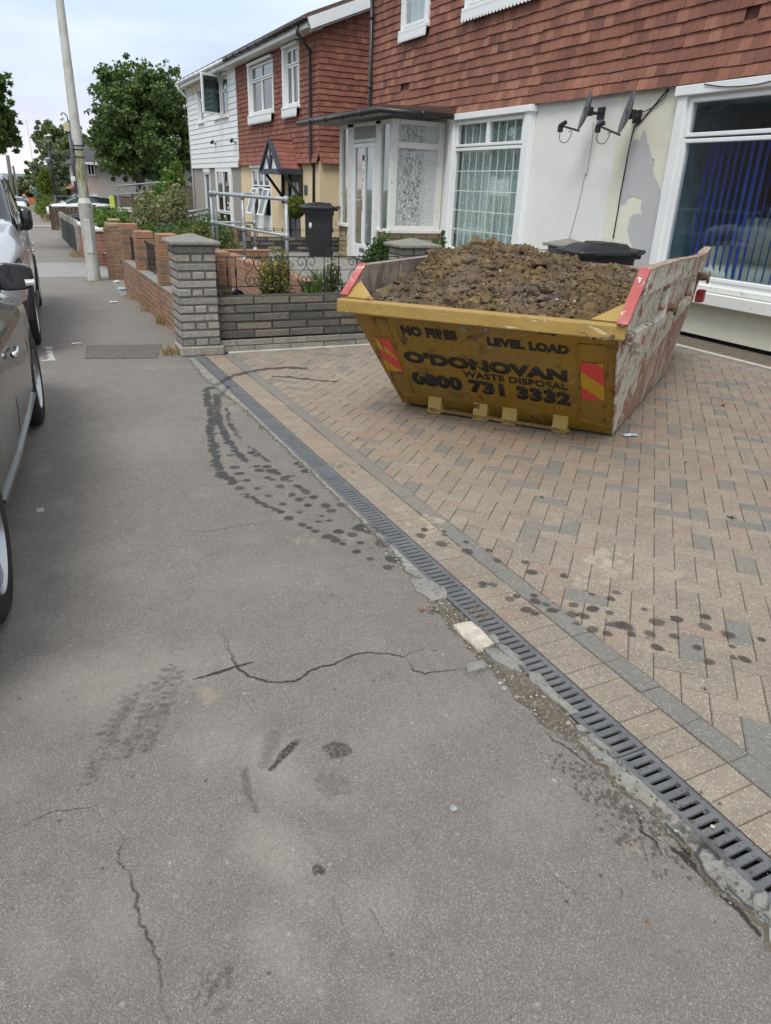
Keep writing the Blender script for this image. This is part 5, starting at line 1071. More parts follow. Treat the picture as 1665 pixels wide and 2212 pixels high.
# star-shaped paint scab on the corner
m = MB(); P = []
for k in range(12):
    a = k*math.pi/6; r = .038 if k % 2 == 0 else .024; P.append(sp(-.16+r*math.cos(a), .70+r*math.sin(a), .057)) 
m = MB(); m.add(P, [tuple(range(12))]); o = m.build('paint_scab', 'skip_red', skip); q = o.modifiers.new('t', 'SOLIDIFY'); q.thickness = .004
m = MB(); m.box(.05, .108, -.26, -.05, .62, .79, 0, None, .02); m.build('corner_box', 'skip_white', skip)
# feet rail and four pale brackets on the yellow end
Minv = skip_M = Matrix.Translation((SB.x, SB.y, .004)) @ Matrix.Rotation(VA-math.pi/2, 4, 'Z')
Minv = skip_M.inverted(); EYE = Vector((0, 0, HC))
def hit(px, py, P0, n):
    """where the sight line meets the skip plane P0,n (skip coordinates)"""
    e = Minv @ EYE; r = Minv.to_3x3() @ Vector(ray(px, py)); t = (P0-e).dot(n)/r.dot(n); return e+r*t
vn = Vector((BR.y-BL.y, -(BR.x-BL.x), 0)).normalized()
P0b = BL+vn*.085
def zq(x, y): return (810+x*.3243, 648+y*.3243)   # crop [1500,1200,2500,1800]
barz = .03
ends = []
for i, (x0, x1, yt) in enumerate(((353, 440, 640), (650, 745, 695), (843, 940, 718), (1178, 1280, 770))):
    a = hit(*zq(x0, yt+60), P0b, vn); b = hit(*zq(x1, yt+60), P0b, vn); t = hit(*zq((x0+x1)/2, yt), P0b, vn); m = MB()
    u_ = (b-a); u_.z = 0; w = u_.length; c = (a+b)/2; M = Matrix.Translation((c.x, c.y, 0)) @ Matrix.Rotation(math.atan2(BR.y-BL.y, BR.x-BL.x), 4, 'Z'); ht = min(.21, max(.15, t.z+.01))
    m.box(-w/2, w/2, -.005, .012, 0.0, ht, 0, None, .004, M); m.box(-w/2, -w/2+.012, .01, .10, .0, ht-.01, 0, None, 0, M); m.box(w/2-.012, w/2, .01, .10, .0, ht-.01, 0, None, 0, M); m.box(-w/2, w/2, .0, .09, ht-.012, ht, 0, None, 0, M)
    m.build('bracket', 'skip_yellow_pale', skip); ends.append(c)
m = MB(); d = (ends[-1]-ends[0]).normalized(); d.z = 0; a = ends[0]-d*.04; b = ends[-1]+d*.07; m.beam((a.x, a.y+.01, .028), (b.x, b.y+.01, .022), .045, .022, 0, (0, 0, 1), .004); m.build('tipping_bar', 'rust_yellow', skip)
# weld-beaded panel frames, reflective boards
def onp(x, y, o=.002): p = hit(*zq(x, y), BL, fn); return p+fn*o
for pts in (((-8, 120), (65, 125), (265, 632), (150, 610)), ((1352, 290), (1540, 302), (1545, 835), (1362, 795))):
    m = MB(); P = [onp(*q, .004) for q in pts]; P.append(P[0]); Q = []
    for a, b in zip(P, P[1:]):
        for k in range(14): Q.append(a.lerp(b, k/14)+Vector((random.uniform(-.003, .003), 0, random.uniform(-.003, .003))))
    m.tube(Q+[Q[0]], .005, 6); m.build('weld_frame', 'weld_yellow', skip)
def board(c4, bands, label):
    A_, B_, C_, D_ = [onp(*q, .004) for q in c4]      # TL TR BR BL
    f = lambda a, b: (A_.lerp(B_, a)).lerp(D_.lerp(C_, a), b)
    m = MB(); m.add([f(0, 0), f(1, 0), f(1, 1), f(0, 1)], [(0, 1, 2, 3)]); o = m.build('reflector_board', 'reflector_yellow', skip); plab(o, label)
    for lo, hi, sl_ in bands:
        P = [(0, lo), (1, lo+sl_), (1, hi+sl_), (0, hi)]; P = clip(P, 0, 1, 0); P = clip(P, 0, -1, -1)
        m = MB(); m.add([f(a, b)+fn*.0012 for a, b in P], [tuple(range(len(P)))]); m.build('red_stripe', 'reflector_red', o)
board(((1368, 410), (1520, 425), (1530, 665), (1380, 660)), ((-.25, .24, .36), (.64, 1.3, .42)), 'red and yellow striped board on the right of the yellow end')
board(((-5, 245), (100, 255), (190, 475), (85, 462)), ((-.55, -.02, .62), (.30, .66, .35)), 'red and yellow striped board on the left of the yellow end')
def text3d(name, body, pl, pr, pt, parent, mat, P0, n, off=.0015, bold=.03, T=None, sx=1.0):
    cu = bpy.data.curves.new(name, 'FONT'); cu.body = body; cu.offset = bold; cu.extrude = .0; cu.space_character = 1.08
    ob = bpy.data.objects.new(name, cu); C.objects.link(ob); dg = bpy.context.evaluated_depsgraph_get(); me = bpy.data.meshes.new_from_object(ob.evaluated_get(dg)); bpy.data.objects.remove(ob)
    co = np.array([v.co[:] for v in me.vertices]); x0, x1 = co[:, 0].min(), co[:, 0].max(); y0, y1 = co[:, 1].min(), co[:, 1].max()
    X_ = (pr-pl); w = X_.length; X_.normalize(); Yv = n.cross(X_).normalized(); 
    if Yv.z < 0: Yv = -Yv
    h = (pt-pl).dot(Yv)
    for v in me.vertices:
        a = (v.co.x-x0)/(x1-x0)*w; b = (v.co.y-y0)/(y1-y0)*h; v.co = pl+X_*a+Yv*b+n*off
    me.materials.clear(); me.materials.append(MATS[mat]); o = bpy.data.objects.new(name, me); C.objects.link(o); o.parent = parent
    md_ = o.modifiers.new('t', 'SOLIDIFY'); md_.thickness = .0008; md_.offset = 1; return o
def skiptext(body, a, b, t, bold=.03): return text3d('lettering', body, onp(*a), onp(*b), onp(*t), skip, 'stencil', BL, fn, .0015, bold)
skiptext('NO FIRES', (185, 230), (552, 270), (183, 168), .06)
skiptext('LEVEL LOAD', (752, 300), (1292, 362), (750, 244), .06)
skiptext("O'DONOVAN", (205, 408), (1282, 545), (190, 334), .065)
skiptext('WASTE DISPOSAL', (590, 508), (1284, 600), (588, 467), .03)
skiptext('0800 731 3332', (262, 558), (1306, 706), (245, 474), .065)
# paint scars: bare patches with their own ragged outline on the yellow end
def scar(x, y, rx, ry, mat, n=11):
    m = MB(); P = []
    for k in range(n): a = 2*math.pi*k/n; q = random.uniform(.55, 1.15); P.append(onp(x+rx*q*math.cos(a), y+ry*q*math.sin(a), .0038))
    m.add(P, [tuple(range(n))]); m.build('paint_scar', mat, skip)
for x, y, rx, ry in ((588, 180, 26, 26), (645, 185, 20, 18), (737, 200, 28, 28), (598, 282, 16, 12), (670, 292, 18, 13), (765, 307, 20, 14), (645, 378, 12, 9)): scar(x, y, rx, ry, 'skip_inside', 16)
for x, y, rx, ry in ((195, 260, 22, 32), (160, 487, 30, 8), (1525, 712, 24, 10), (1528, 803, 18, 14), (72, 138, 10, 14)): scar(x, y, rx, ry, 'rust_metal')
for k in range(46):
    cx_, cy_, sx_, sy_ = random.choice(((560, 640, 60, 50), (1000, 690, 70, 50), (1070, 740, 70, 30), (520, 500, 40, 12), (860, 735, 90, 25))); scar(random.gauss(cx_, sx_*.6), random.gauss(cy_, sy_*.6), random.uniform(3, 9), random.uniform(3, 8), random.choice(['rust_metal', 'skip_yellow_pale', 'skip_yellow_pale', 'skip_inside']), 8)
# soil
m = MB(); NX, NY = 150, 300; random.seed(5)
def hs(x, y):
    u = (x+1.6)/1.66; v = (y+.80)/3.75
    e = max(0, min(1, u*14))*max(0, min(1, (1-u)*4.5))*max(0, min(1, v*3.4))*max(0, min(1, (1-v)*2.2)); e = e*e*(3-2*e)
    dome = .92*math.exp(-((x+.95)/.75)**2*.8-((y-.85)/1.15)**2*.7)+.30*math.exp(-((x+1.2)/.4)**2-((y-.1)/.5)**2)+.12*math.exp(-((x+.3)/.5)**2-((y-1.6)/.6)**2)
    z = .785+.03*min(1, v*6)+.135*math.exp(-((x+1.50)/.42)**2)*min(1, max(0, v*3.2))*min(1, max(0, (1-v)*2.5))+.205*min(1.05, dome)*(.35+.65*e)
    p = Vector((x, y, 0)); z += .045*mn.noise(p*4)+.028*mn.noise(p*9+Vector((5, 0, 0)))+.020*abs(mn.noise(p*22))+.012*mn.noise(p*48); z = z+.012*(mn.noise(p*30) > .1); return z
vs = []
for i in range(NX+1):
    for j in range(NY+1):
        x = -1.60+1.655*i/NX; y = -.80+3.72*j/NY; vs.append((x-.08*0, y, hs(x, y)))
m.add(vs, [(i*(NY+1)+j, (i+1)*(NY+1)+j, (i+1)*(NY+1)+j+1, i*(NY+1)+j+1) for i in range(NX) for j in range(NY)])
bmI = bmesh.new(); bmesh.ops.create_icosphere(bmI, subdivisions=2, radius=1); IV = [v.co.copy() for v in bmI.verts]; IF = [tuple(v.index for v in f.verts) for f in bmI.faces]; bmI.free()
for k in range(8000):
    x = random.uniform(-1.56, .02); y = random.uniform(-.76, 2.7); r = min(.040, .004+random.expovariate(165)); 
    if random.random() < .007: r = random.uniform(.035, .065)
    z = hs(x, y)+r*.25; o = Vector((random.random()*50, random.random()*50, 0)); rot = Matrix.Rotation(random.uniform(0, 6), 3, 'Z') @ Matrix.Diagonal((1, random.uniform(.7, 1.1), random.uniform(.6, .95)))
    m.add([Vector((x, y, z))+rot @ (v*(r*(1+.55*mn.noise(v*1.3+o)+.45*mn.noise(v*2.9+o)))) for v in IV], IF)
o = m.build('soil_heap', 'soil', None, True, 38); o.matrix_world = skip_M; tag(o, 'heap of lumpy brown soil filling the skip', 'soil heap')
m = MB()
for k in range(60):
    x = random.uniform(-1.4, -.1); y = random.uniform(-.5, 2.2); r = random.uniform(.004, .010); z = hs(x, y)+.01; m.add([Vector((x, y, z))+v*r*(1+.3*mn.noise(v+Vector((k, 0, 0)))) for v in IV], IF)
o = m.build('soil_stones', 'white_stone', None, True); o.matrix_world = skip_M; tag(o, 'small pale pebbles scattered through the soil heap', 'pebbles', None, 'stuff')
m = MB()
for k in range(46):
    x = random.uniform(-1.45, -.1); y = random.uniform(-.5, 2.4); z = hs(x, y)+.012; a = random.uniform(0, 6.28); L = random.uniform(.03, .09)
    m.tube([(x, y, z), (x+L*.5*math.cos(a), y+L*.5*math.sin(a), z+random.uniform(.01, .04)), (x+L*math.cos(a+.4), y+L*math.sin(a+.4), z+.005)], .0013, 4)
o = m.build('soil_roots', 'dry_grass'); o.matrix_world = skip_M; tag(o, 'straw and rootlets lying on the soil', 'straw', None, 'stuff')
m = MB(); m.box(-.30, .30, -.09, .09, -.012, .012, 0, None, .003); o = m.build('board', 'skip_inside'); o.matrix_world = skip_M @ Matrix.Translation((-.38, 2.25, .93)) @ Matrix.Rotation(.5, 4, 'Z') @ Matrix.Rotation(-.12, 4, 'Y'); tag(o, 'thin grey board half buried at the back right of the soil', 'board')
#@@SPLIT@@
# ------------------------------------------------------------------ houses
FXm = lambda X: (lambda s_, z, o: Vector((X-o, s_, z)))
FYm = lambda Y: (lambda s_, z, o: Vector((s_, Y-o, z)))
def fbox(m, f, s0, s1, z0, z1, o0, o1, mi=0, tint=None, ch=0.):
    a = f(s0, z0, o0); b = f(s1, z1, o1); m.box(min(a.x, b.x), max(a.x, b.x), min(a.y, b.y), max(a.y, b.y), min(a.z, b.z), max(a.z, b.z), mi, tint, ch)
def tilewall(m, f, s0, s1, z0, z1, holes=(), g=.130, tw=.172, out=.026, cut=None, missing=(), flare=.06, sd=1):
    k = 0; z = z0; L0 = s1-s0
    while z < z1-.02:
        s_ = s0-(tw/2 if k % 2 else 0); fl = flare*max(0, 1-k/2.5)**1.3; fl2 = flare*max(0, 1-(k+1)/2.5)**1.3; sag = lambda q: .010*mn.noise(Vector((q*.7, z*1.3, sd)))
        while s_ < s1-.01:
            a, b = max(s_, s0), min(s_+tw, s1); s_ += tw; c = (a+b)/2; zt = z+g*1.12; skip_ = False
            for (ya, yb_, za, zb) in holes:
                if za-.02 < z+g*.6 < zb:
                    if a >= ya and b <= yb_: skip_ = True
                    elif a < ya < b: b = ya
                    elif a < yb_ < b: a = yb_
            if skip_ or b-a < .02 or (cut and not cut(c, z+g)): continue
            if any(abs(c-mc) < mw and abs(z-mz) < g*.6 for mc, mz, mw in missing): continue
            j = random.gauss(0, .0032)-(.018 if random.random() < .006 else 0); zz = z+sag(c)+j; ob = out+fl+random.uniform(-.002, .004); ot = .004+fl2; th = .011; w_ = .0025
            ks = random.gauss(0, .0015)
            P = [f(a+w_, zz, ob), f(b-w_, zz+ks, ob), f(b-w_, zt+sag(c), ot+.002), f(a+w_, zt+sag(c), ot+.002), f(a+w_, zz, ob-th), f(b-w_, zz+ks, ob-th)]
            P += [f(b-w_, zt, ot-.004), f(a+w_, zt, ot-.004)]
            m.add(P, [(0, 1, 2, 3), (0, 4, 5, 1), (0, 3, 7, 4), (1, 5, 6, 2)], 0, (min(1, max(0, random.gauss(.5, .26))), 0, 0))
        z += g; k += 1
def wallpanel(m, f, s0, s1, z0, z1, holes, th=.2, back=0.):
    ss = sorted({s0, s1, *[min(max(h[0], s0), s1) for h in holes], *[min(max(h[1], s0), s1) for h in holes]}); zs = sorted({z0, z1, *[min(max(h[2], z0), z1) for h in holes], *[min(max(h[3], z0), z1) for h in holes]})
    for a, b in zip(ss, ss[1:]):
        for c, d in zip(zs, zs[1:]):
            q, r = (a+b)/2, (c+d)/2
            if any(h[0] < q < h[1] and h[2] < r < h[3] for h in holes): continue
            fbox(m, f, a, b, c, d, back, back-th)
def frame(m, f, s0, s1, z0, z1, w, o0, o1, ch=.004):
    fbox(m, f, s0, s0+w, z0, z1, o0, o1, 0, None, ch); fbox(m, f, s1-w, s1, z0, z1, o0, o1, 0, None, ch)
    fbox(m, f, s0+w, s1-w, z0, z0+w, o0, o1, 0, None, ch); fbox(m, f, s0+w, s1-w, z1-w, z1, o0, o1, 0, None, ch)
def window(par, f, s0, s1, z0, z1, panes, fw=.055, mat='white_frame', gl='window_glass', depth=-.03, room='room_dark', rd=.5, curtain=None, label=None, grid=None, gm='cream_lead'):
    m = MB(); frame(m, f, s0, s1, z0, z1, fw, depth-.05, depth+.025)
    for (a, b, c, d) in panes: frame(m, f, a, b, c, d, .042, depth-.045, depth+.045, .006)
    w_ = m.build('window', mat, par)
    if label: plab(w_, label)
    for (a, b, c, d) in panes:
        m = MB(); fbox(m, f, a+.04, b-.04, c+.04, d-.04, depth+.0, depth+.006); m.build('pane', gl, w_)
        if grid:
            m = MB(); nc, nr = grid(a, b, c, d)
            for i in range(1, nc): q = a+.04+(b-a-.08)*i/nc; fbox(m, f, q-.006, q+.006, c+.04, d-.04, depth+.007, depth+.011)
            for i in range(1, nr): q = c+.04+(d-c-.08)*i/nr; fbox(m, f, a+.04, b-.04, q-.006, q+.006, depth+.0072, depth+.0112)
            m.build('glazing_bars', gm, w_)
    m = MB(); A = [f(s0+.01, z0+.01, depth-.06), f(s1-.01, z0+.01, depth-.06), f(s1-.01, z1-.01, depth-.06), f(s0+.01, z1-.01, depth-.06)]; B = [f(s0-rd*.3, z0-.1, -rd), f(s1+rd*.3, z0-.1, -rd), f(s1+rd*.3, z1, -rd), f(s0-rd*.3, z1, -rd)]
    m.add(A+B, [(0, 1, 5, 4), (1, 2, 6, 5), (2, 3, 7, 6), (3, 0, 4, 7), (4, 5, 6, 7)]); m.build('interior', room, w_)
    if curtain:
        mat_, o_, ca_, cb_, amp = curtain; m = MB(); n = int((cb_-ca_)/.02); vs = []
        for i in range(n+1):
            q = ca_+(cb_-ca_)*i/n; oo = o_+amp*(math.sin(q*38+math.sin(q*9)*1.5))+amp*.4*math.sin(q*91)
            vs += [f(q, z0+.03, oo), f(q, z1-.03, oo)]
        m.add(vs, [(2*i, 2*i+2, 2*i+3, 2*i+1) for i in range(n)]); m.build('curtain', mat_, w_, True)
    return w_
def fringe(m, f, s0, s1, zt, zb, tw, o, pointed=False):
    n = max(2, round((s1-s0)/tw)); w = (s1-s0)/n
    for k in range(n):
        a = s0+k*w; b = a+w; c = (a+b)/2
        th = .05 if not pointed else .09; P = [f(a, zt, o), f(b, zt, o), f(b, zb+th, o), f(b-w*.15, zb+th*.3, o), f(c, zb-.002 if not pointed else zb-.02, o), f(a+w*.15, zb+th*.3, o), f(a, zb+th, o)]; Q = [p+(f(0, 0, 0)-f(0, 0, .012)) for p in P]; n_ = len(P)
        m.add(P+Q, [tuple(range(n_)), tuple(reversed(range(n_, 2*n_)))]+[(i, (i+1) % n_, (i+1) % n_+n_, i+n_) for i in range(n_)])
def gutter(par, mat, P, r=.05, brackets=True):
    m = MB(); m.tube(P, r, 10); 
    P = [Vector(p) for p in P]; L = (P[-1]-P[0]).length
    if brackets:
        for k in range(1, int(L/.8)+1):
            p = P[0].lerp(P[-1], k*.8/L) if len(P) == 2 else P[min(len(P)-1, 1)]; d = (P[-1]-P[0]).normalized(); m.tube([p-d*.03, p+d*.03], r*1.25, 10)
    return m.build('gutter', mat, par, True)
XF = 7.2; F1 = FXm(XF)
# --- white rendered half, number 361
YC0, YJ = 15.72, 8.06
h1 = thing('semi_detached_house', 'white rendered house half with clay tile hanging, glazed porch and lace window', 'house', (0, 0, 0))
h1b = thing('semi_detached_house', 'cream rendered house half at the right with flaking patch and big blue-blind window', 'house', (0, 0, 0))
wl = (9.93, 12.08, .48, 2.66); w2 = (13.23, 14.27, 4.17, 5.45); w3y = FX(1175, 2, XF).y; w3 = (w3y, 12.0, 4.17, 5.45)
ZT = 2.70
m = MB(); wallpanel(m, F1, YJ, YC0, -.2, ZT+.05, [wl, (12.6, 14.6, -.3, 2.5)]); m.build('ground_floor_wall', 'white_render', h1)
m = MB(); wallpanel(m, F1, 12.6, 14.6, -.2, 2.5, [(13.2, 14.0, .2, 2.2)], .1, -.05); m.build('porch_back_wall', 'cream_render', h1)
m = MB(); fbox(m, F1, 13.22, 13.98, .2, 2.18, -.06, -.1); m.build('inner_door', 'room_teal', h1)
m = MB(); wallpanel(m, F1, YJ, YC0, ZT+.05, 5.8, [w2, w3], .15, -.02); fbox(m, FYm(YC0), XF+.2, 15, -.2, 5.6, -.02, -.1); m.build('upper_wall', 'clay_back', h1)
m = MB(); tilewall(m, F1, YJ, YC0+.03, ZT, 5.7, [(w2[0], w2[1], w2[2]-.1, w2[3]), (w3[0], w3[1], w3[2]-.1, w3[3])], missing=[(FX(1632/1, 0, XF).y if 0 else FX(876, 190, XF).y, FX(876, 190, XF).z-.1, .09)]); m.build('tile_hanging', 'clay_tile', h1)
m = MB(); g_ = FYm(YC0+.02)
def fg(s_, z, o): return Vector((s_, YC0+o, z))
tilewall(m, fg, XF-.02, 9.5, ZT, 5.7); m.build('tile_hanging', 'clay_tile_old', h1)
# roof (its eave stands above the frame and shades the wall)
m = MB()
for (ya_, yb_, par) in ((YJ, YC0+.25, h1),):
    m.add([(XF-.38, ya_, 5.62), (XF-.38, yb_, 5.62), (11.4, yb_, 8.9), (11.4, ya_, 8.9), (XF-.38, ya_, 5.74), (XF-.38, yb_, 5.74), (11.4, yb_, 9.02), (11.4, ya_, 9.02)], [(0, 1, 2, 3), (4, 5, 6, 7), (0, 1, 5, 4), (1, 2, 6, 5), (3, 0, 4, 7)])
m.build('roof', 'roof_brown', h1)
m = MB(); fbox(m, F1, YJ, YC0+.2, 5.5, 5.68, .34, .37); fbox(m, F1, YJ, YC0+.2, 5.5, 5.52, 0, .34); m.build('fascia', 'white_board', h1)
f1 = lambda a, b, c, d: (max(2, round((b-a)/.23)), max(1, round((d-c)/.31)))
s0, s1, z0, z1 = wl; zt_ = 2.20; sm_ = (s0+s1)/2
w = window(h1, F1, s0+.05, s1-.05, z0+.03, z1-.05, [(s0+.10, sm_, zt_, z1-.08), (sm_, s1-.10, zt_, z1-.08), (s0+.08, s1-.08, z0+.07, zt_-.02)], depth=.02, curtain=('lace', -.13, s0, s1, .022), label='wide window with small cream glazing bars and patterned net curtain', grid=f1, rd=1.0)
m = MB()
for (a, b, c, d, o1) in ((s0-.10, s0+.05, z0-.12, z1, .10), (s1-.05, s1+.09, z0-.12, z1, .10), (s0-.14, s1+.12, z1-.05, z1+.04, .13), (s0-.14, s1+.12, z0-.16, z0+.03, .13)): fbox(m, F1, a, b, c, d, 0, o1, 0, None, .006)
m.build('surround', 'old_white_paint' if 0 else 'white_board', w)
for (wn_, lab) in ((w2, 'narrow upstairs window with scalloped white apron'), (w3, 'wider upstairs window at the top edge of the photo')):
    s0, s1, z0, z1 = wn_; n_ = 1 if s1-s0 < 1.3 else 2; wd = (s1-s0-.2)/n_
    w = window(h1, F1, s0+.08, s1-.02, z0+.02, z1, [(s0+.12+k*wd, s0+.12+(k+1)*wd, z0+.07, z1-.06) for k in range(n_)], depth=.0, curtain=('litter_white', -.1, s0, s1, .02), label=lab, grid=lambda a, b, c, d: (3, 3), rd=.6)
    m = MB(); fbox(m, F1, s0-.02, s1+.02, z0-.03, z0+.03, 0, .10, 0, None, .006); fbox(m, F1, s0-.01, s0+.08, z0, z1, .0, .05); fbox(m, F1, s1-.02, s1+.02, z0, z1, 0, .05); m.build('sill', 'white_board', w)
    m = MB(); fringe(m, F1, s0-.02, s1+.02, z0-.02, z0-.17, .09, .10); m.build('apron', 'white_board', w)
m = MB(); P = [FX(803, -40, XF-.09), FX(803, 0, XF-.09), FX(798, 222, XF-.09)]; m.tube([(XF-.09, YC0-.22, 5.5), (XF-.09, YC0-.22, 3.0), (XF-.09, YC0-.22, 2.82)], .036, 10)
for z in (3.4, 4.6): m.tube([(XF-.09, YC0-.22, z-.03), (XF-.09, YC0-.22, z+.03)], .046, 10)
m.build('downpipe', 'gutter_black', h1, True)
# porch
PX, PY0, PY1 = 6.13, 12.42, 14.75
FP = FXm(PX); FS = FYm(PY0)
pq = lambda zx: FX((1300+zx*.5405)/1.852, 391, PX).y
m = MB(); bwall(m, PX, 7.19, PY0, PY0+.16, .12, .78, .26, .095, .008, 'x', .006, ch=.008); m.build('dwarf_wall', 'yellow_brick', h1)
m = MB(); bwall(m, PX, PX+.16, PY0+.17, pq(400), .12, .78, .26, .095, .008, 'y', .006, ch=.008); m.build('dwarf_wall', 'yellow_brick', h1); m = MB(); bwall(m, PX, PX+.16, pq(172), PY1, .12, .78, .26, .095, .008, 'y', .006, ch=.008); m.build('dwarf_wall', 'yellow_brick', h1)
m = MB(); fbox(m, FS, PX-.04, 7.19, .78, .84, -.05, .06, 0, None, .006); fbox(m, FP, PY0-.05, pq(395), .781, .839, -.05, .06, 0, None, .006); m.build('porch_sill', 'old_white_paint', h1); m = MB(); fbox(m, FP, pq(175), PY1+.04, .78, .84, -.05, .06, 0, None, .006); m.build('porch_sill', 'old_white_paint', h1)
zt2 = FY(860, 312, PY0).z; zhd = 2.60
m = MB()
fbox(m, FS, PX, PX+.13, .84, zhd, -.10, .0, 0, None, .006)                # corner post
fbox(m, FS, 7.06, 7.18, .84, zhd, -.08, .0, 0, None, .006); fbox(m, FS, PX+.13, 7.06, zhd-.07, zhd, -.08, .0, 0, None, .006); fbox(m, FS, PX+.13, 7.06, zt2-.05, zt2+.05, -.08, .01, 0, None, .006); fbox(m, FS, PX+.13, 7.06, .84, .90, -.08, .0, 0, None, .006)
sf = m.build('porch_side_frame', 'old_white_paint', h1)
m = MB(); fbox(m, FS, PX+.12, 7.07, .88, zt2-.03, -.045, -.04); fbox(m, FS, PX+.12, 7.07, zt2+.03, zhd-.05, -.045, -.04); m.build('pane', 'mottled_glass', sf)
m = MB(); a, b = pq(440), pq(370)
fbox(m, FP, pq(402), pq(365), .2, zhd, -.08, .0, 0, None, .006); fbox(m, FP, pq(205), pq(165), .2, zhd, -.08, .0, 0, None, .006); fbox(m, FP, PY1-.10, PY1, .84, zhd, -.09, .001, 0, None, .006); fbox(m, FP, PY0+.10, PY1-.1, zhd-.06, zhd, -.08, .0, 0, None, .006)
fbox(m, FP, pq(365), pq(205), 2.27, 2.33, -.08, .01, 0, None, .006); m.build('porch_front_frame', 'old_white_paint', h1)
m = MB(); fbox(m, FP, pq(365), pq(205), 2.33, zhd-.06, -.05, -.03); m.build('overpanel', 'soffit_grey', h1)
m = MB(); fbox(m, FP, PY0+.10, pq(402), .84, zhd-.06, -.05, -.045); m.build('pane', 'window_glass', h1)
m = MB(); fbox(m, FP, pq(165), PY1-.1, .84, zhd-.06, -.05, -.045); m.build('pane', 'window_glass', h1)
d0, d1 = pq(365)+.01, pq(205)-.01; dm_ = (d0+d1)/2
m = MB(); frame(m, FP, d0, d1, .23, 2.26, .07, -.06, .0); fbox(m, FP, dm_-.05, dm_+.05, .45, 2.19, -.06, .001, 0, None, .005); fbox(m, FP, d0+.07, d1-.07, .30, .50, -.05, -.005, 0, None, .005); dr = m.build('front_door', 'white_frame', h1)
m = MB(); fbox(m, FP, d0+.06, dm_-.04, .48, 2.2, -.035, -.03); fbox(m, FP, dm_+.04, d1-.06, .48, 2.2, -.035, -.03); m.build('pane', 'window_glass', dr)
m = MB(); fbox(m, FP, dm_-.10, dm_+.12, .36, .43, -.01, .006, 0, None, .003); m.build('letterbox', 'lead_grey', dr)
m = MB(); fbox(m, FP, dm_+.0, dm_+.035, 1.12, 1.36, .0, .012); m.tube([FP(dm_+.02, 1.29, .01), FP(dm_+.02, 1.29, .05), FP(dm_+.16, 1.295, .055)], .011, 8); m.build('handle', 'chrome', dr)
m = MB(); fbox(m, FP, dm_-.035, dm_+.035, 1.97, 2.06, .0, .012); m.build('knocker', 'sign_black', dr)
for k, ch_ in enumerate('361'):
    zc_ = 1.78-k*.125; text3d('house_number', ch_, FP(dm_+.022, zc_-.045, .001), FP(dm_-.022 if ch_ != '1' else dm_+.010, zc_-.045, .001), FP(dm_+.022, zc_+.04, .001), dr, 'sign_black', None, Vector((-1, 0, 0)), .002, .01)
m = MB(); m.box(PX, 7.2, PY0, PY1, .05, .2); m.build('porch_floor', 'garden_path', h1)
m = MB(); m.box(PX-.38, 7.19, PY0-.35, 15.95, 2.665, 2.69); m.build('porch_soffit', 'soffit_grey', h1)
m = MB(); m.add([(PX-.40, PY0-.38, 2.69), (7.19, PY0-.38, 2.69), (7.19, 15.98, 2.69), (PX-.40, 15.98, 2.69), (PX-.40, PY0-.38, 2.75), (7.19, PY0-.38, 2.82), (7.19, 15.98, 2.82), (PX-.40, 15.98, 2.75)], [(0, 1, 2, 3), (4, 5, 6, 7), (0, 1, 5, 4), (1, 2, 6, 5), (2, 3, 7, 6), (3, 0, 4, 7)]); m.build('porch_roof', 'roof_brown', h1)
gutter(h1, 'gutter_black', [(PX-.43, 15.98, 2.67), (PX-.43, PY0-.42, 2.67)], .045); gutter(h1, 'gutter_black', [(PX-.45, PY0-.42, 2.668), (7.12, PY0-.42, 2.66)], .045)
m = MB(); 
def softbag(m, c, r, sd):
    bm = bmesh.new(); bmesh.ops.create_icosphere(bm, subdivisions=3, radius=1); vs = [Vector((c[0]+v.co.x*r[0]*(1+.3*mn.noise(v.co*2+Vector((sd, 0, 0)))), c[1]+v.co.y*r[1]*(1+.2*mn.noise(v.co*3+Vector((sd, 0, 0)))), c[2]+v.co.z*r[2]*(1+.25*mn.noise(v.co*2.5)))) for v in bm.verts]; m.add(vs, [tuple(v.index for v in f.verts) for f in bm.faces]); bm.free()
for c, r, mt, lb in (((6.75, 13.0, 1.75), (.22, .22, .38), 'bag_white', 'white plastic bag bulging behind the right porch door pane'), ((6.8, 12.75, 1.15), (.2, .16, .16), 'box_blue', 'blue bag stacked inside the porch near the corner post'), ((6.8, 12.78, .83), (.2, .16, .15), 'box_green', 'green bag below the blue one inside the porch'), ((6.85, 13.25, 1.45), (.15, .2, .2), 'box_green', 'green bag hanging behind the porch door')):
    m = MB(); softbag(m, (0, 0, 0), r, c[1]); o = m.build('bag', mt, None, True); o.location = c; tag(o, lb, 'bag', 'bags stored in the porch')
far_van = None
# --- cream half
wr = (3.2, 6.98, .62, 2.62)
m = MB(); wallpanel(m, F1, -3, YJ, .05, ZT+.05, [wr]); m.build('ground_floor_wall', 'cream_render', h1b)
m = MB(); fbox(m, F1, -3, YJ, -.2, .05, -.06, -.1); m.build('damp_course', 'damp_black', h1b)
m = MB(); wallpanel(m, F1, -3, YJ, ZT+.05, 5.8, [], .15, -.02); m.build('upper_wall', 'clay_back', h1b)
mt_ = FX(1628, 40, XF)
m = MB(); tilewall(m, F1, -1, YJ, ZT, 5.7, missing=[(mt_.y, mt_.z-.05, .13)], sd=3); m.build('tile_hanging', 'clay_tile', h1b)
m = MB(); m.add([(XF-.38, -3, 5.62), (XF-.38, YJ, 5.62), (11.4, YJ, 8.9), (11.4, -3, 8.9), (XF-.38, -3, 5.74), (XF-.38, YJ, 5.74), (11.4, YJ, 9.02), (11.4, -3, 9.02)], [(0, 1, 2, 3), (4, 5, 6, 7), (0, 1, 5, 4), (1, 2, 6, 5), (3, 0, 4, 7)]); m.build('roof', 'roof_brown', h1b)
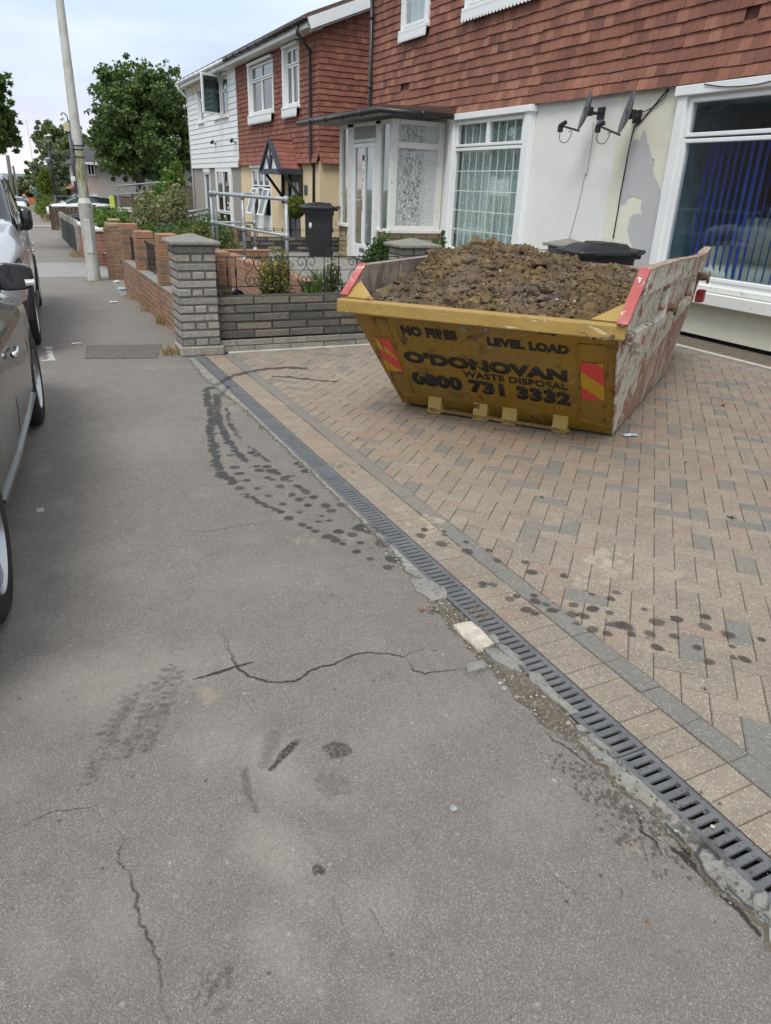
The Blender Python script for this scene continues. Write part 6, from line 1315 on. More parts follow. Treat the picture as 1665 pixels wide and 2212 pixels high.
s0, s1, z0, z1 = wr
w = window(h1b, F1, s0+.04, s1-.04, z0+.0, z1-.02, [(5.62, s1-.08, 2.17, z1-.06), (4.3, 5.62, 2.17, z1-.06), (s0+.08, s1-.08, z0+.05, 2.15)], depth=.0, label='wide plain window with blue vertical blinds', rd=3.2, room='room_blue')
m = MB()
for (a, b, c, d, o1) in ((s1-.05, s1+.09, z0-.05, z1+.02, .07), (s0-.10, s1+.12, z1-.03, z1+.07, .10)): fbox(m, F1, a, b, c, d, 0, o1, 0, None, .006)
m.build('surround', 'white_board', w)
m = MB(); fbox(m, F1, s0, s1+.10, z0-.06, z0+.005, 0, .10, 0, None, .008); fbox(m, F1, s0, s1+.11, z0-.20, z0-.065, 0, .16, 0, None, .01); m.build('sill', 'old_white_paint', w)
k = 0; y = 6.72
while y > 4.2:
    m = MB(); a = R_(62 if y > 5.9 else 30)+random.uniform(-.1, .1); bw_ = random.uniform(.028, .05); dx = bw_*math.cos(a); dy = bw_*math.sin(a); wz = z0+.08
    m.add([(7.42-dx, y-dy, wz), (7.42+dx, y+dy, wz), (7.42+dx, y+dy, 2.12), (7.42-dx, y-dy, 2.12)], [(0, 1, 2, 3)]); o = m.build('blind_slat', 'blind_blue', w); q = o.modifiers.new('t', 'SOLIDIFY'); q.thickness = .003; y -= .098
m = MB(); P = []
for i in range(30):
    q = 6.9-i*.02; P += [(7.36+.02*math.sin(i*1.1), q, z0+.04), (7.36+.02*math.sin(i*1.1), q, 2.14)]
m = MB(); m.add([(9.9, 3, .3), (9.9, 8.2, .3), (9.9, 8.2, 2.6), (9.9, 3, 2.6)], [(0, 1, 2, 3)]); m.build('room_wall', 'curtain_blue', w)
m = MB(); m.box(-.45, .45, -.85, .85, 0, .42, 0, None, .08); m.box(.25, .50, -.85, .85, .38, .95, 0, None, .10); m.box(-.40, .45, -.98, -.78, 0, .62, 0, None, .08); m.box(-.40, .45, .78, .98, 0, .62, 0, None, .08)
o = m.build('sofa', 'sofa_cream', None, True, 50); b_ = o.modifiers.new('b', 'BEVEL'); b_.width = .03; b_.segments = 3; o.location = (7.98, 5.75, .40); o.rotation_euler = (0, 0, .25); tag(o, 'cream leather sofa seen through the blue-blind window', 'sofa')
t_ = thing('chair', 'dark red wooden chair frame inside the blue-blind window', 'chair', (7.75, 4.85, .50)); m = MB()
m.box(-.2, .2, -.2, .2, .40, .45, 0, None, .01); m.build('seat', 'wood_red', t_)
for x in (-.19, .19):
    for yy in (-.19, .19): m = MB(); m.box(x-.02, x+.02, yy-.02, yy+.02, 0, .42 if x > 0 else .72); m.build('leg', 'wood_red', t_)
m = MB(); m.box(-.22, -.17, -.21, .21, .68, .73, 0, None, .01); m.build('backrest', 'wood_red', t_)
# flaking patches on the cream wall: raised rim of paint around bare grey render
def wallpatch(par, pts, mat, o=.0025):
    P = [FX(x, y, XF-o) for x, y in pts]; Q = []
    for i in range(len(P)):
        a, b = P[i], P[(i+1) % len(P)]
        for k in range(5): q = a.lerp(b, k/5); Q.append(Vector((XF-o, q.y+random.uniform(-.012, .012), q.z+random.uniform(-.014, .014))))
    m = MB(); m.add(Q, [tuple(range(len(Q)))]); ob = m.build('bare_patch', mat, par); return ob
def z8(x, y): return ((2184+x*.5405)/1.852, (600+y*.5405)/1.852)
def z7(x, y): return ((2184+x*.5405)/1.852, y*.5405/1.852)
wallpatch(h1b, [z7(650, 1035), z7(690, 1040), z7(712, 965), z7(740, 970), z7(765, 1100), z7(795, 1200), z8(795, 60), z8(795, 190), z8(845, 290), z8(840, 400), z8(825, 540), z8(800, 690), z8(780, 860), z8(640, 860), z8(630, 690), z8(600, 600), z8(620, 500), z8(660, 465), z8(705, 470), z8(705, 360), z8(640, 345), z8(550, 420), z8(580, 180)], 'grey_patch')
m = MB(); q0, q1 = YJ, FX(1319, 400, XF).y
# cables down the wall
def cable(px, r=.006, X=XF-.012, mat='black_iron', label='black cable clipped down the cream wall', cat='cable'):
    P = smooth([FX(x, y, X) for x, y in px], 5); m = MB(); m.tube(P, r, 6); o = m.build('cable', mat, None, True); tag(o, label, cat, 'cables on the house wall')
cable([z7(905, 655), z7(700, 900), z7(650, 950), z7(600, 1170), z8(600, 60), z8(545, 360), z8(535, 430), z8(495, 655)], .008)
cable([z7(910, 660), z7(860, 740), z7(740, 820), z7(660, 830)], .006, XF-.02, 'black_iron', 'thin black cable looping from the tiles to the right-hand dish')
cable([z7(1170, 622), z7(1290, 640), z7(1420, 640), z7(1560, 625), z7(1665, 600)], .006, XF-.11, 'black_iron', 'black cable draped across the top of the blue-blind window')
cable([z7(350, 900), z7(340, 1040), z7(300, 1290), z8(290, 180), z8(235, 420), z8(170, 660)], .004, XF-.008, 'soffit_grey', 'thin grey cable running down the white wall')
# --- satellite dishes
def dish(c, w_anchor, lnbp, label, face=(-.80, .52, .22)):
    c = Vector(c); t_ = thing('satellite_dish', label, 'satellite dish', w_anchor, 0, 'satellite dishes on the wall'); O = Vector(w_anchor); n = Vector(face).normalized(); M = Matrix.Translation(c-O) @ n.to_track_quat('Z', 'Y').to_matrix().to_4x4() @ Matrix.Diagonal((.92, 1.1, 1, 1)); m = MB()
    R0 = .22; prof = [(0.001, -.055)]+[(R0*k/10, -.055+.055*(k/10)**2) for k in range(1, 11)]; m.lathe(prof, 28, 0, M); o = m.build('reflector', 'lead_grey', t_, True); q = o.modifiers.new('t', 'SOLIDIFY'); q.thickness = .008
    m = MB(); bk = c-O-n*.06; m.tube([bk, bk-n*.08, Vector((0, 0, .0))+Vector((-.05, 0, 0))], .02, 8); m.box(-.03, .0, -.06, .06, -.07, .07); m.box(bk.x-.03, bk.x+.03, bk.y-.05, bk.y+.05, bk.z-.05, bk.z+.05); m.build('bracket', 'black_iron', t_)
    m = MB(); bot = M @ Vector((0, 0, 0)); up = Vector((0, 0, 1)); dn = (M.to_3x3() @ Vector((0, 1, 0))); dn = dn if dn.z < 0 else -dn; s_ = c-O+dn*R0*.98; l_ = Vector(lnbp)-O; m.tube([s_-n*.02, s_.lerp(l_, .5), l_], .013, 8); m.build('arm', 'black_iron', t_)
    m = MB(); d = (c-O-l_).normalized(); m.tube([l_-d*.01, l_+d*.05, l_+d*.055, l_+d*.09], [.03, .03, .022, .03], 10); m.box(l_.x-.022, l_.x+.022, l_.y-.03, l_.y+.03, l_.z-.08, l_.z); m.build('receiver_head', 'black_plastic', t_)
    m = MB(); e = l_+Vector((0, 0, -.08)); m.tube(smooth([e, e+Vector((.02, 0, -.10)), e+Vector((.05, -.10, -.12)), e+Vector((.08, -.15, 0)), e.lerp(s_, .5)], 5), .005, 5); m.build('lead', 'hose_black', t_, True)
dx_ = 6.86
dish(FX(1262, 238, dx_), FX(1300, 245, XF-.0), FX(1211, 271, dx_-.05), 'left-hand grey satellite dish seen edge-on above the soil heap')
dish(FX(1352, 244, dx_+.02), FX(1378, 252, XF-.0), FX(1292, 271, dx_-.02), 'right-hand dark satellite dish nearest the blue-blind window')
#@@SPLIT@@
# --- the next pair: red tiled cream half and white clad half
X2 = 7.45; F2 = FXm(X2); Y2a, Y2j, Y2b = 19.25, 26.72, 34.2; ZB2 = 2.05; EV = 5.0; G2 = -.8
h2 = thing('semi_detached_house', 'red tile-hung house half with magnolia ground floor and small gabled door canopy', 'house', (0, 0, 0))
h3 = thing('semi_detached_house', 'white clad house half with pebbledash ground floor beside the big maple', 'house', (0, 0, 0))
P1, P2 = FY(658, 58, Y2a-.15), FY(797, 8, Y2a-.15); slope = (P2.z-P1.z)/(P2.x-P1.x)
def zr(x): return EV+.12+(x-(X2-.32))*slope
wA = (22.87, 25.2, 3.45, 4.80); wB = (20.68, 21.85, 3.45, 4.85); wG = (23.35, 25.35, .15, 1.98); dG = (20.75, 21.75, -.15, 1.85)
m = MB(); wallpanel(m, F2, Y2a, Y2j, G2, ZB2+.05, [wG, dG]); fbox(m, FYm(Y2a), X2+.2, 15, G2, ZB2+.05, 0, -.1); m.build('ground_floor_wall', 'magnolia', h2)
m = MB(); wallpanel(m, F2, Y2a, Y2j, ZB2+.05, EV+.1, [wA, wB], .15, -.02); m.add([(X2, Y2a+.02, ZB2), (14.5, Y2a+.02, ZB2), (14.5, Y2a+.02, zr(11)), (11, Y2a+.02, zr(11)), (X2, Y2a+.02, zr(X2))], [(0, 1, 2, 3, 4)]); m.build('upper_wall', 'roof_dark', h2)
m = MB(); tilewall(m, F2, Y2a-.03, Y2j, ZB2, EV+.12, [(a, b, c-.16, d+.02) for a, b, c, d in (wA, wB)], flare=.10); m.build('tile_hanging', 'clay_tile_old', h2)
m = MB(); tilewall(m, FYm(Y2a), X2-.03, 10.6, ZB2, 8, cut=lambda s_, z: z < zr(s_)-.18, flare=.10, sd=5); m.build('tile_hanging', 'clay_tile_old', h2)
for (ya_, yb_, par) in ((Y2a-.25, Y2j, h2), (Y2j, Y2b+.25, h3)):
    m = MB(); xr2 = 12.0; x0_ = X2-.42
    m.add([(x0_, ya_, zr(x0_)+.02), (x0_, yb_, zr(x0_)+.02), (xr2, yb_, zr(xr2)+.02), (xr2, ya_, zr(xr2)+.02), (x0_, ya_, zr(x0_)+.12), (x0_, yb_, zr(x0_)+.12), (xr2, yb_, zr(xr2)+.12), (xr2, ya_, zr(xr2)+.12)], [(0, 1, 2, 3), (4, 5, 6, 7), (0, 1, 5, 4), (1, 2, 6, 5), (2, 3, 7, 6), (3, 0, 4, 7)])
    m.build('roof', 'roof_brown' if par is h2 else 'roof_dark', par)
    m = MB(); fbox(m, F2, ya_+.1, yb_, EV-.06, EV+.13, .33, .36); fbox(m, F2, ya_+.1, yb_, EV-.06, EV-.04, .0, .33); m.build('fascia', 'white_board', par)
m = MB(); a_ = Vector((X2-.36, Y2a-.26, zr(X2-.36)-.10)); b_2 = Vector((11.5, Y2a-.26, zr(11.5)-.10)); m.beam(a_, b_2, .03, .24); m.build('bargeboard', 'white_board', h2)
m = MB(); m.beam(a_+Vector((.05, .1, -.14)), b_2+Vector((.05, .1, -.14)), .18, .03); m.build('verge_soffit', 'soffit_grey', h2)
gutter(h2, 'gutter_black', [(X2-.42, Y2a-.2, EV+.10), (X2-.42, Y2j-.02, EV+.10)], .055); gutter(h3, 'white_frame', [(X2-.42, Y2j+.02, EV+.10), (X2-.42, Y2b+.2, EV+.10)], .055)
yp = FX(672, 400, X2-.08).y
m = MB(); m.tube([(X2-.42, yp+.0, EV+.06), (X2-.42, yp, EV-.12), (X2-.10, yp-.02, EV-.45), (X2-.10, yp, EV-.6), (X2-.10, yp, ZB2+.12), (X2-.10, yp-.05, ZB2+.04), (X2-.02, yp-.06, ZB2-.1), (X2-.05, yp-.06, -.6)], .042, 10); m.build('downpipe', 'gutter_black', h2, True)
m = MB(); m.tube([(X2-.42, Y2b-.1, EV+.06), (X2-.42, Y2b-.1, EV-.05), (X2-.06, Y2b-.1, EV-.4), (X2-.06, Y2b-.1, -.8)], .045, 8); m.build('downpipe', 'white_frame', h3, True)
def upwin(par, wn_, cols, lab, apron=True, hopen=False):
    s0, s1, z0, z1 = wn_; wd = (s1-s0-.26)/cols; zt_ = z1-.42; pn = []
    for k in range(cols): pn += [(s0+.07+k*wd, s0+.07+(k+1)*wd, zt_, z1-.06), (s0+.07+k*wd, s0+.07+(k+1)*wd, z0+.05, zt_-.02)]
    w = window(par, F2, s0+.02, s1-.14, z0, z1, pn, depth=-.02, label=lab, gl='dark_window', rd=.5, curtain=('lace', -.25, s1-.45, s1-.05, .03))
    m = MB(); fbox(m, F2, s1-.14, s1, z0-.02, z1, -.02, .10); fbox(m, F2, s0-.04, s1+.02, z1-.01, z1+.05, 0, .12); fbox(m, F2, s0-.05, s1+.03, z0-.06, z0, 0, .14, 0, None, .01); m.build('surround', 'white_board', w)
    if apron: m = MB(); fringe(m, F2, s0-.05, s1+.03, z0-.05, z0-.26, .13, .13, True); m.build('apron', 'white_board', w)
    return w
upwin(h2, wA, 2, 'wider upstairs window with toothed white apron'); upwin(h2, wB, 2, 'narrower upstairs window beside the black downpipe')
s0, s1, z0, z1 = wG; wd = (s1-s0-.16)/3
w = window(h2, F2, s0, s1, z0, z1, [(s0+.08+k*wd, s0+.08+(k+1)*wd, z1-.55, z1-.06) for k in range(3)]+[(s0+.08+wd, s0+.08+2*wd, .62, z1-.57)], depth=.0, gl='dark_window', label='ground-floor window with two sashes tilted outwards')
m = MB(); 
for k in (0, 1, 2): m = MB(); fbox(m, F2, s0+.1+k*wd, s0+.06+(k+1)*wd, z0+.05, .60, -.02, .02, 0, None, .01); m.build('lower_panel', 'white_board', w)
m = MB(); fbox(m, F2, s0-.05, s1+.05, z1-.02, z1+.10, 0, .1, 0, None, .02); m.build('head_board', 'white_board', w)
for k in (0, 2):
    a, b = s0+.08+k*wd, s0+.08+(k+1)*wd; top = z1-.60; ang = .30; m = MB(); mg = MB()
    M = Matrix.Translation((X2-.03, (a+b)/2, top)) @ Matrix.Rotation(ang, 4, 'Y')
    h_ = top-.55; hw = (b-a)/2
    for (p, q, r, s_) in ((-hw, -hw+.06, -h_, 0), (hw-.06, hw, -h_, 0), (-hw+.06, hw-.06, -h_, -h_+.06), (-hw+.06, hw-.06, -.06, 0)): m.box(-.03, .03, p, q, r, s_, 0, None, .006, M)
    o = m.build('open_sash', 'white_frame', w); mg.box(-.004, .004, -hw+.05, hw-.05, -h_+.05, -.05, 0, None, 0, M); mg.build('pane', 'car_glass', w)
s0, s1, z0, z1 = dG
m = MB(); frame(m, F2, s0, s1, z0, z1+.05, .07, -.10, .02); dr = m.build('door_frame', 'dark_blue_paint', h2)
m = MB(); fbox(m, F2, s0+.07, s1-.07, z0, z1, -.08, -.04); d_ = m.build('door', 'charcoal_door', dr)
m = MB(); sm_ = (s0+s1)/2
for a, b in ((s0+.17, sm_-.05), (sm_+.05, s1-.17)): fbox(m, F2, a, b, .75, 1.60, -.05, -.035, 0, None, .01)
m.build('door_glass', 'bag_white', d_); m = MB(); fbox(m, F2, sm_-.12, sm_+.12, .52, .60, -.04, -.03, 0, None, .01); m.build('letterbox', 'chrome', d_)
m = MB(); fbox(m, F2, s0+.12, s1-.12, z1-.27, z1-.07, -.05, -.035); m.build('fanlight', 'lead_grey', d_)
# gabled canopy
ca0, ca1 = s0-.22, s1+.40; cm = (ca0+ca1)/2; zE = 1.90; zA = 2.62; XO = X2-.64
cn = MB(); 
for sg, e in ((-1, ca0), (1, ca1)):
    rows = 7
    for k in range(rows):
        t0 = k/rows; t1 = (k+1)/rows; ya_ = e+(cm-e)*t0; yb_ = e+(cm-e)*t1; za_ = zE+(zA-zE)*t0; zb_ = zE+(zA-zE)*t1; lift = .025; x = XO
        while x < X2-.02:
            x1_ = min(x+.165, X2); cn.add([(x+.001, ya_, za_+lift), (x1_-.001, ya_, za_+lift), (x1_-.001, yb_, zb_+.008), (x+.001, yb_, zb_+.008), (x+.001, ya_, za_), (x1_-.001, ya_, za_)], [(0, 1, 2, 3), (0, 4, 5, 1)], 0, (random.random(), 0, 0)); x += .165
cn.add([(XO, ca0, zE-.01), (XO, cm, zA-.01), (XO, ca1, zE-.01), (X2, ca0, zE-.01), (X2, cm, zA-.01), (X2, ca1, zE-.01)], [(0, 1, 4, 3), (1, 2, 5, 4)])
cpy = cn.build('canopy_roof', 'canopy_tile', h2); m = MB(); m.tube([(XO-.02, cm, zA+.02), (X2, cm, zA+.02)], .05, 8); m.build('ridge', 'canopy_tile', cpy)
m = MB(); m.beam((XO-.02, ca0-.04, zE-.05), (XO-.02, cm, zA+.0), .05, .13, 0, (1, 0, 0)); m.beam((XO-.02, ca1+.04, zE-.05), (XO-.02, cm, zA+.0), .05, .13, 0, (1, 0, 0)); m.box(XO-.05, XO+.03, ca0-.05, ca1+.05, zE-.14, zE-.01)
m.box(XO+.03, X2, ca0-.02, ca0+.06, zE-.13, zE); m.box(XO+.03, X2, ca1-.06, ca1+.02, zE-.13, zE)
m.beam((XO-.03, cm-.02, zE), (XO-.03, cm-.20, zE+.34), .03, .07, 0, (1, 0, 0)); m.beam((XO-.03, cm+.02, zE), (XO-.03, cm+.20, zE+.34), .03, .07, 0, (1, 0, 0)); m.box(XO-.035, XO-.005, cm-.03, cm+.03, zE, zA-.1); m.build('canopy_frame', 'dark_blue_paint', h2)
m = MB(); m.add([(XO, ca0+.03, zE), (XO, ca1-.03, zE), (XO, cm, zA-.04)], [(0, 1, 2)]); m.build('canopy_infill', 'white_board', h2)
m = MB()
for e in (ca0+.02, ca1-.02): m = MB(); m.beam((XO+.1, e, zE-.12), (X2-.03, e, 1.15), .06, .07); m.box(X2-.08, X2, e-.035, e+.035, 1.0, zE); m.build('canopy_bracket', 'sign_black', h2)
m = MB(); fbox(m, F2, 20.15, 20.40, 1.28, 1.52, 0, .015); m.build('house_plate', 'charcoal_door', h2)
# clad half
wC = (27.75, 29.75, 3.62, 4.85); wD = (31.4, 32.3, 3.62, 4.80); wE_ = (28.0, 30.0, -.1, 1.95); dE = (31.2, 32.1, -.4, 1.85)
m = MB(); wallpanel(m, F2, Y2j, Y2b, G2-.3, ZB2+.0, [wE_, dE]); m.build('ground_floor_wall', 'pebbledash', h3)
m = MB(); z = ZB2-.05; f3 = F2
while z < EV+.05:
    zt_ = min(z+.178, EV+.1); ss = [Y2j+.01]+sorted([q for w_ in (wC, wD) if w_[2] < z+.1 < w_[3] for q in (w_[0], w_[1])])+[Y2b]
    for a, b in zip(ss[::2], ss[1::2]):
        m.add([f3(a, z, .075), f3(b, z, .075), f3(b, zt_-.006, .058), f3(a, zt_-.006, .058), f3(a, z, .03), f3(b, z, .03), f3(b, zt_-.006, .03), f3(a, zt_-.006, .03)], [(0, 1, 2, 3), (0, 1, 5, 4), (2, 3, 7, 6), (0, 3, 7, 4), (1, 2, 6, 5)])
    z += .178
m.build('cladding', 'white_board', h3)
m = MB(); wallpanel(m, F2, Y2j, Y2b, ZB2, EV+.1, [wC, wD], .1, .02); m.build('upper_wall', 'roof_dark', h3)
for wn_, cols, lb in ((wC, 2, 'upstairs window with one sash swung wide open'), (wD, 1, 'narrow upstairs window near the far corner')):
    w = upwin(h3, wn_, cols, lb, False)
    if cols == 2:
        m = MB(); mg = MB(); M = Matrix.Translation((X2-.10, wn_[0]+.75, wn_[2]+.03)) @ Matrix.Rotation(R_(-62), 4, 'Z'); 
        for (p, q, r, s_) in ((0, .07, 0, 1.22), (.80, .87, 0, 1.22), (.07, .80, 0, .07), (.07, .80, 1.15, 1.22)): m.box(-.03, .03, -q, -p, r, s_, 0, None, .006, M)
        m.build('open_sash', 'white_frame', w); mg.box(-.004, .004, -.81, -.06, .06, 1.16, 0, None, 0, M); mg.build('pane', 'car_glass', w)
s0, s1, z0, z1 = wE_
w = window(h3, F2, s0, s1, z0, z1, [(s0+.06, (s0+s1)/2, z0+.6, z1-.05), ((s0+s1)/2, s1-.06, z0+.6, z1-.05), (s0+.06, (s0+s1)/2, z0+.05, z0+.58), ((s0+s1)/2, s1-.06, z0+.05, z0+.58)], depth=.03, gl='dark_window', label='tall white ground-floor window', curtain=('lace', -.2, s0, s1, .03))
m = MB(); frame(m, F2, s0-.14, s1+.14, z0-.1, z1+.10, .12, 0, .06); m.build('surround', 'white_board', w)
m = MB(); frame(m, F2, dE[0], dE[1], dE[2], dE[3], .07, -.08, .03); fbox(m, F2, dE[0]-.1, dE[1]+.1, dE[3], dE[3]+.2, 0, .05); d_ = m.build('door_frame', 'white_board', h3)
m = MB(); fbox(m, F2, dE[0]+.07, dE[1]-.07, dE[2], dE[3]-.07, -.06, -.03); m.build('door', 'room_dark', d_)
m = MB(); P = []
random.seed(3)
for k in range(150):
    a = Y2j+1.6+5.4*random.random(); m.tube([F2(a, EV-.08, .2+random.uniform(-.02, .02)), F2(a+random.uniform(-.08, .08), EV-.2-random.uniform(0, .18), .2)], .018, 4)
o = m.build('bunting', 'bunting'); tag(o, 'faded cream bunting hanging under the white gutter', 'bunting')
for px, py, lb in ((508, 308, 'black security camera low on the white cladding near the red tiles'), (492*0+465, 311, 'dark security camera above the white house door')):
    p = FX(px, py, X2-.10); t_ = thing('security_camera', lb, 'security camera', p, 0, 'security cameras on the white cladding'); m = MB(); m.tube([(.06, 0, 0), (0, 0, .0)], .03, 8); m.tube([(0, 0, 0), (-.10, .0, .06)], .018, 8); m.build('bracket', 'black_iron', t_); m = MB(); m.tube([(-.06, .12, .10), (-.16, -.10, .03)], [.045, .055], 8); m.build('housing', 'black_plastic', t_)
# hanging topiary ball
p = FY(638, 443, 14.0); t_ = thing('topiary_ball', 'green topiary ball standing in front of the dark blue door', 'topiary', (X2-1.45, 20.6, 0)); q = FX(637, 447, X2-1.45); t_.location = q
m = MB(); random.seed(8); R0 = .24; leaves(m, [tuple(Vector((random.gauss(0, 1), random.gauss(0, 1), random.gauss(0, 1))).normalized()*R0*random.uniform(.8, 1.05)) for _ in range(3600)], .045, .2, .6, lambda p: .45+.4*mn.noise(p*14)); m.build('foliage', 'topiary_leaf', t_)
m = MB(); m.tube([(0, 0, -.2), (0, 0, -(q.z+.25))], .025, 8); m.lathe([(.12, -(q.z+.3)), (.15, -(q.z+.05)), (.13, -(q.z+.05)), (.0, -(q.z+.08))], 16); m.build('stem', 'charcoal_door', t_)
# front garden ground of the lower pair
m = MB(); m.quad((1.7, 16.5, -.12), (7.5, 16.5, -.12), (7.5, 26, -.40), (1.9, 26, -.60)); m.quad((1.9, 26, -.60), (7.5, 26, -.40), (7.5, 34.5, -.7), (2.4, 34.5, -.9)); struct(m.build('front_garden', 'grass_ground'))
# house across the street (it shows in the window panes)
ho = thing('terraced_house', 'brick house across the road that only shows reflected in the panes', 'house', (-15, 16, -.3))
def FO(s_, z, o): return Vector((o, s_, z))
m = MB(); wallpanel(m, FO, -24, 26, 0, 6, [(-6, -4, 1, 2.3), (3, 5, 1, 2.3), (-6, -4.2, 3.7, 5), (2.6, 4.6, 3.7, 5)], .25); m.build('wall', 'brown_brick', ho)
m = MB()
for (a, b, c, d) in ((-6, -4, 1, 2.3), (3, 5, 1, 2.3), (-6, -4.2, 3.7, 5), (2.6, 4.6, 3.7, 5)): frame(m, FO, a, b, c, d, .1, -.1, .04); fbox(m, FO, (a+b)/2-.04, (a+b)/2+.04, c, d, -.1, .03)
m.build('window_frames', 'white_frame', ho); m = MB()
for (a, b, c, d) in ((-6, -4, 1, 2.3), (3, 5, 1, 2.3), (-6, -4.2, 3.7, 5), (2.6, 4.6, 3.7, 5)): fbox(m, FO, a, b, c, d, -.12, -.1)
m.build('panes', 'dark_window', ho)
m = MB(); m.add([(.4, -24.3, 5.9), (.4, 26.3, 5.9), (-4, 26.3, 9), (-4, -24.3, 9)], [(0, 1, 2, 3)]); m.build('roof', 'roof_brown', ho)
#@@SPLIT@@
# ------------------------------------------------------------------ wheelie bins
def rr(w, d, r, n=5):
    P = []
    for cx, cy, a0 in ((w/2-r, d/2-r, 0), (-w/2+r, d/2-r, 90), (-w/2+r, -d/2+r, 180), (w/2-r, -d/2+r, 270)):
        for k in range(n+1): a = R_(a0+90*k/n); P.append((cx+r*math.cos(a), cy+r*math.sin(a)))
    return P
def loft(m, secs, cap=(True, True)):
    n = len(secs[0]); V_ = [p for s_ in secs for p in s_]; b = [(i*n+k, i*n+(k+1) % n, (i+1)*n+(k+1) % n, (i+1)*n+k) for i in range(len(secs)-1) for k in range(n)]
    if cap[0]: b.append(tuple(reversed(range(n))))
    if cap[1]: b.append(tuple((len(secs)-1)*n+k for k in range(n)))
    m.add(V_, b)
def bin_(label, loc, rz, k=1., marks=True, grp='black wheelie bins'):
    t_ = thing('wheelie_bin', label, 'wheelie bin', loc, rz, grp); m = MB()      # local -x is the front, +x the handle side
    S_ = []
    for z, w, d, r, ox in ((.0, .42, .40, .05, .03), (.05, .44, .42, .05, .03), (.62, .53, .48, .05, .02), (.80, .56, .50, .05, .01), (.82, .60, .53, .05, .01), (.90, .62, .55, .05, .0), (.91, .64, .57, .05, 0), (.935, .64, .57, .05, 0)): S_.append([(x*1+ox, y, z*k) for x, y in rr(w, d, r)])
    loft(m, S_); 
    for y in (-.16, -.05, .06, .17): m.box(-.262, -.235, y-.008, y+.008, .15*k, .78*k)
    m.build('body', 'bin_plastic', t_, True, 35)
    m = MB(); S_ = []
    for z, w, d, r, ox in ((.930, .70, .60, .05, -.02), (.955, .72, .62, .06, -.02), (.972, .70, .60, .06, -.02), (.985, .60, .50, .06, -.02), (1.02, .50, .44, .06, .0), (1.035, .44, .38, .06, .02)): S_.append([(x+ox, y, z*k+(x+.3)*.02) for x, y in rr(w, d, r)])
    loft(m, S_); m.box(-.20, .20, -.33, -.30, .94*k, .965*k); m.box(-.10, .12, -.19, .17, 1.03*k, 1.055*k, 0, None, .01); m.build('lid', 'bin_plastic', t_, True, 30)
    m = MB(); m.tube([(.33, -.22, .93*k), (.41, -.22, .97*k), (.43, -.2, .975*k), (.43, .2, .975*k), (.41, .22, .97*k), (.33, .22, .93*k)], .018, 8); 
    for y in (-.18, .18): m.box(.25, .40, y-.03, y+.03, .90*k, .955*k, 0, None, .008)
    m.build('handle', 'bin_plastic', t_, True, 40)
    for y in (-.23, .23): m = MB(); M = Matrix.Translation((.20, y, .10*k)) @ Matrix.Rotation(math.pi/2, 4, 'X'); m.lathe([(0, -.025), (.09, -.025), (.10, -.015), (.10, .015), (.09, .025), (0, .025)], 18, 0, M); m.build('wheel', 'tyre_rubber', t_, True, 40)
    return t_
b1x = FX(0, 0, 1).x
pb_ = FY(690, 548, 15.1); b1 = bin_('tall black wheelie bin standing in front of the porch with small white marks', (5.77, 15.0, .162), R_(-18), .99)
m = MB(); 
def BF(x, y, z): return Vector((x, -.01+y*0-.268, z)) 
def bf(u, z): w_ = (.42+(.56-.42)*z/.8)/2; return Vector((-w_*.0-.20+u, -(.20+(.25-.20)*z/.8)-.006, z))
m.add([bf(0, .585), bf(.055, .585), bf(.055, .66), bf(0, .66)], [(0, 1, 2, 3)]); m.add([bf(-.01, .80), bf(.075, .81), bf(.05, .825), bf(.07, .85), bf(.03, .83), bf(-.01, .83)], [(0, 1, 2, 3, 4, 5)]); m.add([bf(0, .56), bf(.05, .56), bf(.05, .572), bf(0, .572)], [(0, 1, 2, 3)]); m.build('label_mark', 'sign_white', b1)
bin_('black wheelie bin behind the skip beside the peeling patch of wall', (5.72, 6.42, .0), R_(-14), 1.01, False)
q_ = FY(330, 540, 15); 
bin_('black wheelie bin lid showing over the dark fence panels behind the lamp post', (FY(164, 463, 27).x, 27, FY(164, 462, 27).z-1.05), .1, .98)
bin_('black wheelie bin among the shrubs behind the piers, left one', (FY(253, 466, 21).x, 21, FY(253, 465, 21).z-1.05), .5, .98)
bin_('black wheelie bin among the shrubs under the handrail, right one', (FY(348, 482, 17).x, 17, FY(348, 482, 17).z-1.05), .3, .98)
# ------------------------------------------------------------------ posts
pp = G(204, 606); zb = pp.z; t_ = thing('lamp_post', 'tall white lamp post with flaking paint and an inspection door, nearest post', 'lamp post', (pp.x, pp.y, zb))
kk = FY(187, 435, pp.y).z-zb; m = MB(); m.lathe([(.108, -.1), (.108, kk-.04), (.112, kk-.03), (.098, kk+.0), (.080, kk+.05)], 24); m.build('base', 'post_white', t_, True, 40)
k2 = FY(178, 315, pp.y).z-zb; m = MB(); m.lathe([(.080, kk+.045), (.076, k2)], 24); m.build('lower_shaft', 'post_mossy', t_, True)
m = MB(); m.lathe([(.076, k2), (.052, 4.6), (.040, 7.0)], 24); m.tube([(0, 0, 6.9), (0, 0, 7.5), (-.4, 0, 7.9), (-1.2, 0, 8.0)], .035, 8); m.box(-1.7, -1.15, -.1, .1, 7.94, 8.06, 0, None, .02); m.build('shaft', 'post_white', t_, True, 40)
m = MB(); dz_ = kk*.78; M = Matrix.Rotation(R_(-100), 4, 'Z'); m.box(.098, .115, -.052, .052, kk*.36, dz_, 0, None, .006, M); m.build('door', 'post_white', t_)
for z in (.80, .93, 1.0): m = MB(); zz = kk+(k2-kk)*(z); m.lathe([(.083, zz-.008), (.086, zz), (.083, zz+.008)], 20); m.build('strap', 'black_iron', t_, True)
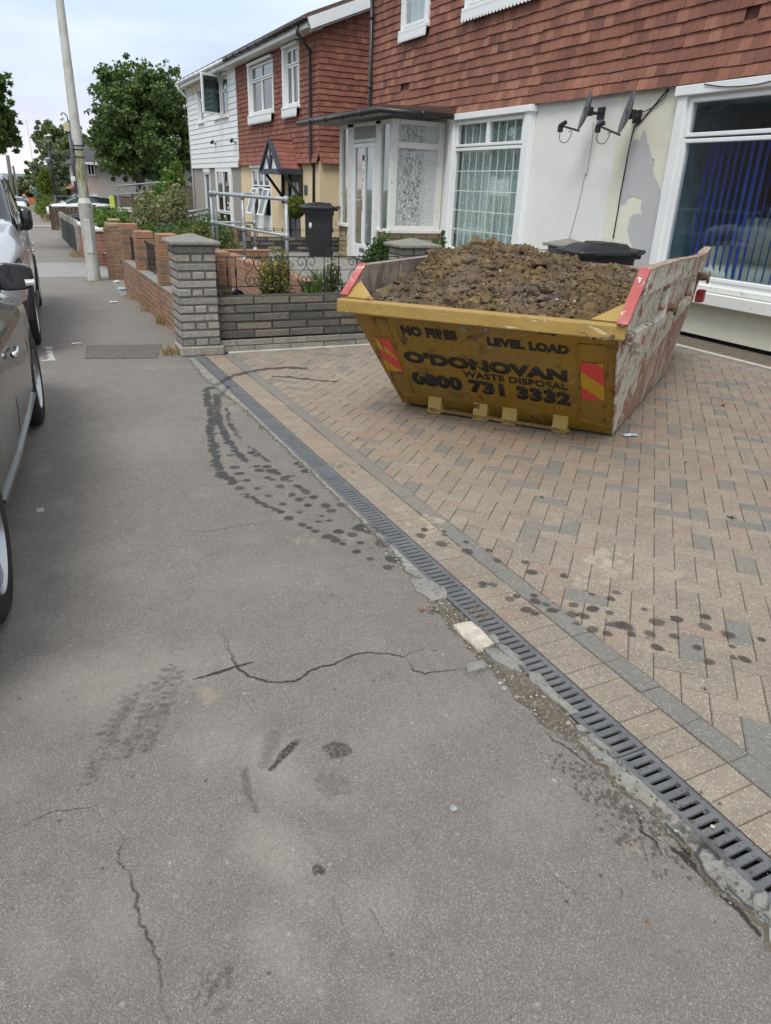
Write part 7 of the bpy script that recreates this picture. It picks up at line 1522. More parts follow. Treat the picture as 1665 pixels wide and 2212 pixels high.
m = MB(); m.tube([(-.075, -.04, kk+.55), (-.09, -.05, kk+.9), (-.085, -.05, k2-.1)], .014, 6); m.build('conduit', 'soffit_grey', t_, True)
Yc = 44.; pc = FY(172, 461, Yc); zg = gh(Yc)-.2
t_ = thing('camera_post', 'grey surveillance post with hooked top and white dome camera', 'camera post', (pc.x, Yc, zg)); rel = lambda px, py: FY(px, py, Yc)-Vector((pc.x, Yc, zg))
m = MB(); s_ = .17; zt_ = rel(166, 415).z; m.box(-s_, s_, -s_, s_, -.3, zt_-.25, 0, None, .03); m.add([(-s_, -s_, zt_-.25), (s_, -s_, zt_-.25), (s_, s_, zt_-.25), (-s_, s_, zt_-.25), (-.06, -.06, zt_), (.06, -.06, zt_), (.06, .06, zt_), (-.06, .06, zt_)], [(0, 1, 5, 4), (1, 2, 6, 5), (2, 3, 7, 6), (3, 0, 4, 7), (4, 5, 6, 7)]); m.build('cabinet', 'post_grey', t_)
tp = rel(150, 266); m = MB(); m.tube([(0, 0, zt_-.1), (tp.x*0, 0, tp.z)], [.10, .07], 12); m.build('shaft', 'post_grey', t_, True)
m = MB(); dm = rel(142, 252); m.tube(smooth([(0, 0, tp.z), (0, 0, rel(148, 255).z), (-.06, 0, rel(146, 248).z), (-.16, 0, rel(143, 244.5).z), (-.26, 0, rel(140, 246).z), (-.28, 0, rel(140, 251).z)], 4), .028, 8); m.build('hook', 'post_grey', t_, True)
m = MB(); m.lathe([(0, .09), (.06, .08), (.10, .0), (.10, -.03), (.085, -.09), (.03, -.13), (0, -.135)], 14, 0, Matrix.Translation((-.28, 0, rel(140, 255).z))); m.build('dome_camera', 'sign_white', t_, True)
m = MB(); z = rel(148, 275).z; m.box(-.24, .04, -.12, .0, z-.2, z+.2, 0, None, .02); m.build('junction_box', 'box_cream', t_)
m = MB(); m.box(-.22, .0, -.13, -.09, FY(161, 391, Yc).z-zg, FY(161, 381, Yc).z-zg, 0, None, .01); m.build('notice', 'sign_white', t_)
pk = G(127, 477); Yk = pk.y; t_ = thing('camera_post', 'slim black post with a small domed camera on its side arm', 'camera post', (pk.x, Yk, pk.z)); rk = lambda px, py: FY(px, py, Yk)-Vector((pk.x, Yk, pk.z))
m = MB(); m.tube([(0, 0, -.1), (0, 0, rk(121, 420).z)], .10, 10); m.tube([(0, 0, rk(121, 420).z), (0, 0, rk(110, 326).z)], .075, 10); m.build('shaft', 'post_black', t_, True)
m = MB(); a = rk(103, 343); m.tube([(0, 0, a.z+.02), (a.x*1., 0, a.z+.02)], .02, 6); m.build('arm', 'post_black', t_); m = MB(); m.lathe([(0, .10), (.12, .06), (.18, .0), (.12, -.03), (.12, -.10), (.05, -.16), (0, -.16)], 14, 0, Matrix.Translation((a.x*1.0, 0, a.z-.02))); m.build('dome_camera', 'soffit_grey', t_, True)
Yp = G(87, 459).y; b0 = FY(87, 459, Yp); t_ = thing('lamp_post', 'distant pale lamp post with a thin double bracket above the pavement', 'lamp post', (b0.x, Yp, gh(Yp))); rp = lambda px, py: FY(px, py, Yp)-Vector((b0.x, Yp, gh(Yp)))
m = MB(); m.tube([(0, 0, -.3), (0, 0, rp(81, 425).z)], .2, 10); m.tube([(0, 0, rp(81, 425).z), (0, 0, rp(58, 258).z)], [.15, .10], 10); m.build('shaft', 'fence_concrete', t_, True); m = MB(); z = rp(58, 260).z; m.tube([(0, 0, z), (-.8, 0, z-.12), (-1.4, 0, z-.05)], .035, 6); m.tube([(0, 0, z-.4), (-.8, 0, z-.12)], .03, 6); m.build('bracket', 'fence_concrete', t_); m = MB(); z = rp(76, 411).z; m.box(-.35, -.12, -.1, .1, z, rp(76, 395).z); m.build('sign_plate', 'soffit_grey', t_)
for (px, pt, pbm, Y_, lb) in ((16, 335, 430, 75., 'leaning wooden pole behind the leaves at the left, thickest'), (28, 358, 430, 85., 'thin wooden pole right of the thick wooden pole')):
    a = FY(px, pt, Y_); b = FY(px+13, pbm, Y_); m = MB(); m.tube([b+Vector((0, 0, -2)), a], [.20 if Y_ < 80 else .12, .14 if Y_ < 80 else .1], 8); o = m.build('wooden_pole', 'wood_pole', None, True); tag(o, lb, 'utility pole', 'wooden poles down the street')
# ------------------------------------------------------------------ cars
def interp(P, t):
    P = sorted(P); xs = [p[0] for p in P]
    return [float(np.interp(t, xs, [p[i] for p in P])) for i in range(1, len(P[0]))]
def car(label, loc, rz, L, Wd, prof, arches, wr_, mats, grp=None, ny=120, wtr=0, detail=True, cat='car', glassy=(None,)):
    """prof: list of (y, z centre top, z shoulder, half-width shoulder, roof half width, z bottom, cabin 0/1); +y is the front"""
    t_ = thing('parked_car', label, cat, loc, rz, grp); ys = np.linspace(prof[0][0], prof[-1][0], ny); NPf = 9; secs = []
    for y in ys:
        zt, zs, hw, rw, zb_, cab = interp(prof, y)
        pts = [(0, zb_), (hw*.80, zb_), (hw*.93, zb_+.03), (hw*.985, zb_+.10), (hw*1.0, zb_*.45+zs*.55), (hw*.985, zs-.05), (hw*.95, zs), (max(rw, .01)*1.0, zs+(zt-zs)*.86), (rw*.90, zs+(zt-zs)*.96), (rw*.5, zt-.004), (0, zt)]
        P = []
        for i in range(len(pts)-1):
            for k in range(4): q = k/4; P.append([pts[i][0]*(1-q)+pts[i+1][0]*q, pts[i][1]*(1-q)+pts[i+1][1]*q])
        P.append(list(pts[-1]))
        for _ in range(2): P = [P[0]]+[[(P[i-1][0]+2*P[i][0]+P[i+1][0])/4, (P[i-1][1]+2*P[i][1]+P[i+1][1])/4] for i in range(1, len(P)-1)]+[P[-1]]
        for ya_ in arches:
            d = abs(y-ya_)
            if d < wr_*1.22:
                az = math.sqrt((wr_*1.22)**2-d*d)+wr_*.88
                for p in P:
                    if p[1] < az: p[1] = az
        secs.append(P)
    n = len(secs[0]); body = MB(); gls = MB(); V_ = {}
    def P3(i, k, sg): return (sg*secs[i][k][0], ys[i], secs[i][k][1])
    kA, kB = 25, 31
    for sg in (1, -1):
        for i in range(len(ys)-1):
            cab = interp(prof, (ys[i]+ys[i+1])/2)[5]; c0 = cab > .5
            for k in range(n-1):
                q = [P3(i, k, sg), P3(i+1, k, sg), P3(i+1, k+1, sg), P3(i, k+1, sg)]; isg = False
                if c0 and kA <= k < kB: isg = True
                if c0 and abs(cab-.75) < .12 and k >= kA+2: isg = True
                if c0 and any(abs(ys[i]-p_) < .035 for p_ in (arches[0]*.0+(prof[0][0]+prof[-1][0])/2-.05,)): isg = False
                (gls if isg else body).add(q, [(0, 1, 2, 3)], 0, (.5, 0, 0))
    def weld(m, name, mat):
        me = m.build(name, mat, t_, True); bm = bmesh.new(); bm.from_mesh(me.data); bmesh.ops.remove_doubles(bm, verts=bm.verts, dist=.0008); bmesh.ops.recalc_face_normals(bm, faces=bm.faces); bm.to_mesh(me.data); bm.free(); me.data.polygons.foreach_set('use_smooth', [True]*len(me.data.polygons)); return me
    b_ = weld(body, 'body', mats[0]); g_ = weld(gls, 'windows', mats[1])
    m = MB(); hw = Wd/2; m.box(-hw*.72, hw*.72, prof[0][0]+.15, prof[-1][0]-.15, .22, .62); m.build('underbody', 'car_trim', t_)
    for ya_ in arches:
        for sg in (-1, 1):
            w = MB(); M = Matrix.Translation((sg*(hw-.11+wtr), ya_, wr_)) @ Matrix.Rotation(sg*math.pi/2, 4, 'Y'); R = wr_
            w.lathe([(R*.62, -.09), (R*.88, -.10), (R*.97, -.085), (R, -.05), (R, .05), (R*.97, .085), (R*.88, .10), (R*.66, .095), (R*.62, .07)], 40, 0, M); wo = w.build('wheel', 'tyre_rubber', t_, True, 50)
            if detail:
                w = MB(); w.lathe([(R*.66, .088), (R*.63, .095), (R*.60, .06), (R*.58, .0), (0, .0)], 40, 0, M)
                for k in range(5):
                    A_ = M @ Matrix.Rotation(2*math.pi*k/5, 4, 'Z'); w.add([A_ @ Vector(p) for p in ((-.035, R*.1, .07), (.035, R*.1, .07), (.028, R*.62, .082), (-.028, R*.62, .082), (-.04, R*.1, .02), (.04, R*.1, .02), (.035, R*.62, .03), (-.035, R*.62, .03))], [(0, 1, 2, 3), (0, 4, 5, 1), (1, 5, 6, 2), (3, 2, 6, 7), (0, 3, 7, 4)])
                w.lathe([(R*.17, .03), (R*.17, .078), (R*.1, .085), (0, .085)], 20, 0, M); w.build('rim', 'alloy', wo, True, 40)
                for z_ in (-.045, 0, .045): w = MB(); 
    return t_, secs, ys
def surf(secs, ys, y, z, sg=1, off=.004):
    i = int(np.clip(np.searchsorted(ys, y), 1, len(ys)-1)); t = (y-ys[i-1])/(ys[i]-ys[i-1]); A_ = secs[i-1]; B_ = secs[i]
    def xat(S_):
        for k in range(9, len(S_)-1):
            if S_[k][1] <= z <= S_[k+1][1]: u = (z-S_[k][1])/max(1e-6, S_[k+1][1]-S_[k][1]); return S_[k][0]+(S_[k+1][0]-S_[k][0])*u
        return max(p[0] for p in S_)
    return Vector((sg*(xat(A_)*(1-t)+xat(B_)*t+off), y, z))
def seam(par, secs, ys, pts, r=.0035, mat='car_trim', name='panel_gap', off=.0):
    m = MB(); m.tube([surf(secs, ys, y, z, 1, off) for y, z in pts], r, 5); return m.build(name, mat, par)
def mirror(par, c, mat, cover, glassface=-1, amber=True, sc=1.):
    m = MB(); bm = bmesh.new(); bmesh.ops.create_uvsphere(bm, u_segments=18, v_segments=12, radius=1)
    sq = lambda q: math.copysign(abs(q)**.55, q)
    for v in bm.verts: v.co = Vector((sq(v.co.x), v.co.y, sq(v.co.z)))
    vs = [Vector((c[0]+v.co.x*.115*sc*(1 if abs(v.co.x) < .8 else .95), c[1]+v.co.y*.065*sc if v.co.y*glassface < .35 else c[1]+glassface*.035*sc, c[2]+v.co.z*.085*sc*(1-.12*v.co.x))) for v in bm.verts]; m.add(vs, [tuple(v.index for v in f.verts) for f in bm.faces]); bm.free(); o = m.build('wing_mirror', cover, par, True)
    m = MB(); m.tube([(c[0]-.08*sc, c[1], c[2]-.05*sc), (c[0]-.24*sc, c[1]-.0, c[2]-.10*sc)], .028*sc, 8); m.build('mirror_arm', 'car_trim', o)
    m = MB(); n_ = 16; y_ = c[1]+glassface*.037*sc; m.add([(c[0]-.028*sc+.07*sc*math.cos(a*2*math.pi/n_), y_, c[2]+.062*sc*math.sin(a*2*math.pi/n_)) for a in range(n_)], [tuple(range(n_))]); m.build('mirror_glass', 'dark_window', o)
    if amber: m = MB(); m.tube([(c[0]+.055*sc, c[1]+glassface*.03, c[2]-.035*sc), (c[0]+.108*sc, c[1]+glassface*.02, c[2]-.03*sc)], .022*sc, 8); m.build('indicator', 'lamp_clear', o)
    return o
# near grey car facing away
k1 = 1.
profA = [(-2.1, .62, .58, .50, .30, .32, 0), (-2.02, .88, .70, .66, .50, .24, 0), (-1.85, .98, .78, .76, .58, .20, 0), (-1.55, 1.15, .82, .80, .56, .19, .76), (-1.0, 1.30, .84, .83, .55, .18, 1), (-.3, 1.34, .84, .85, .55, .18, 1), (.25, 1.28, .83, .85, .56, .18, 1), (.42, 1.20, .82, .85, .56, .18, .76), (.95, .93, .81, .845, .60, .18, .76), (1.05, .90, .80, .84, .60, .18, 0), (1.5, .85, .76, .82, .58, .19, 0), (1.85, .76, .68, .74, .50, .20, 0), (2.05, .62, .56, .62, .36, .24, 0), (2.12, .50, .46, .48, .2, .30, 0)]
yawA = R_(-5.3); ca_, sa_ = math.cos(yawA), math.sin(yawA)
cA = (-.925, 3.95, 0)
carA, sA, yA_ = car('dark grey hatchback parked nearest, cut off by the left edge of the photo', cA, yawA, 4.2, 1.70, profA, (-1.22, 1.24), .295, ('paint_grey', 'car_glass'), 'cars parked along the pavement', 150)
mirror(carA, (.855, .70, .99), None, 'black_gloss', -1, True, .84)
seam(carA, sA, yA_, [(.86, .36), (.88, .45), (.84, .6), (.74, .78)]); seam(carA, sA, yA_, [(-.12, .36), (-.10, .5), (-.14, .80)])
seam(carA, sA, yA_, [(q, .30) for q in np.linspace(-.85, .85, 12)], .012, 'paint_grey', 'side_moulding', .004)
m = MB(); p = surf(sA, yA_, .03, .72, 1, .02); m.tube([p+Vector((0, -.09, 0)), p+Vector((.012, -.05, 0)), p+Vector((.012, .05, 0)), p+Vector((0, .09, 0))], .014, 8); m.build('door_handle', 'chrome', carA, True)
m = MB(); p = surf(sA, yA_, .95, .72, 1, .002); 
# silver SUV facing the camera
profB = [(-2.05, .95, .80, .62, .45, .30, 0), (-1.98, 1.20, .92, .74, .55, .26, 0), (-1.85, 1.42, .98, .80, .64, .24, .76), (-1.3, 1.55, 1.0, .83, .68, .23, 1), (-.3, 1.58, 1.0, .85, .69, .23, 1), (.25, 1.54, 1.0, .85, .69, .23, 1), (.36, 1.50, 1.0, .85, .70, .23, .76), (.88, 1.14, .99, .845, .74, .23, .76), (.98, 1.10, .98, .84, .74, .23, 0), (1.45, 1.05, .95, .83, .72, .24, 0), (1.78, 1.0, .90, .80, .66, .25, 0), (1.94, .93, .85, .76, .60, .27, 0), (2.03, .80, .72, .68, .50, .29, 0), (2.07, .62, .56, .60, .36, .32, 0), (2.09, .50, .46, .50, .2, .36, 0)]
cB = (-.67, 9.15, gh(9.15)); yawB = math.pi+R_(-2.6)
carB, sB, yB_ = car('silver grey off-roader parked facing the camera behind the nearest car', cB, yawB, 4.15, 1.72, profB, (-1.20, 1.24), .325, ('paint_silver', 'car_glass'), 'cars parked along the pavement', 150)
# its left flank faces the pavement (local -x)
def S2(y, z, off=.004): return surf(sB, yB_, y, z, -1, off)
m = MB(); 
def patch(name, y0, y1, zf, mat, off, nu=14, nv=6, sg=-1):
    m = MB(); V_ = []
    for i in range(nu+1):
        y = y0+(y1-y0)*i/nu; za, zb_ = zf(i/nu)
        for j in range(nv+1): V_.append(surf(sB, yB_, y, za+(zb_-za)*j/nv, sg, off))
    m.add(V_, [(i*(nv+1)+j, (i+1)*(nv+1)+j, (i+1)*(nv+1)+j+1, i*(nv+1)+j+1) for i in range(nu) for j in range(nv)]); return m.build(name, mat, carB, True)
hl = patch('headlight', 1.72, 2.04, lambda t: (.66+.02*t, .86-.10*t*t), 'car_trim', .006)
m = MB(); p = surf(sB, yB_, 1.955, .76, -1, .0); m.lathe([(.06, 0), (.066, .02), (.058, .028)], 20, 0, Matrix.Translation(p+Vector((.02, .0, .0))) @ Vector((-.35, 1, .1)).to_track_quat('Z', 'Y').to_matrix().to_4x4()); m.build('lamp_ring', 'chrome', hl, True)
m = MB(); m.lathe([(.055, .012), (.04, .03), (0, .038)], 20, 0, Matrix.Translation(p+Vector((.02, .0, .0))) @ Vector((-.35, 1, .1)).to_track_quat('Z', 'Y').to_matrix().to_4x4()); m.build('lens', 'lamp_clear', hl, True)
hg = patch('headlight_glass', 1.74, 2.05, lambda t: (.66+.02*t, .85-.10*t*t), 'headlamp_glass', .016)
patch('lower_bumper', 1.66, 2.08, lambda t: (.30, .50), 'car_trim', .005); fl = patch('fog_light', 1.93, 2.03, lambda t: (.42, .48), 'lamp_clear', .012)
patch('arch_trim', 1.55, 1.66, lambda t: (.30, .52), 'car_trim', .008); patch('sill_trim', -.80, .82, lambda t: (.24, .36), 'car_trim', .006)
for (y0_, y1_) in ((-.05, .80), (-.95, -.12)): pass
m = MB(); m.tube([S2(.98, z, .0) for z in (.36, .5, .7, .86)], .0035, 5); m.build('panel_gap', 'car_trim', carB); m = MB(); m.tube([S2(-.1, z, .0) for z in (.36, .5, .7, .86)], .0035, 5); m.build('panel_gap', 'car_trim', carB)
for y in (.05, -.85): m = MB(); p = S2(y, .78, .015); m.tube([p+Vector((0, -.08, 0)), p+Vector((-.012, -.04, 0)), p+Vector((-.012, .04, 0)), p+Vector((0, .08, 0))], .013, 8); m.build('door_handle', 'chrome', carB, True)
m = MB(); bm_ = Matrix.Identity(4)
def mir2(par, c):
    o = mirror(par, (0, 0, 0), None, 'black_gloss', -1, False, 1.15); o.location = c; o.rotation_euler = (0, 0, 0); o.scale = (-.46, 1, 1.15); return o
mir2(carB, (-.865, .55, 1.12))
m = MB(); V_ = []
for i in range(15):
    x = -.62+1.24*i/14; V_ += [(x, 2.085-.10*abs(x)**2, .74), (x, 2.10-.10*abs(x)**2, .56)]
m.add(V_, [(2*i, 2*i+1, 2*i+3, 2*i+2) for i in range(14)]); m.build('grille', 'car_trim', carB)
m = MB(); m.box(-.24, .24, 2.10, 2.115, .42, .52); m.build('number_plate', 'sign_white', carB)
# small distant cars
profC = [(-1.9, .6, .55, .5, .3, .3, 0), (-1.8, .95, .72, .7, .5, .22, 0), (-1.5, 1.15, .78, .74, .52, .2, .76), (-.6, 1.28, .8, .76, .54, .2, 1), (.1, 1.26, .8, .76, .54, .2, 1), (.25, 1.2, .8, .76, .54, .2, .76), (.85, .92, .78, .75, .56, .2, .76), (.95, .88, .76, .75, .56, .2, 0), (1.5, .8, .7, .7, .5, .2, 0), (1.85, .6, .5, .55, .3, .26, 0)]
def far_car(label, px, py, Y_, yaw, mat, sc=1.):
    p = FY(px, py, Y_); t_, _, _ = car(label, (p.x, Y_, p.z), yaw, 3.8, 1.5, profC, (-1.15, 1.15), .28, (mat, 'car_glass'), 'cars parked farther down the street', 46, 0, False); t_.scale = (sc, sc, sc)
far_car('white car parked facing the camera beyond the silver off-roader', 40, 458, 74, math.pi+.02, 'paint_white', .95)
far_car('white hatchback behind the brown fence boards', 180, 475, 44, R_(92), 'paint_white', .95)
far_car('silver estate with a roof box left of the white hatchback', 174, 472, 50, R_(95), 'paint_silver', 1.08)
m = MB(); p = FY(140, 430, 50); m.box(-.8, .8, -.3, .3, 0, .2, 0, None, .08); o = m.build('roof_box', 'black_plastic'); o.location = (p.x, 50, p.z); tag(o, 'black roof box on top of the silver estate', 'roof box')
p = FY(69, 446, 124); t_ = thing('orange_van', 'small orange lorry far down the pavement behind the walker', 'lorry', (p.x, 124, p.z)); m = MB(); m.box(-1.7, 1.9, -2, 2, .5, 3.4, 0, None, .15); m.build('body', 'orange_van', t_); m = MB(); m.box(-1.2, 1.2, -2.03, -2.0, 2.0, 3.0); m.build('windscreen', 'dark_window', t_)
t_.scale = (.48, .6, .62)
for x in (-1.3, 1.4): m = MB(); m.lathe([(0, -.15), (.45, -.15), (.45, .15), (0, .15)], 14, 0, Matrix.Translation((x, -1.6, .45)) @ Matrix.Rotation(math.pi/2, 4, 'Y')); m.build('wheel', 'tyre_rubber', t_)
far_car('dark car far away beside the orange lorry', 50, 445, 112, math.pi, 'paint_dark', 1.0)
car('silver people carrier across the road, seen mirrored in the big right-hand window', (-3.9, 13.6, -.12), 0, 4.4, 1.7, [(a, b*1.02, c, d, e, f, g) for a, b, c, d, e, f, g in profB], (-1.2, 1.24), .31, ('paint_silver', 'car_glass'), 'cars parked farther down the street', 60, 0, False)
# ------------------------------------------------------------------ person far down the pavement
def person(label, loc, rz, h):
    t_ = thing('person', label, 'person', loc, rz); k = h/1.72
    def sk(name, V_, E_, R, mat):
        me = bpy.data.meshes.new(name); me.from_pydata([tuple(k*c for c in v) for v in V_], E_, []); o = bpy.data.objects.new(name, me); C.objects.link(o); sm = o.modifiers.new('s', 'SKIN')
        for i, sv in enumerate(me.skin_vertices[0].data): sv.radius = (R[i][0]*k, R[i][1]*k); sv.use_root = (i == 0)
        ss = o.modifiers.new('u', 'SUBSURF'); ss.levels = 1; ss.render_levels = 1; dg = bpy.context.evaluated_depsgraph_get(); m2 = bpy.data.meshes.new_from_object(o.evaluated_get(dg)); bpy.data.objects.remove(o); m2.name = name
        m2.materials.clear(); m2.materials.append(MATS[mat]); m2.polygons.foreach_set('use_smooth', [True]*len(m2.polygons)); q = bpy.data.objects.new(name, m2); C.objects.link(q); q.parent = t_; return q
    V_ = [(0, 0, .95), (0, 0, 1.2), (0, 0, 1.42), (0, 0, 1.52), (0, -.01, 1.64), (.2, 0, 1.40), (.27, -.03, 1.12), (.24, -.2, .98), (-.2, 0, 1.40), (-.27, -.03, 1.12), (-.24, -.2, .98), (.1, 0, .88), (.11, -.10, .48), (.11, -.06, .07), (.11, -.16, .04), (-.1, 0, .88), (-.11, .08, .48), (-.11, .18, .10), (-.11, .10, .04), (.235, -.27, .95), (-.235, -.27, .95)]
    E_ = [(0,1),(1,2),(2,3),(3,4),(2,5),(5,6),(6,7),(2,8),(8,9),(9,10),(0,11),(11,12),(12,13),(13,14),(0,15),(15,16),(16,17),(17,18),(7,19),(10,20)]
    R = [(.16,.11),(.15,.11),(.17,.11),(.055,.055),(.095,.11),(.06,.06),(.045,.045),(.035,.035),(.06,.06),(.045,.045),(.035,.035),(.09,.09),(.065,.065),(.045,.05),(.04,.03),(.09,.09),(.065,.065),(.045,.05),(.04,.03),(.03,.02),(.03,.02)]
    sk('body', V_, E_, R, 'skin')
    sk('shirt', [V_[i] for i in (0, 1, 2, 5, 6, 8, 9)], [(0,1),(1,2),(2,3),(3,4),(2,5),(5,6)], [(.18,.13),(.17,.13),(.19,.13),(.078,.078),(.06,.06),(.078,.078),(.06,.06)], 'shirt_white')
    sk('trousers', [V_[i] for i in (0, 11, 12, 13, 15, 16, 17)], [(0,1),(1,2),(2,3),(0,4),(4,5),(5,6)], [(.175,.125),(.105,.105),(.08,.08),(.06,.065),(.105,.105),(.08,.08),(.06,.065)], 'trouser_black')
    m = MB(); bm = bmesh.new(); bmesh.ops.create_uvsphere(bm, u_segments=12, v_segments=8, radius=.115*k); m.add([(v.co.x, v.co.y+.015*k, v.co.z+1.69*k) for v in bm.verts if 1], [tuple(v.index for v in f.verts) for f in bm.faces]); bm.free(); m.build('hair', 'hair_grey', t_, True)
    m = MB(); m.box(-.03*k, .03*k, -.13*k, -.10*k, 1.60*k, 1.64*k); m.build('nose', 'skin', t_); return t_
pp_ = FY(63, 448, 104); pp_ = G(65, 448.5); person('distant walker in a white top and black trousers on the pavement', (pp_.x, pp_.y, pp_.z), 0, (FY(65, 426, pp_.y).z-pp_.z))
# ------------------------------------------------------------------ fences, sign, truss, far house
def boardfence(label, a, b, zb_, h, mat, grp='wooden fences', bw=.14, cap=True):
    a = Vector(a); b = Vector(b); t_ = thing('wooden_fence', label, 'fence', (a.x, a.y, zb_), math.atan2(b.y-a.y, b.x-a.x), grp); L = (b-a).length; m = MB(); k = 0
    while k*bw < L: m.box(k*bw+.003, min((k+1)*bw, L)-.003, -.012+.006*(k % 2), .012, 0, h+random.uniform(-.01, .01)); k += 1
    m.build('boards', mat, t_)
    for q in range(int(L/1.8)+1): m = MB(); x = min(q*1.8, L); m.box(x-.05, x+.05, .02, .12, 0, h+.06); m.build('post', mat, t_)
    m = MB(); m.box(0, L, -.03, .03, h, h+.03); 
    if cap: m.build('rail', mat, t_)
    return t_
def fencepx(label, x0, x1, yt, Y_, h, mat, Y2=None):
    a = FY(x0, yt, Y_); b = FY(x1, yt, Y2 or Y_); boardfence(label, (a.x, a.y, 0), (b.x, b.y, 0), a.z-h, h, mat)
fencepx('low brown board fence running behind the lamp post to the street sign', 108, 300, 447, 33, 1.1, 'fence_wood_dark')
fencepx('tall grey wooden fence panel behind the street sign', 246, 284, 424, 36, 1.9, 'fence_wood')
fencepx('weathered tall wooden fence left of the white clad house', 388, 426, 402, 34.5, 1.9, 'fence_wood')
fencepx('dark wooden fence behind the pale flowering shrubs', 286, 390, 422, 37, 1.7, 'fence_wood_dark')
ps = FY(253.5, 448, 29.5); pe = FY(285, 450, 29.5); ps2 = FY(234, 461, 29.5)
t_ = thing('street_sign', 'white street name plate on short legs in front of the brown fence', 'street sign', (ps.x, 29.5, gh(29.5)-.4)); O = Vector((ps.x, 29.5, gh(29.5)-.4)); hS = FY(255, 447.5, 29.5).z; lS = FY(255, 456.5, 29.5).z
m = MB(); m.box(0, pe.x-ps.x, -.015, .015, lS-O.z, hS-O.z, 0, None, .004); sg_ = m.build('plate', 'sign_white', t_); m = MB()
for q in (.12, .88): m.box((pe.x-ps.x)*q-.03, (pe.x-ps.x)*q+.03, .015, .06, -.5, hS-O.z-.02)
m.build('legs', 'fence_concrete', t_)
hh_ = hS-lS; wS = pe.x-ps.x; text3d('lettering', 'SEABROOK RD', Vector((wS*.06, -.016, lS-O.z+hh_*.32)), Vector((wS*.94, -.016, lS-O.z+hh_*.32)), Vector((wS*.06, -.016, lS-O.z+hh_*.72)), t_, 'sign_black', None, Vector((0, -1, 0)), .002, .02)
a = FY(255, 421, 35); b = FY(350, 412, 35); m = MB(); 
for dz in (0, .34): m.tube([a+Vector((0, 0, dz)), b+Vector((0, 0, dz))], .035, 6)
n = 10
for k in range(n): p = a.lerp(b, k/n); q = a.lerp(b, (k+1)/n); m.tube([p, q+Vector((0, 0, .34))] if k % 2 else [p+Vector((0, 0, .34)), q], .022, 5)
for q in (0, 1): p = a.lerp(b, q); m.tube([p+Vector((0, 0, .3)), (p.x, p.y, gh(35)-.8)], .035, 6)
o = m.build('lattice_beam', 'truss_metal'); tag(o, 'grey metal lattice beam under the maple crown', 'beam')
for i, (x, lb) in enumerate(((238, 'lime-yellow upright strip left of the tall fence, left one'), (243, 'lime-yellow upright strip touching the tall fence, right one'))):
    a = FY(x, 423, 35.6); m = MB(); m.box(-.045, .045, -.03, .03, -.9, .35, 0, None, .01); o = m.build('marker_board', 'hivis'); o.location = a+Vector((0, 0, -.35)); tag(o, lb, 'marker', 'lime-yellow uprights')
# far pinkish house
XH = FY(237, 400, 47).x; YH = 47; th_ = thing('far_house', 'pinkish rendered house with a dark roof half hidden by the maple', 'house', (FY(182, 400, YH).x, YH, gh(YH)-1)); O = th_.location; wH = 9.; zE_ = FY(185, 350, YH).z-O.z; xs_ = FY(213, 400, YH).x-O.x
m = MB(); m.box(0, wH, 0, 9, 0, zE_); m.build('wall', 'pinkish_render', th_); m = MB(); m.box(xs_, wH+.01, -.06, 0.0, 0, zE_-.02); m.build('side_wall', 'gable_grey', th_)
zR = FY(205, 318, YH).z-O.z; m = MB(); m.add([(-.3, -.4, zE_-.05), (wH, -.4, zE_-.05), (wH, 4.5, zR+.9), (1.6, 4.5, zR+.9), (-.3, 9.3, zE_-.05), (wH, 9.3, zE_-.05)], [(0, 1, 2, 3), (0, 3, 4), (3, 2, 5, 4)]); m.build('roof', 'roof_dark', th_)
m = MB(); m.box(-.32, wH, -.45, -.38, zE_-.12, zE_); m.build('gutter', 'litter_white', th_)
def hw_(x0, x1, y0, y1, lb=None):
    a = FY(x0, y1, YH-.08)-O; b = FY(x1, y0, YH-.08)-O; m = MB(); m.box(a.x, b.x, -.07, .0, a.z, b.z); w = m.build('window', 'white_frame', th_); m = MB(); mid = (a.x+b.x)/2
    for p, q in ((a.x+.06, mid-.03), (mid+.03, b.x-.06)): m.box(p, q, -.08, -.07, a.z+.07, b.z-.07)
    m.build('pane', 'dark_window', w)
hw_(190, 203, 352, 379); hw_(202, 209, 420, 441)
t_ = thing('far_porch', 'dark red pitched porch roof beyond the grey surveillance post', 'porch', (FY(183, 400, 52).x, 52, gh(52)-1)); O2 = t_.location; a = FY(149, 408, 52)-O2; b = FY(180, 388, 52)-O2
m = MB(); m.add([(a.x, 0, a.z), (b.x, 0, a.z), (b.x, 0, b.z), (0.3, 0, b.z), (a.x, 4, a.z), (b.x, 4, a.z), (b.x, 4, b.z), (.3, 4, b.z)], [(0, 1, 2, 3), (0, 3, 7, 4), (3, 2, 6, 7)]); m.build('roof', 'canopy_tile', t_); m = MB(); m.box(a.x+.4, b.x, .2, 4, 0, a.z); m.build('wall', 'red_brick', t_); m = MB(); m.box(a.x+.8, a.x+1.7, .1, .2, .9, a.z-.15); m.build('window', 'white_frame', t_)
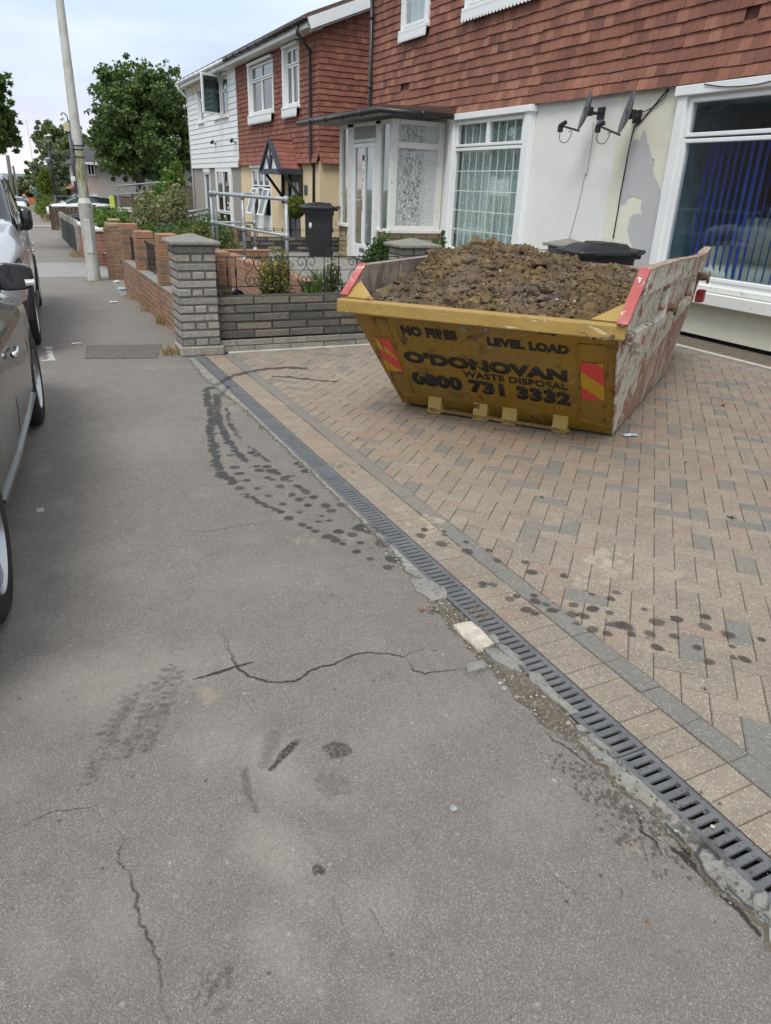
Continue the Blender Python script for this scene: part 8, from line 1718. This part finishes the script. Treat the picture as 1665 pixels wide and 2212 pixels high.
# ------------------------------------------------------------------ trees
def base_at(px, Y_, dz=0): p = FY(px, 440, Y_); return (p.x, Y_, gh(Y_)+dz)
Ym = 43.; bt = base_at(305, Ym); cz = lambda py, Y_, b: FY(0+300, py, Y_).z-b[2]
def cr(px, py, rx, rz_, Y_, b, ry=None): p = FY(px, py, Y_); s_ = Vector(ray(px, py)); pm = (s_.length/ s_.y)*Y_/FPX*.80; return ((p.x-b[0], 0, p.z-b[2]), (rx*pm, (ry or rx)*pm, rz_*pm))
tree('maple_tree', 'big dark green maple between the lamp post and the white clad house', bt, [cr(310, 275, 112, 118, Ym, bt), cr(290, 195, 62, 62, Ym, bt), cr(350, 200, 58, 55, Ym, bt), cr(238, 300, 50, 75, Ym, bt), cr(385, 300, 52, 95, Ym, bt), cr(300, 350, 85, 48, Ym, bt)], 44000, .17, 'leaf_maple', 2.2, .28, 21, None, 150, .85, 0., 14)
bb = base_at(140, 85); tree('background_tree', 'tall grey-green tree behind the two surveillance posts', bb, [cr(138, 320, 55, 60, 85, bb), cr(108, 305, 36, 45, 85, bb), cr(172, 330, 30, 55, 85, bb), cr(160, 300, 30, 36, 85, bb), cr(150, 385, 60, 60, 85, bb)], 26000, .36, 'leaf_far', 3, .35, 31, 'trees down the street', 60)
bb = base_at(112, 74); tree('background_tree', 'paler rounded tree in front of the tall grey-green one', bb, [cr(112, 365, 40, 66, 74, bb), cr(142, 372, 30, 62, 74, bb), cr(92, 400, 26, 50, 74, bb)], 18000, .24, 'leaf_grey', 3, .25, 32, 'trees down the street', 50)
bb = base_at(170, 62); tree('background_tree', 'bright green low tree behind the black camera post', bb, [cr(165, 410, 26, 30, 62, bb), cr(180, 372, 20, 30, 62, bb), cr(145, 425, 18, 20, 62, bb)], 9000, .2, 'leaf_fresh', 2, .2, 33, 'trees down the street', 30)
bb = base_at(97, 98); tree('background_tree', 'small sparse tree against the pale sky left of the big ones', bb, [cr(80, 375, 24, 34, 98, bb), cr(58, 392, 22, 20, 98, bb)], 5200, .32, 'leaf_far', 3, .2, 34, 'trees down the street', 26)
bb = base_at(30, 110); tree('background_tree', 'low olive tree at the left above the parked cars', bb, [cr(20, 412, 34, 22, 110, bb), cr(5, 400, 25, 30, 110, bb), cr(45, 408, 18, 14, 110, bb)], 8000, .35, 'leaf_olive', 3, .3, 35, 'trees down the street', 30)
for i, (px, Y_, s_) in enumerate(((88, 70, 1.0), (96, 56, .9))):
    pass
b2 = (FY(106, 440, 52).x, 52, gh(52)); bush('conifer_shrub', 'golden-green clipped conifer beside the far pavement', b2, [((0, 0, 1.5), (.62, .6, 1.1)), ((.05, 0, 2.0), (.45, .45, .8))], 5200, .15, 'leaf_yellowgreen', 'shrub', 41, 'shrubs down the street')
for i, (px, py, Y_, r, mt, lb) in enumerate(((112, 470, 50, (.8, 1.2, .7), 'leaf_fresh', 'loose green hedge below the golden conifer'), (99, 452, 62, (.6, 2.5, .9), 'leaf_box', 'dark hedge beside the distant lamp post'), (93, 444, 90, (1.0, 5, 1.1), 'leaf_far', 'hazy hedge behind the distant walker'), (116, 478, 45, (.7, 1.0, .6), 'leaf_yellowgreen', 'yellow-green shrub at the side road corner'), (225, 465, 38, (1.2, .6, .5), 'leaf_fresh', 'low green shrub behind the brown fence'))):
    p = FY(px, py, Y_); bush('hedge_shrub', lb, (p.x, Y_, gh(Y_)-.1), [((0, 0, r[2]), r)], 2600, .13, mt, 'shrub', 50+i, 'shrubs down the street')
tuft(135, 490, 200, .6, .9, 'dry_grass', 'pale dry grass strip at the side road corner', 77, P=Vector((FY(128, 470, 42).x, 42, gh(42))))
# overhanging ash tree at the left edge, its trunk beyond the frame
bl = (-2.6, 24., gh(24)); cl = []
for px, py, rx, rz_ in ((-5, 235, 34, 44), (8, 300, 30, 32), (-10, 180, 30, 26), (20, 262, 22, 26), (30, 305, 15, 16), (-30, 270, 50, 60)): cl.append(cr(px, py, rx, rz_, 21., bl))
for i in range(len(cl)): cl[i] = ((cl[i][0][0], -3., cl[i][0][2]), cl[i][1])
tree('ash_tree', 'yellow-green leafy branches hanging in at the left edge', bl, cl, 9500, .17, 'leaf_fresh', 2.4, .16, 61, None, 40, .33, .45, 9)
m = MB(); m.box(-.35, .35, -.03, .03, 0, 1.1); o = m.build('blue_sign', 'sign_blue'); o.location = FY(92, 437, 66); tag(o, 'small blue board beside the distant lamp post', 'sign')
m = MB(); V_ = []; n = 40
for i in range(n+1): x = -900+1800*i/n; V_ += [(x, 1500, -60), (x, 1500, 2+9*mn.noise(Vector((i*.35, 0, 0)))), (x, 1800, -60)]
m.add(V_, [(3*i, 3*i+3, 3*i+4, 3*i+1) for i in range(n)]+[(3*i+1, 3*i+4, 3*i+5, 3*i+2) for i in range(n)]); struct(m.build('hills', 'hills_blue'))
bpy.context.view_layer.update()
